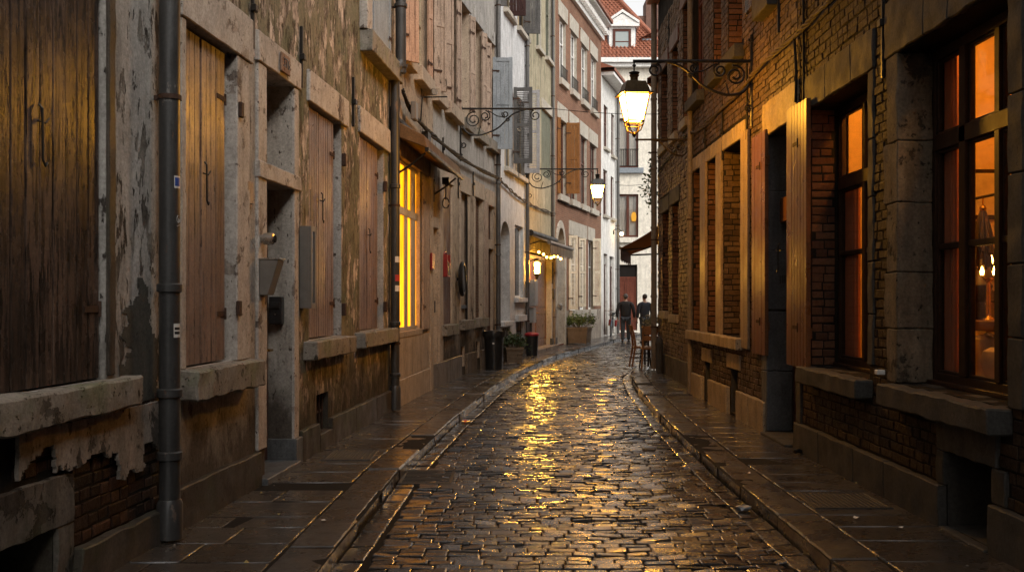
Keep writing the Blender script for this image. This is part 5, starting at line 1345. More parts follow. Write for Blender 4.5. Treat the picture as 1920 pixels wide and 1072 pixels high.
t = thing('door_keypad', 'pale grey keypad plate on the dark stone reveal of the right doorway', 'intercom', tuple(RP(dD[1], -.1, 1.7)))
uR = dD[1]-.003
yy = RP(uR, 0, 0).y; za, zb = CH+(HY-534)/FPX*yy, CH+(HY-511)/FPX*yy
MB().box(RP, uR-.02, uR-.001, -.20, -.10, za, zb).build('plate', 'greypl', t, bevel=.005)
mb = MB()
for i in range(3):
    for j in range(4): mb.box(RP, uR-.026, uR-.0205, -.185+.024*i, -.168+.024*i, za+.02+.024*j, za+.036+.024*j)
mb.build('key', 'blackpl', t)

# ---- R1: rough brick corner house
QS, QP = WR1.S, WR1.P
def QZ(px, y): return WR1.Z(px, y)
def qh(pa, pb, z0, z1): a, b = sorted((QS(pa), QS(pb))); return (a, b, z0, z1)
R1h = house('corner_brick_house', 'rough brown brick corner house with narrow niches and a tall grey downpipe', WR1, 0, WR1.c[-1])
N = [qh(1243, 1254, 1.3, 3.35), qh(1261, 1273, 1.25, 3.4), qh(1240, 1252, 4.75, 6.35), qh(1261, 1271, 4.75, 6.45), qh(1281, 1291, 4.8, 6.9)]
wall_mesh(WR1, 0, WR1.c[-1], -.25, 8.1, [(*w, .3, 0, 2, 1) for w in N], depth=6).build('wall', ['mortR', 'mortR', 'dark'], R1h)
roof_part(WR1, 0, WR1.c[-1], 8.1, R1h, depth=6)
blk = list(N)
for w in N:
    lintel(WR1, w[0]-.2, w[1]+.2, w[3]+.003, w[3]+.30, .035, R1h, 'frame_red' if w[2] > 4 else 'stoneR'); blk.append((w[0]-.2, w[1]+.2, w[3], w[3]+.3))
    lintel(WR1, w[0]-.06, w[1]+.06, w[2]-.16, w[2]-.003, .08, R1h, 'stoneRw', 'sill'); blk.append((w[0]-.06, w[1]+.06, w[2]-.16, w[2]))
    lay_bricks(MB(), (lambda s: lambda u, n, z: QP(s-n, -u, z))(w[1]), .0, .28, w[2]+.01, w[3]-.005, course=.076, L=(.12, .26), out=(.002, .014)).build('reveal_brick', 'brRed', R1h)
    window(WR1, *w, -.22, R1h, 'frame_dk')
for a, b in ((0.003, 1.9), (1.905, 3.6), (3.605, WR1.c[-1]-.05)): lintel(WR1, a, b, -.2, .42, .06, R1h, 'plinth', 'plinth_block', rough=.005); blk.append((a, b, -.2, .42))
lay_bricks(MB(), QP, .005, WR1.c[-1]-.01, .42, 7.4, blk, course=.080, out=(.002, .022), wob=.007).build('brickwork', 'brR1', R1h)
# return face of the lamp-lit house beside it (bright brick corner)
anchor(WR1, QS(1256), QZ(1256, 80), QZ(1256, 25), R1h)
mb = MB(); c_ = QP(WR1.c[-1]-.02, .10, 0)
downpipe(WR1, WR1.c[-1]-.06, (.02, 8.0), R1h, 'pipe_old', r=.062, n=.10, joints=(1.6, 3.1, 4.4, 5.9))
o = tag(MB().lathe([(.07, 0), (.075, .55), (.085, .60), (.07, .70), (.03, .76)], tuple(QP(QS(1247), .12, .001)), 12).build('guard_post', 'stoneR', None, smooth=True), 'short round-topped grey guard stone at the foot of the right corner wall', 'guard stone')

# ---- R0: house round the corner carrying the terrace awning (hidden behind the corner)
R0 = house('terrace_house', 'low house round the right corner behind the cafe terrace', WR0, 0, WR0.c[-1])
wall_mesh(WR0, .02, WR0.c[-1], -.25, 6.4, [(1.5, 2.8, .5, 2.4, .2, 0, 1), (3.4, 4.3, .03, 2.5, .2, 0, 1)]).build('wall', ['brF', 'dark'], R0)
roof_part(WR0, .02, WR0.c[-1], 6.4, R0)
window(WR0, 1.5, 2.8, .5, 2.4, -.1, R0, 'frame_dk'); panel_door(WR0, 3.41, 4.29, .04, 2.5, -.1, R0, 'door_dk')
# =================================================================== GROUND
def plerp(tab, y):
    for (x0, y0), (x1, y1) in zip(tab, tab[1:]):
        if y <= y1: return x0+(x1-x0)*(y-y0)/(y1-y0)
    (x0, y0), (x1, y1) = tab[-2:]; return x0+(x1-x0)*(y-y0)/(y1-y0)
KL = [(-1.22, -3), (-1.12, 5.65), (-1.02, 9.3), (-.76, 12.9), (-.29, 18.1), (.22, 21.8), (.90, 25.8), (1.30, 27.9), (2.41, 32.2), (3.85, 37.6), (6.6, 47)]
KR = [(1.9, -3), (1.9, 5.65), (1.9, 9.5), (1.98, 13), (2.2, 17.5), (2.44, 20.6), (3.0, 23.6), (3.9, 26.6), (6.0, 31.5), (8.6, 36.5), (13, 45)]
def interp_pairs(step):
    """cross lines of the street: matching points on both kerbs, evenly spaced along the middle"""
    out = []; acc = 0.; seg = list(zip(KL, KR))
    for (a, b), (c, d) in zip(seg, seg[1:]):
        a, b, c, d = map(Vector, (a, b, c, d)); ln = ((c+d)/2-(a+b)/2).length; w = acc
        while w < ln: out.append((a.lerp(c, w/ln), b.lerp(d, w/ln))); w += step
        acc = w-ln
    return out
earth = MB().quad((-150, -150, -.30), (150, -150, -.30), (150, 200, -.30), (-150, 200, -.30)).build('ground', 'earth'); struct(earth)
SZ = -.10
prs = interp_pairs(.102)
mb = MB()
for (a, b), (c, d) in zip(prs, prs[1:]): mb.quad((a.x-.03, a.y, SZ-.016), (b.x+.03, b.y, SZ-.016), (d.x+.03, d.y, SZ-.016), (c.x-.03, c.y, SZ-.016))
struct(mb.build('road_bed', 'bed'))
mb = MB()
def sett(P, zc, dome, tilt, g=4):
    """P: 4 corners (2D) in order; pillow-topped stone"""
    vs = []; tx, ty = random.gauss(0, tilt), random.gauss(0, tilt)
    for j in range(g):
        for i in range(g):
            u, v = i/(g-1), j/(g-1)
            uu = (0, .055, .945, 1)[i] if g == 4 else u; vv = (0, .10, .90, 1)[j] if g == 4 else v
            p = P[0]*(1-uu)*(1-vv)+P[1]*uu*(1-vv)+P[2]*uu*vv+P[3]*(1-uu)*vv
            e = (i in (0, g-1))+(j in (0, g-1))
            z = zc-(0, dome, dome*1.5)[e]+(uu-.5)*tx+(vv-.5)*ty+random.gauss(0, .0009)
            vs.append((p.x, p.y, z))
    fs = [[j*g+i, j*g+i+1, (j+1)*g+i+1, (j+1)*g+i] for j in range(g-1) for i in range(g-1)]
    rim = [0, 1, 2, 3, 7, 11, 15, 14, 13, 12, 8, 4]; b = len(vs)
    for r_ in rim: vs.append((vs[r_][0], vs[r_][1], zc-.02))
    fs += [[rim[(k+1) % 12], rim[k], b+k, b+(k+1) % 12] for k in range(12)]
    mb.add(vs, fs)
ri = 0
GW = .17
for (a, b), (c, d) in zip(prs, prs[1:]):
    if a.y < 2.5: continue
    W0 = (b-a).length; u = GW+.02+random.random()*.05
    hr = random.uniform(-.003, .003)
    while u < W0-GW-.06:
        w = min(random.uniform(.13, .22), W0-GW-.01-u)
        if w < .05: break
        j = .004
        f0, f1 = (u+j)/W0, (u+w-j)/W0; k = .068+random.uniform(-.008, .008)
        q = [a.lerp(b, f0), a.lerp(b, f1), c.lerp(d, f1), c.lerp(d, f0)]
        q0, q1 = q[0].lerp(q[3], k), q[1].lerp(q[2], k+random.uniform(-.012, .012)); q2, q3 = q[1].lerp(q[2], 1-k), q[0].lerp(q[3], 1-k)
        mid = abs((u+w/2)/W0-.5)
        camber = .035*(1-(2*mid)**2)
        sett([q0, q1, q2, q3], SZ+.004+hr*.5+random.gauss(0, .0022), .0035, .007)
        u += w
    ri += 1
road = mb.build('cobbled_road', 'sett', smooth=True, sharp=9); struct(road)
mb = MB()
# gutter stones, one lengthwise row on each side
fine = interp_pairs(.10)
for side in (0, 1):
    i = 0
    while i < len(fine)-6:
        n = random.choice((2, 3, 3, 4)); A, B = fine[i], fine[i+n]; i += n
        if A[0].y < 2.5: continue
        for k0, k1 in ((.008, GW-.004),):
            P = []
            for (pr, sgn) in ((A, 1), (B, -1)):
                o = pr[side]; other = pr[1-side]; t = (other-o).normalized(); adv = (Vector((B[side].x-A[side].x, B[side].y-A[side].y))).normalized()*.011*sgn
                P.append((o+t*k0+adv, o+t*k1+adv))
            q = [P[0][0], P[0][1], P[1][1], P[1][0]]
            if side: q = [q[1], q[0], q[3], q[2]]
            sett(q, SZ-.002+random.gauss(0, .002), .006, .006)
struct(mb.build('gutter_stones', 'sett', smooth=True, sharp=9))

# pavements: kerb stones, then flags up to the wall
def wallx_left(y): return WL.P(WL.Y2S(y), 0, 0).x
RT = [(2.95, -16), (2.95, 16.49), (3.15, 16.51), (3.2, 21.8), (5.0, 27), (9, 36), (14, 45)]
def pavement(K, wx, sgn, y0, y1, name_l):
    kb, fl = MB(), MB()
    # bed under the joints
    bd = MB(); y = y0
    while y < y1:
        ya, yb = y, min(y+1, y1)
        bd.quad((plerp(K, ya)-sgn*.01, ya, -.006), (wx(ya)+sgn*.4, ya, -.006), (wx(yb)+sgn*.4, yb, -.006), (plerp(K, yb)-sgn*.01, yb, -.006)); y += 1
    struct(bd.build('pavement_bed', 'bed'))
    KW = .30
    y = y0
    while y < y1:
        ln = random.uniform(.75, 1.25); ya, yb = y+.005, min(y+ln, y1)-.005; y += ln
        e0, e1 = plerp(K, ya), plerp(K, yb); dz = random.gauss(0, .004); dx = random.gauss(0, .007); t = random.gauss(0, .003)
        A = [(e0+dx, ya), (e1+dx+random.gauss(0, .006), yb), (e1+sgn*KW, yb), (e0+sgn*KW, ya)]
        kb.add([(x, yy, -.2) for x, yy in A]+[(A[0][0], A[0][1], dz-t), (A[1][0], A[1][1], dz+t), (A[2][0], A[2][1], dz+t+.003), (A[3][0], A[3][1], dz-t+.003)],
               [[0, 3, 2, 1], [4, 5, 6, 7], [0, 1, 5, 4], [1, 2, 6, 5], [2, 3, 7, 6], [3, 0, 4, 7]])
    o = kb.build('kerb', 'kerb', bevel=.016, rough=.006, cut=.12); struct(o)
    y = y0
    while y < y1:
        ln = random.choice((.34, .38, .45, .52)); ya, yb = y+.007, min(y+ln, y1)-.007; y += ln
        e0, e1 = plerp(K, ya)+sgn*(KW+.010), plerp(K, yb)+sgn*(KW+.010); w0, w1 = wx(ya)+sgn*.3, wx(yb)+sgn*.3
        parts = [(0, 1)]
        if abs(w0-e0) > 1.1 and random.random() < .55: f = random.uniform(.35, .6); parts = [(0, f-.004), (f+.004, 1)]
        for fa, fb in parts:
            dz = random.gauss(0, .0022); tx = random.gauss(0, .002); ty = random.gauss(0, .0012)
            A = [(e0+(w0-e0)*fa, ya), (e1+(w1-e1)*fa, yb), (e1+(w1-e1)*fb, yb), (e0+(w0-e0)*fb, ya)]
            zt = [dz-tx-ty, dz-tx+ty, dz+tx+ty, dz+tx-ty]
            fl.add([(x, yy, -.05) for x, yy in A]+[(x, yy, z) for (x, yy), z in zip(A, zt)],
                   [[0, 3, 2, 1], [4, 5, 6, 7], [0, 1, 5, 4], [1, 2, 6, 5], [2, 3, 7, 6], [3, 0, 4, 7]])
    struct(fl.build('pavement', 'flag', bevel=.007, smooth=True))
pavement(KL, wallx_left, -1, 2.0, 46, 'left')
pavement(KR, lambda y: plerp(RT, y), 1, 2.0, 44, 'right')
# drains let into road and pavement
def grate(name, label, x0, x1, y0, y1, z, bars, along, cat='drain', mesh=False):
    t = thing(name, label, cat, ((x0+x1)/2, (y0+y1)/2, z)); mb = MB(); m = lambda u, n, zz: Vector((u, n, zz)); w = .03
    mb.box(m, x0, x1, y0, y0+w, z-.03, z); mb.box(m, x0, x1, y1-w, y1, z-.03, z); mb.box(m, x0, x0+w, y0+w, y1-w, z-.03, z); mb.box(m, x1-w, x1, y0+w, y1-w, z-.03, z)
    mb.build('frame', 'wetiron', t, bevel=.004)
    mb = MB()
    for k in range(bars):
        if along == 'x': y = y0+w+(y1-y0-2*w)*(k+.5)/bars; mb.box(m, x0+w, x1-w, y-.012, y+.012, z-.025, z-.003)
        else: x = x0+w+(x1-x0-2*w)*(k+.5)/bars; mb.box(m, x-.010, x+.010, y0+w, y1-w, z-.025, z-.003)
    if mesh:
        for k in range(bars): x = x0+w+(x1-x0-2*w)*(k+.5)/bars; mb.box(m, x-.009, x+.009, y0+w, y1-w, z-.024, z-.001)
    mb.build('bars', 'wetiron', t, bevel=.003)
    MB().quad((x0+w, y0+w, z-.0155), (x1-w, y0+w, z-.0155), (x1-w, y1-w, z-.0155), (x0+w, y1-w, z-.0155)).build('pit', 'dark', t)
grate('gutter_drain', 'black iron slotted gutter drain in the cobbles beside the left kerb', -1.02, -.54, 8.85, 9.55, SZ+.012, 9, 'x')
grate('pavement_grating', 'iron mesh cellar grating in the left pavement below the barred vent', -1.83, -1.36, 9.55, 10.2, .010, 14, 'x', 'grating', True)
grate('pavement_grating', 'iron mesh cellar grating in the right pavement under the lit windows', 2.24, 2.82, 7.35, 7.95, .010, 14, 'x', 'grating', True)
grate('cross_drain', 'rusty drain channel crossing the right pavement near the corner house', 2.12, 3.0, 16.0, 16.18, .010, 16, 'y')

# =================================================================== LAMPS
def curve_pts(ctrl, n=8):
    out = []; P = [ctrl[0]]+ctrl+[ctrl[-1]]
    for i in range(1, len(P)-2):
        p0, p1, p2, p3 = [Vector(x) for x in P[i-1:i+3]]
        for k in range(n):
            t = k/n; out.append(.5*((2*p1)+(-p0+p2)*t+(2*p0-5*p1+4*p2-p3)*t*t+(-p0+3*p1-3*p2+p3)*t**3))
    out.append(Vector(ctrl[-1])); return out
def spiral(c, r0, r1, turns, a0, sgn=1, n=22): return [Vector((c[0]+(r0+(r1-r0)*k/n)*math.cos(a0+sgn*2*math.pi*turns*k/n), c[1]+(r0+(r1-r0)*k/n)*math.sin(a0+sgn*2*math.pi*turns*k/n))) for k in range(n+1)]
def bracket(m, Ln, root, post=(.30, -.95), ks=1., mat='iron', tail=True):
    """wrought arm: m(u, z) -> world; arm at z=0 from wall u=0 to u=Ln"""
    k = Ln/1.45
    mb = MB(); mb.tube([m(0, 0), m(Ln, 0)], .021, 8); mb.build('arm', mat, root, smooth=True)
    mb = MB(); mb.tube([m(.015, post[0]), m(.015, post[1])], .022, 8)
    for z in (post[0]-.06, -.5, post[1]+.12): mb.tube([m(-.05, z), m(.06, z)], .016, 6); mb.tube([m(.01, z-.03), m(.01, z+.03)], .034, 8)
    mb.build('wall_post', mat, root, smooth=True)
    mb = MB(); S = lambda pts: [m(p[0]*k, p[1]*ks) for p in pts]
    mb.tube(S(curve_pts([(1.04, -.008), (.92, -.045), (.80, -.115), (.605, -.30), (.41, -.39), (.275, -.415), (.12, -.375), (.03, -.25), (.015, -.16)])), .017, 7)
    mb.build('brace', mat, root, smooth=True)
    def rsp(c, r0, r1, turns, a0, sg): MB().tube(S(spiral(c, r0, r1, turns, a0, sg)), [.013]*18+[.012, .012, .014, .018, .020], 6).build('scroll', mat, root, smooth=True)
    rsp((1.19, -.105), .085, .03, 1.35, 1.9, 1)
    MB().tube(S(curve_pts([(1.16, -.025), (1.10, -.012), (1.04, -.008)])), .013, 6).build('tendril', mat, root, smooth=True)
    rsp((.215, -.175), .125, .035, 1.7, 1.3, 1); rsp((.40, -.115), .085, .03, 1.5, 1.5, -1); rsp((.715, -.085), .055, .022, 1.3, 2.6, 1)
    MB().tube(S(curve_pts([(.715, -.14), (.66, -.13), (.58, -.11), (.50, -.06), (.44, -.03)])), .010, 6).build('tendril', mat, root, smooth=True)
    MB().tube(S(curve_pts([(.33, -.27), (.31, -.33), (.29, -.41)])), .010, 6).build('tendril', mat, root, smooth=True)
    rsp((.75, -.17), .03, .012, 1.1, .5, -1)
    rsp((.06, -.57), .05, .02, 1.3, 2.2, 1)
def lantern(m, h, root, glow, mat='lampiron', ps=1.0, ang=8):
    """square tapered lantern hanging from m(0,0); built in a small local frame, height about .81 m x ps"""
    o = m; rt = R(45+ang); q = math.sqrt(2)*ps
    def sq(prof, nm, mt, caps=True, parent=root): return MB().lathe([(r*q, z*ps) for r, z in prof], o, 4, rt, 0, caps).build(nm, mt, parent, bevel=.004)
    mb = MB(); mb.tube([(o[0], o[1], o[2]+.0), (o[0], o[1], o[2]-.13*ps)], .011, 6); mb.lathe([(.014, -.03), (.026, -.045), (.014, -.06)], o, 8)
    mb.lathe([(.034*ps, -.165*ps), (.066*ps, -.15*ps), (.07*ps, -.135*ps), (.03*ps, -.12*ps)], o, 14)
    mb.build('hanger', 'iron', root, smooth=True)
    MB().lathe([(.066*ps, -.17*ps), (.05*ps, -.20*ps), (.05*ps, -.235*ps), (.075*ps, -.262*ps)], o, 14).build('chimney', mat, root, smooth=True)
    sq([(.12, -.262), (.125, -.268), (.172, -.405), (.205, -.412), (.205, -.428), (.165, -.428)], 'roof', mat)
    mb = MB(); top, bot, zt, zb = .160, .098, -.43, -.765
    cs = [(math.cos(rt+i*math.pi/2)*q, math.sin(rt+i*math.pi/2)*q) for i in range(4)]
    W_ = lambda r, z, i: Vector((o[0]+cs[i % 4][0]*r, o[1]+cs[i % 4][1]*r, o[2]+z*ps))
    for i in range(4):
        mb.tube([W_(top, zt, i), W_(bot, zb, i)], .011*ps, 6)
        mb.tube([W_(bot, zb, i), W_(bot, zb, i+1)], .012*ps, 6); mb.tube([W_(top, zt+.004, i), W_(top, zt+.004, i+1)], .012*ps, 6)
        mb.tube([W_(bot*1.05, zb, i), W_(bot*.93, zb-.05, i), W_(bot*.70, zb-.12, i), W_(.03, zb-.145, i), W_(.005, zb-.15, i)], .010*ps, 6)
        mb.tube([W_(bot*.9, zb-.055, i), W_(bot*.9, zb-.055, i+1)], .007*ps, 5)
    mb.lathe([(.02*ps, (zb-.19)*ps), (.012*ps, (zb-.20)*ps)], o, 8); mb.lathe([(.004, (zb-.21)*ps), (.026*ps, (zb-.18)*ps), (.03*ps, (zb-.16)*ps), (.012*ps, (zb-.14)*ps)], o, 10)
    mb.build('cage', mat, root, smooth=True)
    mb = MB()
    for i in range(4): mb.quad(W_(bot*.97, zb+.012, i), W_(bot*.97, zb+.012, i+1), W_(top*.97, zt-.008, i+1), W_(top*.97, zt-.008, i))
    mb.build('pane', glow, root)
    MB().lathe([(.03*ps, (zb+.012)*ps), (.05*ps, (zb+.03)*ps), (.05*ps, (zb+.07)*ps), (.02*ps, (zb+.10)*ps)], o, 10).build('burner', 'gold', root, smooth=True)
def frame_on(W, px, y):
    u = W.S(px); p = W.P(u, 0, 0); nn = W.nrm(W.t[W.seg(u)]); z = CH+(HY-y)/FPX*p.y; nn = Vector((-1 if W.side > 0 else 1, 0, 0))
    return p, nn, z
p, nn, z = frame_on(WR, 1412, 115)
t = thing('street_lamp', 'large lit square lantern hanging from a scrolled black bracket on the right brick wall', 'street lamp', (p.x, p.y, z), 'lanterns on wrought brackets')
bracket(lambda u, zz: Vector((p.x, p.y, z+zz))+nn*u, 1.47, t, post=(.32, -.80))
lantern((p.x-1.455, p.y, z-.01), .8, t, 'lampglow', ps=.95)
LAMP1 = Vector((p.x-1.455, p.y, z-.6))
p2, nn2, z2 = frame_on(WL, 988, 317)
t = thing('street_lamp', 'smaller distant lit lantern hanging from a scrolled bracket between white and cream houses', 'street lamp', (p2.x, p2.y, z2), 'lanterns on wrought brackets')
bracket(lambda u, zz: Vector((p2.x, p2.y, z2+zz))+nn2*u, 2.0, t, post=(.12, -1.15), ks=1.3)
lantern((p2.x+1.98, p2.y, z2-.01), .8, t, 'lampglow2', mat='iron', ps=1.06, ang=5)
p3, nn3, z3 = frame_on(WL, 862, 204)
t = thing('wall_bracket', 'scrolled black iron lamp bracket without a lantern on the ochre house', 'bracket', (p3.x, p3.y, z3))
bracket(lambda u, zz: Vector((p3.x, p3.y, z3+zz))+nn3*u, 1.85, t, post=(.08, -1.05), ks=1.28)
p4, nn4, z4 = frame_on(WR, 1294, 262)
t = thing('wall_bracket', 'slender brass-coloured scroll bracket reaching below the big lantern', 'bracket', (p4.x, p4.y, z4))
mb = MB(); q4 = lambda u, zz: Vector((p4.x, p4.y, z4+zz))+nn4*u
mb.tube([q4(0, 0), q4(.88, 0)], .017, 6); mb.lathe([(.02, -.02), (.034, 0), (.02, .02)], tuple(q4(.88, 0)), 8); mb.build('arm', 'lampiron', t, smooth=True)
mb = MB(); S4 = lambda pts: [q4(a, b) for a, b in pts]
mb.tube(S4(curve_pts([(.60, -.01), (.50, -.04), (.40, -.14), (.27, -.24), (.12, -.26), (.03, -.16), (.01, -.1)])), .014, 6)
mb.tube(S4([tuple(v) for v in spiral((.17, -.11), .085, .03, 1.5, 1.2, 1)]), .011, 6); mb.tube(S4([tuple(v) for v in spiral((.30, -.13), .045, .018, 1.3, 2, -1)]), .010, 6)
mb.build('scroll', 'lampiron', t, smooth=True)
mb = MB(); mb.tube([q4(.01, .12), q4(.01, -.32)], .016, 6); mb.build('wall_post', 'lampiron', t)

# small wall lamp far away, wall lantern, festoon bulbs, meter box
t = thing('wall_lamp', 'tiny bright globe lamp on the far white house corner beside the grey pipe', 'wall light', tuple(LP(L(1150), .1, LZ(1150, 436))))
u, z = L(1150), LZ(1150, 436)
mb = MB(); mb.tube([LP(u, 0, z+.1), LP(u, .2, z+.16), LP(u, .36, z+.05)], .022, 6); mb.tube([LP(u, .0, z), LP(u, .03, z)], .09, 10); mb.build('arm', 'iron', t)
MB().blob(LP(u, .36, z-.06), .075, 2, 0).build('globe', 'tinylamp', t, smooth=True)
un, zn = L(994), LZ(994, 486)
t = thing('wall_lantern', 'small lit wall lantern beside the oak door under the striped awning', 'lantern', tuple(LP(un, .1, zn)))
c = LP(un, .20, zn)
mb = MB(); mb.tube([LP(un, 0, zn-.05), LP(un, .2, zn+.02)], .014, 6); mb.lathe([(.02, .02), (.05, -.0), (.115, -.06), (.12, -.075)], tuple(c), 6); mb.lathe([(.10, -.43), (.06, -.46), (.03, -.55), (.005, -.58)], tuple(c), 6)
for k in range(6):
    a = k*math.pi/3; mb.tube([(c.x+.115*math.cos(a), c.y+.115*math.sin(a), c.z-.07), (c.x+.09*math.cos(a), c.y+.09*math.sin(a), c.z-.44)], .008, 4)
mb.build('frame', 'iron', t)
MB().lathe([(.06, -.40), (.075, -.1)], tuple(c), 8).build('glass', 'doorlamp', t, smooth=True)
t = thing('festoon_lights', 'string of small warm round bulbs under the striped awning of the oak door', 'string lights', tuple(LP(L(1010), .3, LZ(1010, 478))))
bp = [LP(L(992+.0)+k*.62, .28+.02*(k % 2), LZ(1010, 480)+.05*math.cos(k*1.3)) for k in range(7)]
mb = MB(); mb.tube([bp[0]+Vector((-.4, -.5, .15))]+[b+Vector((0, 0, .06)) for b in bp], .008, 5); mb.build('flex', 'cable', t)
for b in bp: MB().blob(b, .036, 2, 0).build('bulb', 'bulb', t, smooth=True)
t = thing('meter_box', 'grey meter box with a conduit beside the oak door', 'meter box', tuple(LP(L(990), .1, LZ(990, 575))))
ua_, ub2 = L(986.5), L(993); MB().box(LP, ua_, ub2, .005, .24, LZ(990, 574), LZ(990, 525)).build('box_body', 'greypl', t, bevel=.015)
MB().box(LP, ua_+.04, ub2-.04, .241, .25, LZ(990, 570), LZ(990, 529)).build('cover', 'greypl', t, bevel=.006)
MB().box(LP, ua_+.08, ub2-.03, .01, .20, LZ(990, 605), LZ(990, 576)).build('lower_box', 'greypl', t, bevel=.01)
mb = MB(); mb.tube([LP((ua_+ub2)/2, .08, .02), LP((ua_+ub2)/2, .08, LZ(990, 600))], .045, 8); mb.build('conduit', 'pipe_zn', t, smooth=True)
t = thing('door_intercom', 'black intercom on the pale pilaster right of the oak door', 'intercom', tuple(LP(L(1033), .06, 1.5)))
MB().box(LP, L(1032), L(1034.5), .052, .12, LZ(1032, 560), LZ(1032, 541)).build('plate', 'blackpl', t, bevel=.01)
o = tag(MB().box(LP, L(1031.6), L(1035), .052, .075, LZ(1032, 532), LZ(1032, 492)).build('notice_panel', 'iron', None, bevel=.006), 'narrow dark notice panel above the intercom beside the oak door', 'notice')
u = L(1039); z = LZ(1039, 575)
mb = MB(); mb.tube([LP(u, .09, z), LP(u, .22, z), LP(u, .26, z)], [.05, .12, .07], 12); tag(mb.build('wall_spotlight', 'steel', None, smooth=True), 'round steel light on the worn pipe between oak door and arch', 'wall light')
# red boxes on the ochre house
for xa, xb, ya, yb, lb in ((799.5, 804.5, 505, 474, 'slim red metal box beside the boarded shutter of the yellow lit window'),):
    o = MB().box(LP, L(xa), L(xb), .062, .10, LZ(xa, yb+31), LZ(xa, yb)).build('red_box', 'redpl', None, bevel=.008); tag(o, lb, 'box')
t = thing('hose_cabinet', 'red rimmed cabinet holding bottles on the brown boards of the ochre house', 'cabinet', tuple(LP(L(831), .1, LZ(831, 519))))
u0, u1, za, zb = L(826.5), L(833), LZ(828, 519), LZ(828, 477)
mb = MB(); mb.box(LP, u0, u0+.03, .005, .12, za, zb); mb.box(LP, u0+.03, u1, .005, .02, za+.0, zb); mb.box(LP, u0+.031, u1, .021, .12, za, za+.03); mb.box(LP, u1-.03, u1, .021, .12, zb-.25, zb)
mb.tube([LP(u0+.02+(u1-u0-.04)*k/8, .05, zb+.05*math.sin(math.pi*k/8)) for k in range(9)], .018, 8)
mb.build('case', 'redpl', t, bevel=.004)
mb = MB()
for k, (f, h) in enumerate(((.35, .26), (.62, .34))): q = LP(u0+(u1-u0)*f, .07, za+.031); mb.lathe([(.05, 0), (.05, h*.6), (.02, h*.8), (.02, h)], tuple(q), 10)
mb.build('bottle', 'gold', t, smooth=True)
o = MB().box(LP, L(807.2), L(808.6), .062, .075, LZ(807, 586), LZ(807, 564)).build('letter_slot', 'iron', None, bevel=.004); tag(o, 'black upright letter slot on the ochre pilaster', 'letter slot')
u = L(857); z = LZ(857, 523); mb = MB(); mb.tube([LP(u, .0, z), LP(u, .10, z)], .03, 8)
pts = [LP(u+.22*math.cos(a*.42), .11, z+.30*math.sin(a*.42)) for a in range(15)]; mb.tube(pts, .045, 8, True)
mb.box(LP, u-.16, u+.16, .085, .13, z-.24, z+.24); tag(mb.build('round_sign', 'iron', None, bevel=0, smooth=True), 'dark oval plate mounted on the ochre wall by the blocked window', 'sign')
u = L(786); z = LZ(790, 186)
t = thing('wall_spotlight', 'small arm lamp with a round head on the ochre wall above the folded awning', 'wall light', tuple(LP(u, .1, z)))
mb = MB(); mb.tube([LP(u, .02, LZ(786, 235)), LP(u, .05, z-.02), LP(u+.05, .06, z), LP(u+.05, .45, z)], .012, 6); mb.build('arm', 'iron', t)
mb = MB(); q = LP(u+.05, .22, z+.07); mb.tube([q+Vector((0, 0, 0)), q+Vector((.02, -.07, 0)), q+Vector((.03, -.09, 0))], [.05, .06, .05], 12); mb.build('lamp_head', 'steel', t, smooth=True)
o = MB().box(LP, L(752), L(757), .14, .22, LZ(754, 226), LZ(754, 192)).build('junction_box', 'alu', None, bevel=.012); tag(o, 'pale junction box hanging among cables at the top of the dark downpipe', 'junction box')
o = MB().box(LP, L(789), L(795), .01, .12, LZ(790, 272), LZ(790, 247)).build('vent_box', 'iron', None, bevel=.006); tag(o, 'dark small vent box on the ochre wall just above the folded awning', 'vent')

# =================================================================== CABLES
def strands(W, pts, r, mat, label, n_str=3, sag=.0, name='cable', nn=.05):
    P = []
    for x, y in pts: u = W.S(x); P.append(W.P(u, nn, W.Z(x, y)))
    full = [Vector(v) for v in curve_pts([tuple(v) for v in P], 14)]
    mb = MB()
    for k in range(n_str):
        ph = k*6.28/n_str
        mb.tube([q+Vector((.014*math.cos(i*.55+ph), .0, r*1.5*math.sin(i*.55+ph)+.012*math.sin(i*.21+k))) if n_str > 1 else q for i, q in enumerate(full)], r, 6)
    return tag(mb.build(name, mat, None, smooth=True), label, 'cable')
strands(WL, [(743, 172), (757, 205), (785, 240), (820, 270), (860, 300), (900, 322), (932, 336)], .016, 'cable', 'thick bundle of black cables drooping along the ochre house front', 5, nn=.10)
strands(WL, [(934, 340), (955, 358), (975, 374), (1000, 388), (1038, 400)], .018, 'cablebr', 'brown twisted cable along the white and cream house fronts', 2, nn=.06)
strands(WL, [(1044, 375), (1060, 382), (1090, 392), (1124, 402)], .02, 'cable', 'black cable along the red brick house above the cream shutters', 2)
strands(WL, [(743, 176), (746, 200), (737, 250), (735, 330), (735, 450), (735, 700)], .010, 'cablebr', 'thin brown cable dropping beside the dark downpipe at the yellow window', 1, nn=.03)
strands(WR, [(1297, 252), (1320, 240), (1360, 205), (1400, 163), (1420, 140), (1460, 100), (1500, 68), (1540, 28), (1590, -25)], .011, 'cablebr', 'loose bundle of brown cables rising along the right brick walls past the lamp bracket', 4, nn=.05)
strands(WR, [(1512, -60), (1512.5, 100), (1513, 208)], .014, 'cable', 'straight black cable running down the right wall to the shutter top', 1, nn=.03)
strands(WR, [(1497, 70), (1501, 130), (1500, 192)], .016, 'cable', 'short black cable hanging from the bundle on the right wall', 1, nn=.045)
strands(WR, [(1406, 120), (1407, 200), (1406, 262)], .016, 'cable', 'black conduit beside the lamp bracket post on the right wall', 1, nn=.04)
strands(WR1, [(1239, 322), (1255, 300), (1275, 275), (1292, 254)], .014, 'cable', 'cable sloping across the rough brick corner house', 2)
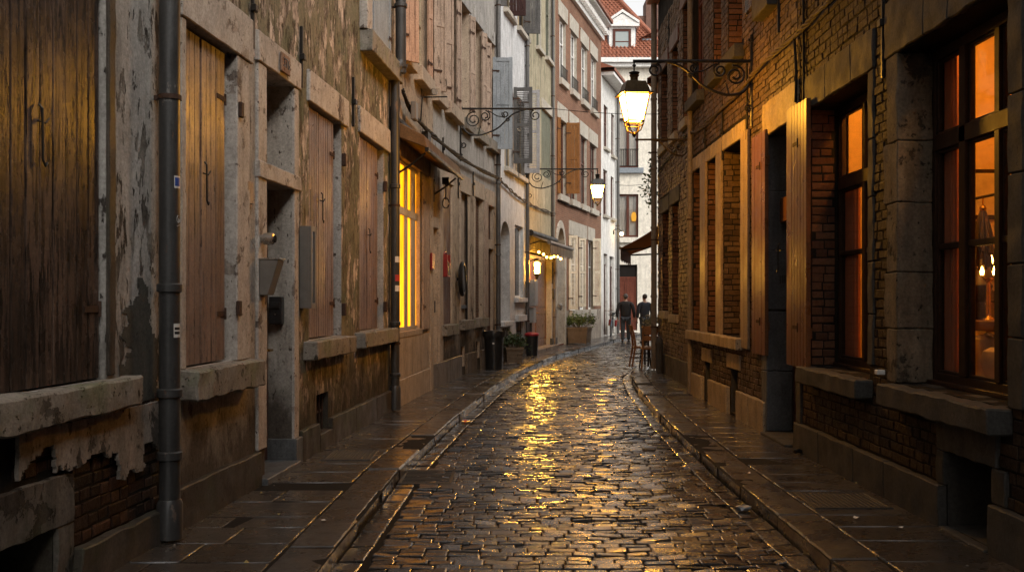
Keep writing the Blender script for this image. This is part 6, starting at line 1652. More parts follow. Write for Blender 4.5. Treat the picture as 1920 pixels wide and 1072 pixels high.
w0_, w1_ = Vector((2.9, 40.0, CH+(HY-335)/FPX*40)), WH.P(WH.c[-1]-.5, .02, CH+(HY-340)/FPX*52)
mb = MB(); mb.tube([w0_.lerp(w1_, k/12)-Vector((0, 0, .25*math.sin(math.pi*k/12))) for k in range(13)], .012, 5); tag(mb.build('overhead_wire', 'cable', None), 'thin wire spanning the street before the cream end house', 'wire')
a_, b_ = q = (Vector((p3.x, p3.y, z3))+nn3*1.85, QP(4.9, .02, z3+.15)); mb = MB(); mb.tube([a_.lerp(b_, k/8)-Vector((0, 0, .04*math.sin(math.pi*k/8))) for k in range(9)], .007, 5)
tag(mb.build('overhead_wire', 'cable', None), 'thin wire from the empty bracket across to the right corner house', 'wire')

# =================================================================== AWNINGS
t = thing('awning', 'folded brown canopy box jutting out above the yellow lit window', 'awning', tuple(LP(L(770), .3, LZ(770, 300))))
ua_, ub2 = L(748.5, .06), L(828, .10); zt, zb = LZ(749, 246), LZ(749, 290); zm = (zt+zb)/2
mb = MB(); vs = []
for u in (ua_, (ua_+ub2)/2, ub2): vs += [LP(u, .01, zt+.10), LP(u, .42, zt-.12), LP(u, .46, zt-.30), LP(u, .05, zt-.14)]
fs = []
for i in range(2):
    for k in range(4): fs.append([4*i+k, 4*i+(k+1) % 4, 4*i+4+(k+1) % 4, 4*i+4+k])
fs += [[3, 2, 1, 0], [8, 9, 10, 11]]; mb.add(vs, fs); mb.build('canvas', 'canvas_br', t, bevel=.012)
mb = MB(); mb.box(LP, ua_-.0, ub2+.03, .43, .485, zt-.345, zt-.285); mb.box(LP, ua_, ub2, .004, .06, zt+.09, zt+.15); mb.build('front_bar', 'iron', t, bevel=.006)
for f in (.06, .93):
    mb = MB(); u = ua_+(ub2-ua_)*f; mb.tube([LP(u, .01, zt-.62), LP(u, .20, zt-.50), LP(u, .40, zt-.34)], .016, 6); mb.tube([LP(u, .01, zt-.35), LP(u, .01, zt-.75)], .018, 6); mb.build('awning_arm', 'iron', t)
mb = MB(); q = LP(ub2-.02, .18, zt-.35); mb.tube([q, q-Vector((0, 0, .34))], .012, 6); mb.tube([q-Vector((0, 0, .34))+Vector((.06*math.cos(a), 0, .09*math.sin(a)-.06)) for a in [k*.6 for k in range(11)]], .012, 6); mb.box(LP, ub2-.06, ub2+.03, .12, .24, zt-.42, zt-.30); mb.build('crank', 'iron', t)
t = thing('awning', 'small grey striped awning rolled out above the oak door', 'awning', tuple(LP(L(1010), .3, LZ(1010, 455))))
ua_, ub2 = L(991), L(1038); zt = LZ(995, 452)
mb = MB(); N = 30
for k in range(N):
    u, u2 = ua_+(ub2-ua_)*k/N, ua_+(ub2-ua_)*(k+1)/N
    mb.quad(LP(u, .02, zt+.18), LP(u2, .02, zt+.18), LP(u2, .62, zt-.08), LP(u, .62, zt-.08), k % 2)
    z2a = .30+.03*math.sin(k*2.1)
    mb.quad(LP(u, .62, zt-.08), LP(u2, .62, zt-.08), LP(u2, .625, zt-.08-z2a), LP(u, .625, zt-.08-z2a), k % 2)
o = mb.build('canvas', ['canvas_st', 'fabric_ye'], t)
sm = o.modifiers.new('thick', 'SOLIDIFY'); sm.thickness = .006
mb = MB(); mb.tube([LP(ua_-.03, .60, zt-.06), LP(ub2+.03, .60, zt-.06)], .06, 10); mb.build('front_bar', 'alu', t, smooth=True)
mb = MB(); mb.tube([LP(ua_-.02, .06, zt+.22), LP(ub2+.02, .06, zt+.22)], .09, 10); mb.build('roller', 'iron', t, smooth=True)
for u in (ua_+.08, ub2-.08):
    mb = MB(); mb.tube([LP(u, .02, zt-.1), LP(u, .3, zt-.02), LP(u, .6, zt-.07)], .018, 6); mb.build('awning_arm', 'iron', t)
t = thing('awning', 'dark olive terrace awning stretched out from behind the right corner', 'awning', (3.6, 24.5, 3))
def TZ(y, Y): return CH+(HY-y)/FPX*Y
Ya, Yb = 23.0, 26.2; xo_a, xo_b = 2.66, 2.62; 
wa, wb = 3.62, 4.74
zwa, zoa = 3.42, 2.72
mb = MB(); N = 10
def tv(f, g):   # f along wall 0..1, g outwards 0..1
    y = Ya+(Yb-Ya)*f; xw = wa+(wb-wa)*f; xo = 2.50+.62*f
    return Vector((xw+(xo-xw)*g, y, zwa+(zoa-zwa)*g-.05*math.sin(math.pi*g)))
for i in range(N):
    for j in range(6): mb.quad(tv(i/N, j/6), tv((i+1)/N, j/6), tv((i+1)/N, (j+1)/6), tv(i/N, (j+1)/6))
    for z0_ in (0,):
        a, b = tv(i/N, 1), tv((i+1)/N, 1); w = .27+.03*(i % 2); mb.quad(a, b, b-Vector((0, 0, w)), a-Vector((0, 0, w)), 1)
a, b = tv(0, 1), tv(0, .93)
o = mb.build('canvas', ['canvas_ol', 'fabric_ye'], t); o.modifiers.new('thick', 'SOLIDIFY').thickness = .008
mb = MB(); mb.tube([tv(0, 1), tv(1, 1)], .035, 8); mb.build('front_bar', 'fabric_ye', t, smooth=True)
mb = MB(); mb.tube([tv(-.02, 0)+Vector((.02, 0, .06)), tv(1.02, 0)+Vector((.02, 0, .06))], .09, 10); mb.build('roller', 'iron', t, smooth=True)
for f in (.06, .94):
    mb = MB(); mb.tube([tv(f, 0)-Vector((0, 0, .45)), tv(f, .5)-Vector((0, 0, .30)), tv(f, .98)-Vector((0, 0, .04))], .022, 6); mb.build('awning_arm', 'iron', t)
t = thing('festoon_lights', 'few tiny warm bulbs strung along the pipe and the terrace awning edge', 'string lights', (3.2, 21.9, 3))
c0_ = QP(WR1.c[-1]+.02, .04, 0); zz = [TZ(y, 21.8) for y in (422, 440, 455, 470, 510, 545)]
mb = MB(); mb.tube([Vector((c0_.x-.02, c0_.y+.02, z)) for z in (zz[0]+.3, zz[-1]-.2)], .006, 5); mb.build('flex', 'cable', t)
for z in zz: MB().blob((c0_.x-.03, c0_.y, z), .022, 1, 0).build('bulb', 'bulb', t, smooth=True)

# =================================================================== STREET OBJECTS
idw = lambda u, n, z: Vector((u, n, z))
def bin_(x, y, r, h, mat, lid, name, label, bag=False):
    t = thing(name, label, 'bin', (0, 0, 0))
    MB().lathe([(r*.80, 0), (r*.82, .02), (r*.93, h*.8), (r*.98, h*.9), (r, h*.9), (r, h*.95), (r*.93, h*.95), (r*.92, h*.7)], (0, 0, 0), 24, caps=False).lathe([(r*.8, .004), (.01, .004)], (0, 0, 0), 24, caps=False).build('body', mat, t, smooth=True)
    if bag:
        mb = MB(); K = 28; vs = []; fs = []
        for j, (rr, z) in enumerate(((.90, .74), (.97, .97), (1.08, 1.0), (1.12, .93), (1.07, .84))):
            for k in range(K): a = 6.283*k/K; f = 1+.035*math.sin(k*2.3+j)+.02*random.random(); vs.append((r*rr*f*math.cos(a), r*rr*f*math.sin(a), h*z+.012*math.sin(k*1.7)))
        for j in range(4):
            for k in range(K): fs.append([j*K+k, j*K+(k+1) % K, (j+1)*K+(k+1) % K, (j+1)*K+k])
        mb.add(vs, fs); mb.build('bag_rim', 'blackpl', t, smooth=True)
        MB().lathe([(r*.95, h*.985), (r*.6, h*1.01), (.01, h*1.02)], (0, 0, 0), 24, caps=False).build('lid', 'blackpl', t, smooth=True)
        MB().box(lambda u, n, z: Vector((math.sin(u)*(r*.905+n), -math.cos(u)*(r*.905+n), z)), -.12, .06, .012, .02, h*.66, h*.70).build('label_plate', 'white_st', t)
    else:
        MB().lathe([(r*1.04, h*.90), (r*1.06, h*.97), (r*.95, h*1.02), (r*.6, h*1.05), (.01, h*1.06)], (0, 0, 0), 24).build('lid', lid, t, smooth=True)
    t.location = (x, y, .003); return t
bin_(-.40, 22.0, .23, .84, 'blackpl', 'blackpl', 'litter_bin', 'tall black round bin with a bag rim on the left pavement', True)
bin_(.545, 27.25, .19, .60, 'blackpl', 'redlid', 'litter_bin', 'short black bin with a red lid outside the oak door')
def planter(x, y, w, h, rot, label, leafh, nl, mat='leaf'):
    t = thing('planter', label, 'planter', (0, 0, 0)); mb = MB(); m = idw
    def wallb(k):
        out = []
        for r_ in range(4):
            z0, z1 = .03+(h-.03)*r_/4+.003, .03+(h-.03)*(r_+1)/4-.003; f0, f1 = .86+.14*z0/h, .86+.14*z1/h
            a, b = w/2*f0, w/2*f1; c = math.cos(k*math.pi/2); s = math.sin(k*math.pi/2); T = .022
            P = [(-a, -a, z0), (a, -a, z0), (b, -b, z1), (-b, -b, z1), (-a+T, -a+T, z0), (a-T, -a+T, z0), (b-T, -b+T, z1), (-b+T, -b+T, z1)]
            mb.add([(px*c-py*s, px*s+py*c, pz) for px, py, pz in P], [[0, 1, 2, 3], [7, 6, 5, 4], [0, 4, 5, 1], [1, 5, 6, 2], [2, 6, 7, 3], [3, 7, 4, 0]])
    for k in range(4): wallb(k)
    for sx in (-1, 1):
        for sy in (-1, 1): mb.box(m, sx*w*.42-.025, sx*w*.42+.025, sy*w*.42-.025, sy*w*.42+.025, 0, .028)
    mb.build('tub', 'wood_tub', t, bevel=.004)
    mb = MB()
    for k in range(4):
        c = math.cos(k*math.pi/2); s = math.sin(k*math.pi/2); b = w/2+.012
        P = [(-b, -b, h-.04), (b, -b, h-.04), (b, -b, h+.012), (-b, -b, h+.012), (-b+.05, -b+.05, h-.04), (b-.05, -b+.05, h-.04), (b-.05, -b+.05, h+.012), (-b+.05, -b+.05, h+.012)]
        mb.add([(px*c-py*s, px*s+py*c, pz) for px, py, pz in P], [[0, 1, 2, 3], [7, 6, 5, 4], [0, 4, 5, 1], [1, 5, 6, 2], [2, 6, 7, 3], [3, 7, 4, 0]])
    mb.build('rim', 'wood_tub', t, bevel=.004)
    MB().quad((-w*.46, -w*.46, h-.03), (w*.46, -w*.46, h-.03), (w*.46, w*.46, h-.03), (-w*.46, w*.46, h-.03)).build('soil', 'soil', t)
    sb = MB(); lf = MB()
    for k in range(26):
        a = random.random()*6.28; r_ = random.random()**.6*w*.55; zt = h+leafh*random.uniform(.35, 1)*(1-.4*r_/(w*.55)); r2 = r_*1.35
        p0, p1, p2 = Vector((r_*.35*math.cos(a), r_*.35*math.sin(a), h-.03)), Vector((r_*math.cos(a), r_*math.sin(a), (h+zt)/2)), Vector((r2*math.cos(a), r2*math.sin(a), zt))
        sb.tube([p0, p1, p2], .006, 4)
        lf.leaves([p1.lerp(p2, random.random())+Vector((random.gauss(0, .05), random.gauss(0, .05), random.gauss(0, .05))) for _ in range(nl)], .085)
        if random.random() < .25: lf.leaves([p2+Vector((random.gauss(0, .04)+.12*math.cos(a), random.gauss(0, .04)+.12*math.sin(a), -.2*random.random())) for _ in range(nl//2)], .075)
    sb.build('stems', 'wood_tub', t); lf.build('foliage', mat, t)
    t.location = (x, y, .003); t.rotation_euler = (0, 0, rot); return t
planter(.02, 23.8, .42, .38, R(14), 'square wooden planter with dark leaves between the two bins', .34, 16, 'leaf2')
planter(2.32, 34.2, .72, .56, R(-18), 'weathered wooden planter with a bushy green shrub below the cream shutters', .62, 30)

# bicycle leaning at the far white house
def bicycle():
    t = thing('bicycle', 'dark bicycle with a red pannier parked by the far white house', 'bicycle', (0, 0, 0)); Rw = .34; wb = 1.06
    for x, nm in ((0, 'rear_wheel'), (wb, 'front_wheel')):
        mb = MB()
        circ_ = lambda r: [Vector((x+r*math.cos(k*6.283/28), 0, Rw+r*math.sin(k*6.283/28))) for k in range(28)]
        mb.tube(circ_(Rw-.018), .019, 8, True); o = mb.build(nm, 'tyre', t, smooth=True)
        mb = MB(); mb.tube(circ_(Rw-.045), .011, 6, True)
        for k in range(18): a = k*6.283/18; mb.tube([(x, (.03 if k % 2 else -.03), Rw), (x+(Rw-.045)*math.cos(a), 0, Rw+(Rw-.045)*math.sin(a))], .0022, 4)
        mb.tube([(x, -.05, Rw), (x, .05, Rw)], .02, 8); mb.build('spokes_and_rim', 'chrome', o)
        mb = MB(); mb.tube([Vector((x+(Rw+.025)*math.cos(a), 0, Rw+(Rw+.025)*math.sin(a))) for a in [R(20+k*12) for k in range(13)]], .016, 6); mb.build('mudguard', 'bikeblue', o)
    bb, st, hd, h2 = (.44, 0, .30), (.26, 0, .80), (.90, 0, .84), (.92, 0, .72)
    mb = MB()
    for a, b, r in ((bb, st, .017), (st, hd, .016), (bb, h2, .019), (bb, (0, .04, Rw), .01), (bb, (0, -.04, Rw), .01), (st, (0, .04, Rw), .009), (st, (0, -.04, Rw), .009), (h2, (.93, 0, .62), .02), ((.93, .05, .62), (wb, .05, Rw), .012), ((.93, -.05, .62), (wb, -.05, Rw), .012), (h2, (.87, 0, 1.0), .015)):
        mb.tube([a, b], r, 8)
    mb.build('frame', 'blackpl', t, smooth=True)
    mb = MB(); mb.tube([(.74, -.30, 1.02), (.84, -.24, 1.05), (.88, 0, 1.0), (.84, .24, 1.05), (.74, .30, 1.02)], .013, 8); mb.build('handlebar', 'chrome', t, smooth=True)
    mb = MB()
    for s in (-1, 1): mb.tube([(.75, s*.30, 1.02), (.64, s*.31, 1.0)], .018, 8)
    mb.build('grip', 'blackpl', t)
    mb = MB(); mb.blob((.21, 0, .95), .13, 2, .0, (1.0, .62, .3)); mb.tube([(.26, 0, .8), (.23, 0, .93)], .013, 6); mb.build('saddle', 'blackpl', t, smooth=True)
    mb = MB(); mb.tube([(.44, -.09, .30), (.44, .09, .30)], .016, 8); mb.tube([(.44, .07, .30), (.36, .07, .15)], .009, 6); mb.tube([(.44, -.07, .30), (.52, -.07, .45)], .009, 6)
    for x, y, z in ((.36, .12, .15), (.52, -.12, .45)): mb.box(idw, x-.04, x+.04, y-.045, y+.045, z-.01, z+.01)
    mb.lathe([(.085, -.004), (.085, .004)], (.44, .05, .30), 16); mb.build('crank_set', 'chrome', t)
    mb = MB(); mb.box(idw, -.24, .14, -.07, .07, .70, .715); mb.tube([(-.1, .05, .70), (0, .04, Rw)], .008, 5); mb.tube([(-.1, -.05, .70), (0, -.04, Rw)], .008, 5); mb.build('carrier', 'blackpl', t)
    for s in (-1, 1): MB().box(idw, -.20, .10, s*.075-(.10 if s < 0 else 0), s*.075+(.10 if s > 0 else 0), .42, .69).build('pannier', 'redpl', t, bevel=.03, seg=2)
    mb = MB(); mb.lathe([(.04, -.03), (.055, 0), (.05, .03)], (.99, 0, .90), 12); mb.box(idw, .95, 1.18, -.16, .16, .86, .885); mb.build('front_basket', 'blackpl', t)
    mb = MB()
    for a, b in (((.96, -.16), (.96, .16)), ((1.2, -.17), (1.2, .17)), ((.96, -.16), (1.2, -.17)), ((.96, .16), (1.2, .17))):
        for z in (.93, .99, 1.05): mb.tube([(a[0], a[1], z), (b[0], b[1], z)], .006, 4)
    mb.build('basket_wire', 'blackpl', t)
    return t
b = bicycle(); b.location = (4.12, 41.3, .002); b.rotation_euler = (R(-6), 0, R(-98))

# chairs and table on the terrace
def chair(label):
    t = thing('cafe_chair', label, 'chair', (0, 0, 0), 'wooden chairs at the terrace'); w, d, sh, bh = .42, .42, .47, .95
    MB().box(idw, -w/2, w/2, -d/2, d/2, sh-.045, sh).build('seat', 'chair', t, bevel=.01, seg=2)
    for sx in (-1, 1):
        mb = MB(); mb.tube([(sx*(w/2+.02), -d/2-.02, 0), (sx*(w/2-.03), -d/2+.03, sh-.03)], [.019, .024], 8); mb.build('front_leg', 'chairdk', t)
        mb = MB(); mb.tube([(sx*(w/2-.0), d/2+.06, 0), (sx*(w/2-.03), d/2-.02, sh), (sx*(w/2-.03), d/2+.0, sh+.2), (sx*(w/2-.03), d/2+.07, bh)], [.020, .025, .024, .020], 8); mb.build('rear_leg', 'chair', t)
    mb = MB()
    for z0, z1, y in ((bh-.16, bh-.005, d/2+.052), (sh+.15, sh+.26, d/2+.010)): mb.box(idw, -w/2+.045, w/2-.045, y-.010, y+.010, z0, z1)
    mb.build('back_slat', 'chair', t, bevel=.004)
    mb = MB()
    for z, a, b in ((.18, (-w/2, -d/2), (w/2, -d/2)), (.24, (-w/2, d/2+.03), (w/2, d/2+.03)), (.20, (-w/2, -d/2), (-w/2, d/2+.03)), (.20, (w/2, -d/2), (w/2, d/2+.03)), (.30, (-w/2, -d/2+.02), (-w/2, d/2+.02)), (.30, (w/2, -d/2+.02), (w/2, d/2+.02))): mb.tube([(a[0], a[1], z), (b[0], b[1], z)], .009, 6)
    mb.build('stretcher', 'chairdk', t)
    return t
c1 = chair('orange-brown wooden chair seen side on, backrest towards the road'); c1.location = (2.98, 22.75, .003); c1.rotation_euler = (0, 0, R(92))
c2 = chair('orange-brown wooden chair standing nearest the corner pipe, backrest slats towards the camera'); c2.location = (3.08, 22.15, .003); c2.rotation_euler = (0, 0, R(176))
t = thing('cafe_table', 'small brown wooden terrace table behind the two chairs', 'table', (0, 0, 0))
MB().box(idw, -.35, .35, -.35, .35, .72, .75).build('table_top', 'chair', t, bevel=.006)
for sx in (-1, 1):
    for sy in (-1, 1): mb = MB(); mb.box(idw, sx*.30-.02, sx*.30+.02, sy*.30-.02, sy*.30+.02, 0, .72); mb.build('leg', 'chairdk', t)
t.location = (3.42, 23.1, .003)
t = thing('potted_plant', 'pale leafy plant in a wooden box on the terrace table', 'plant', (0, 0, 0))
MB().box(idw, -.16, .16, -.12, .12, 0, .14).build('pot', 'chair', t, bevel=.008)
lf = MB(); sb = MB()
for k in range(26):
    a = random.random()*6.28; r_ = random.random()**.5*.30; z = .14+.34*random.random(); sb.tube([(0, 0, .12), (r_*.5*math.cos(a), r_*.5*math.sin(a), .14+(z-.14)*.7), (r_*math.cos(a), r_*math.sin(a), z)], .004, 4)
    lf.leaves([Vector((r_*math.cos(a)*f+random.gauss(0, .03), r_*math.sin(a)*f+random.gauss(0, .03), .14+(z-.14)*f+random.gauss(0, .02))) for f in [random.uniform(.4, 1.05) for _ in range(9)]], .075, 0)
sb.build('stems', 'leaf2', t); lf.build('foliage', 'leafpale', t); t.location = (3.20, 23.05, .754)
# creeper on the corner house
t = thing('climbing_plant', 'sparse green creeper hanging beside the tall pipe on the right corner house', 'plant', tuple(Vector((3.2, 21.85, 4.2))))
lf = MB(); sb = MB(); tip = []
for k in range(5):
    pts = [Vector((3.16-.05*j*random.uniform(.2, 1)+random.gauss(0, .03), 21.9+random.gauss(0, .06), 4.75-.17*j-.1*k)) for j in range(6)]
    sb.tube(pts, .006, 4); lf.leaves([p_+Vector((random.gauss(-.02, .06), random.gauss(0, .06), random.gauss(0, .05))) for p_ in pts for _ in range(9)], .085)
sb.build('stems', 'dried', t); lf.build('foliage', 'leaf2', t)
o = MB().box(idw, 3.10, 3.13, 22.0, 22.03, TZ(516, 22), TZ(512, 22)).build('shop_light', 'green_led', None, bevel=.01); tag(o, 'tiny green light below the terrace awning beside the pipe', 'light')

# litter
lit = [(-1.20, 13.9, 'paper'), (-1.44, 14.7, 'paper'), (-1.3, 15.1, 'paper'), (-.62, 12.3, 'paper'), (-.70, 11.9, 'paper'), (-1.75, 7.6, 'leafdry'), (-1.66, 7.1, 'leafdry'), (-1.3, 6.9, 'paper'), (-1.62, 11.3, 'leafdry'), (2.1, 8.8, 'paper'), (2.42, 7.0, 'paper'), (2.62, 6.7, 'paper'), (1.62, 8.1, 'paper'), (1.75, 9.4, 'leafdry'), (1.55, 7.1, 'leafdry'), (2.35, 9.9, 'leafdry')]
for i, (x, y, mt) in enumerate(lit):
    onr = plerp(KL, y) < x < plerp(KR, y); z = (SZ+.010 if onr else .010); mb = MB(); n = 7
    s_ = random.uniform(.014, .028); vs = [(x, y, z+.012)]+[(x+s_*math.cos(k*6.283/n)*random.uniform(.5, 1.3), y+s_*1.2*math.sin(k*6.283/n)*random.uniform(.5, 1.3), z+random.uniform(0, .014)) for k in range(n)]
    mb.add(vs, [[0, k+1, (k+1) % n+1] for k in range(n)]); o = mb.build('paper_scrap' if mt == 'paper' else 'fallen_leaf', mt, None)
    if mt == 'paper': tag(o, 'small pale scrap of paper litter lying on the wet ground', 'litter', 'pale paper scraps on the ground')
    else: tag(o, 'small yellowed fallen leaf stuck on the wet ground', 'leaf', 'fallen leaves on the ground')
mb = MB()
for k in range(1100):
    y = 4.5+18*random.random()**1.5; m_ = random.random()
    if m_ < .35: x = wallx_left(y)+abs(random.gauss(0, .10))+.05; z = .006
    elif m_ < .6: x = plerp(RT, y)-abs(random.gauss(0, .10))-.06; z = .006
    elif m_ < .75: x = plerp(KL, y)+abs(random.gauss(.05, .10)); z = SZ+.004
    elif m_ < .88: x = plerp(KR, y)-abs(random.gauss(.05, .10)); z = SZ+.004
    else: x = random.uniform(wallx_left(y)+.1, plerp(RT, y)-.1); z = (SZ+.006) if plerp(KL, y) < x < plerp(KR, y) else .004
    s_ = random.uniform(.003, .010)*(1 if random.random() < .93 else 1.8); a = random.random()*6.28
    vs = [(x+s_*math.cos(a+q*1.57)*random.uniform(.6, 1.3), y+s_*math.sin(a+q*1.57)*random.uniform(.6, 1.3), z) for q in range(4)]+[(x, y, z+s_*random.uniform(.4, .9))]
    mb.add(vs, [[0, 1, 4], [1, 2, 4], [2, 3, 4], [3, 0, 4]], None, random.choice((0, 0, 0, 1, 2)))
gr_ = mb.build('gravel', ['soil', 'sillB', 'leafdry']); gr_['kind'] = 'stuff'; gr_['label'] = 'grit and crumbs scattered along wall foot and gutters'; gr_['category'] = 'grit'
t = thing('drink_can', 'crumpled silver drink can lying by the left kerb past the drain', 'can', (-.62, 13.0, SZ+.04))
MB().tube([(-.66, 12.98, SZ+.042), (-.655, 12.98, SZ+.042), (-.60, 13.0, SZ+.040), (-.555, 13.03, SZ+.042), (-.55, 13.03, SZ+.042)], [.024, .031, .027, .031, .024], 12).build('can_body', 'steel', t, smooth=True)
MB().tube([(-.632, 12.99, SZ+.042), (-.59, 13.01, SZ+.041)], [.0315, .0295], 12).build('can_print', 'red_st', t, smooth=True)
t = thing('plastic_cup', 'crushed pale blue plastic wrapper in the right gutter', 'litter', (1.80, 7.75, SZ))
mb = MB(); mb.blob((1.80, 7.75, SZ+.025), .045, 2, .8, (1.3, .8, .5), seed=3); mb.build('wrapper', 'zinc', t)

# =================================================================== PEOPLE
def skin_body(pts, edges, name, mat, parent, root=0, sub=2):
    me = bpy.data.meshes.new(name); ks = list(pts); me.from_pydata([pts[k][0] for k in ks], [(ks.index(a), ks.index(b)) for a, b in edges], [])
    ob = bpy.data.objects.new(name, me); C.objects.link(ob)
    sk = ob.modifiers.new('skin', 'SKIN'); sk.use_smooth_shade = True
    for i, k in enumerate(ks):
        r = pts[k][1]; me.skin_vertices[0].data[i].radius = r if isinstance(r, tuple) else (r, r)
    me.skin_vertices[0].data[root].use_root = True
    s_ = ob.modifiers.new('sub', 'SUBSURF'); s_.levels = s_.render_levels = sub
    bpy.context.view_layer.update()
    m2 = bpy.data.meshes.new_from_object(ob.evaluated_get(bpy.context.evaluated_depsgraph_get()))
    bpy.data.objects.remove(ob)
    m2.materials.clear(); m2.materials.append(M[mat]); m2.name = name
    m2.polygons.foreach_set('use_smooth', [True]*len(m2.polygons))
    o = bpy.data.objects.new(name, m2); C.objects.link(o); o.parent = parent; return o
def person(label, jacket, hair, stride=.12, arm=(.0, .0), turn=0., h=1.80, broad=1.):
    """faces +y; built standing at the origin"""
    t = thing('person', label, 'person', (0, 0, 0)); k = h/1.80
    V = lambda x, y, z: (x*k, y*k, z*k)
    s = stride
    body = {'pelvis': (V(0, 0, .95), (.15, .105)), 'waist': (V(0, 0, 1.10), (.145, .10)), 'chest': (V(0, .01, 1.32), (.165*broad, .115)), 'collar': (V(0, -.0, 1.46), (.10, .075)), 'neck': (V(0, .0, 1.53), .056), 'jaw': (V(0, .02, 1.60), (.064, .070)), 'head': (V(0, .012, 1.68), (.076, .092)), 'crown': (V(0, .0, 1.755), (.055, .065)), 'nose': (V(0, .112, 1.655), .012)}
    ed = [('pelvis', 'waist'), ('waist', 'chest'), ('chest', 'collar'), ('collar', 'neck'), ('neck', 'jaw'), ('jaw', 'head'), ('head', 'crown'), ('head', 'nose')]
    hands = []
    for sx, n, f in ((-1, 'L', arm[0]), (1, 'R', arm[1])):
        body[n+'sh'] = (V(sx*.185*broad, 0, 1.425), .066); body[n+'el'] = (V(sx*.255*broad, -.05+.10*f, 1.13), .048); body[n+'wr'] = (V(sx*.265*broad, .03+.22*f, .90), .031); body[n+'pa'] = (V(sx*.265*broad, .05+.24*f, .83), (.024, .036))
        ed += [('collar', n+'sh'), (n+'sh', n+'el'), (n+'el', n+'wr'), (n+'wr', n+'pa')]
        for q, (dy, ln) in enumerate(((-.026, .065), (-.008, .078), (.010, .074), (.026, .060))):
            a = n+'f%d' % q; body[a+'a'] = (V(sx*.262, .05+.24*f+dy, .785), .0095); body[a+'b'] = (V(sx*.248, .056+.24*f+dy, .785-ln*.8), .008); ed += [(n+'pa', a+'a'), (a+'a', a+'b')]
        body[n+'t'] = (V(sx*.245, .088+.24*f, .83), .0105); body[n+'t2'] = (V(sx*.232, .105+.24*f, .785), .009); ed += [(n+'pa', n+'t'), (n+'t', n+'t2')]
        st = s*(1 if sx > 0 else -1)
        body[n+'hip'] = (V(sx*.095, 0, .90), .098); body[n+'kn'] = (V(sx*.10, st*.45+.02, .50), .066); body[n+'an'] = (V(sx*.105, st, .10), .045); body[n+'to'] = (V(sx*.12, st+.14, .035), .032)
        ed += [('pelvis', n+'hip'), (n+'hip', n+'kn'), (n+'kn', n+'an'), (n+'an', n+'to')]
    skin_body(body, ed, 'body', 'skin', t)
    # trousers
    tr = {'p': (V(0, 0, .97), (.165, .125))}; te = []
    for sx, n in ((-1, 'L'), (1, 'R')):
        st = s*(1 if sx > 0 else -1)
        tr[n+'h'] = (V(sx*.10, 0, .88), .115); tr[n+'k'] = (V(sx*.105, st*.45+.015, .50), .088); tr[n+'c'] = (V(sx*.105, st*.8, .27), .078); tr[n+'a'] = (V(sx*.107, st-.0, .09), .068); te += [('p', n+'h'), (n+'h', n+'k'), (n+'k', n+'c'), (n+'c', n+'a')]
    skin_body(tr, te, 'trousers', 'jeans', t)
    jk = {'hem': (V(0, 0, .86), (.188*broad, .142)), 'w': (V(0, 0, 1.08), (.18*broad, .135)), 'c': (V(0, .0, 1.32), (.205*broad, .148)), 'co': (V(0, 0, 1.455), (.125, .10)), 'n': (V(0, -.005, 1.525), (.072, .072))}
    je = [('hem', 'w'), ('w', 'c'), ('c', 'co'), ('co', 'n')]
    for sx, n, f in ((-1, 'L', arm[0]), (1, 'R', arm[1])):
        jk[n+'s'] = (V(sx*.20*broad, 0, 1.42), .088); jk[n+'e'] = (V(sx*.262*broad, -.05+.10*f, 1.13), .069); jk[n+'w'] = (V(sx*.266*broad, .02+.20*f, .915), .050); je += [('co', n+'s'), (n+'s', n+'e'), (n+'e', n+'w')]
    skin_body(jk, je, 'jacket', jacket, t)
    mb = MB(); mb.blob(V(0, -.018, 1.715), .104*k, 3, .12, (.86, 1.0, .92)); mb.build('hair', hair, t, smooth=True)
    mb = MB()
    for sx in (-1, 1): mb.blob(V(sx*.031, .098, 1.685), .011*k, 1, 0)
    mb.build('eye', 'blackpl', t, smooth=True)
    mb = MB()
    for sx in (-1, 1): mb.blob(V(sx*.083, .0, 1.665), .026*k, 2, 0, (.4, .8, 1.2))
    mb.build('ear', 'skin', t, smooth=True)
    MB().blob(V(0, .094, 1.61), .02*k, 1, 0, (1.2, .4, .35)).build('mouth', 'redpl', t, smooth=True)
    for sx in (-1, 1):
        st = s*(1 if sx > 0 else -1); mb = MB(); mb.blob(V(sx*.112, st+.055, .048), .07*k, 2, .05, (.72, 1.75, .68)); mb.build('shoe', 'shoes', t, smooth=True)
    return t
pA = person('person in a bulky black jacket and blue-grey jeans seen from behind on the road', 'jacket_bk', 'hairgrey', .10, (-.25, .2), h=1.83, broad=1.18); pA.location = (4.28, 37.5, SZ+.006); pA.rotation_euler = (0, 0, R(-8))
pB = person('person in a dark navy jacket standing behind the terrace table', 'jacket_nv', 'hair', .04, (.1, .25), h=1.82, broad=1.08); pB.location = (4.93, 37.0, SZ+.006); pB.rotation_euler = (0, 0, R(18))

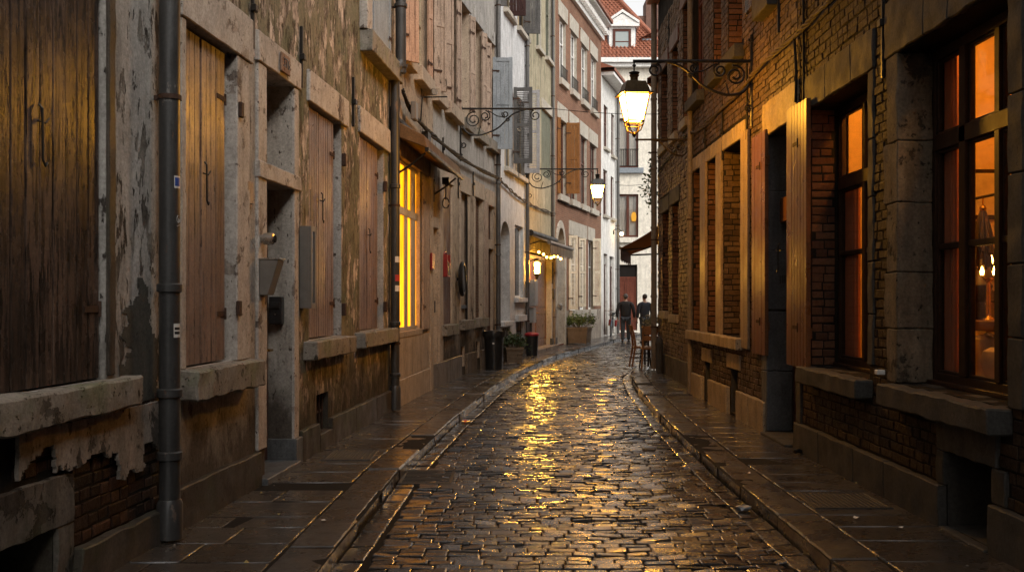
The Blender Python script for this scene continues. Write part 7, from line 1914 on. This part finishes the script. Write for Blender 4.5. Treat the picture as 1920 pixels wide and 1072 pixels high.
# =================================================================== SKY, SUN, CAMERA
# near houses run on unseen behind the viewer, stretched to shade the lane
sc = bpy.context.scene
w = bpy.data.worlds.new('World'); sc.world = w; w.use_nodes = True
nt = w.node_tree; nt.nodes.clear()
sky = nt.nodes.new('ShaderNodeTexSky'); sky.sky_type = 'NISHITA'; sky.sun_disc = False
SUN_EL, SUN_AZ = 42, 140          # azimuth clockwise from +Y: behind the viewer, to the left/right
sky.sun_elevation = R(SUN_EL); sky.sun_rotation = R(SUN_AZ); sky.dust_density = 3.0; sky.air_density = 1.0
hs = nt.nodes.new('ShaderNodeHueSaturation'); hs.inputs['Saturation'].default_value = .12; hs.inputs['Value'].default_value = 1.0
bg = nt.nodes.new('ShaderNodeBackground'); bg.inputs[1].default_value = .128
out = nt.nodes.new('ShaderNodeOutputWorld')
nt.links.new(sky.outputs[0], hs.inputs['Color']); tn = nt.nodes.new('ShaderNodeMix'); tn.data_type = 'RGBA'; tn.blend_type = 'MULTIPLY'; tn.inputs[0].default_value = 1; tn.inputs[7].default_value = (1, .975, .935, 1)
nt.links.new(hs.outputs[0], tn.inputs[6]); nt.links.new(tn.outputs[2], bg.inputs[0]); nt.links.new(bg.outputs[0], out.inputs[0])
sl = bpy.data.lights.new('sun', 'SUN'); sl.energy = .5; sl.angle = R(14); sl.color = (1, .94, .85)
so = bpy.data.objects.new('sun', sl); C.objects.link(so)
az, el = R(SUN_AZ), R(SUN_EL)
d = Vector((math.sin(az)*math.cos(el), math.cos(az)*math.cos(el), math.sin(el)))
so.rotation_euler = (-d).to_track_quat('-Z', 'Y').to_euler(); so.location = (0, 0, 30)
cam = bpy.data.cameras.new('camera'); cam.sensor_width = 36; cam.lens = FPX/1920*36; cam.shift_y = (HY-536)/1920; cam.clip_end = 600; cam.clip_start = .05
co = bpy.data.objects.new('camera', cam); C.objects.link(co); co.location = (0, 0, CH); co.rotation_euler = (R(90), 0, 0); sc.camera = co
sc.view_settings.view_transform = 'Standard'; sc.view_settings.look = 'None'; sc.view_settings.gamma = 1; sc.view_settings.exposure = 1.03
sc.render.engine = 'CYCLES'; sc.cycles.use_denoising = True; sc.cycles.use_adaptive_sampling = True; sc.cycles.adaptive_threshold = .015
sc.cycles.max_bounces = 6; sc.cycles.diffuse_bounces = 3; sc.cycles.glossy_bounces = 3; sc.cycles.transparent_max_bounces = 8; sc.cycles.sample_clamp_indirect = 6
try: sc.cycles.denoiser = 'OPENIMAGEDENOISE'; sc.cycles.denoising_input_passes = 'RGB_ALBEDO_NORMAL'
except Exception: pass
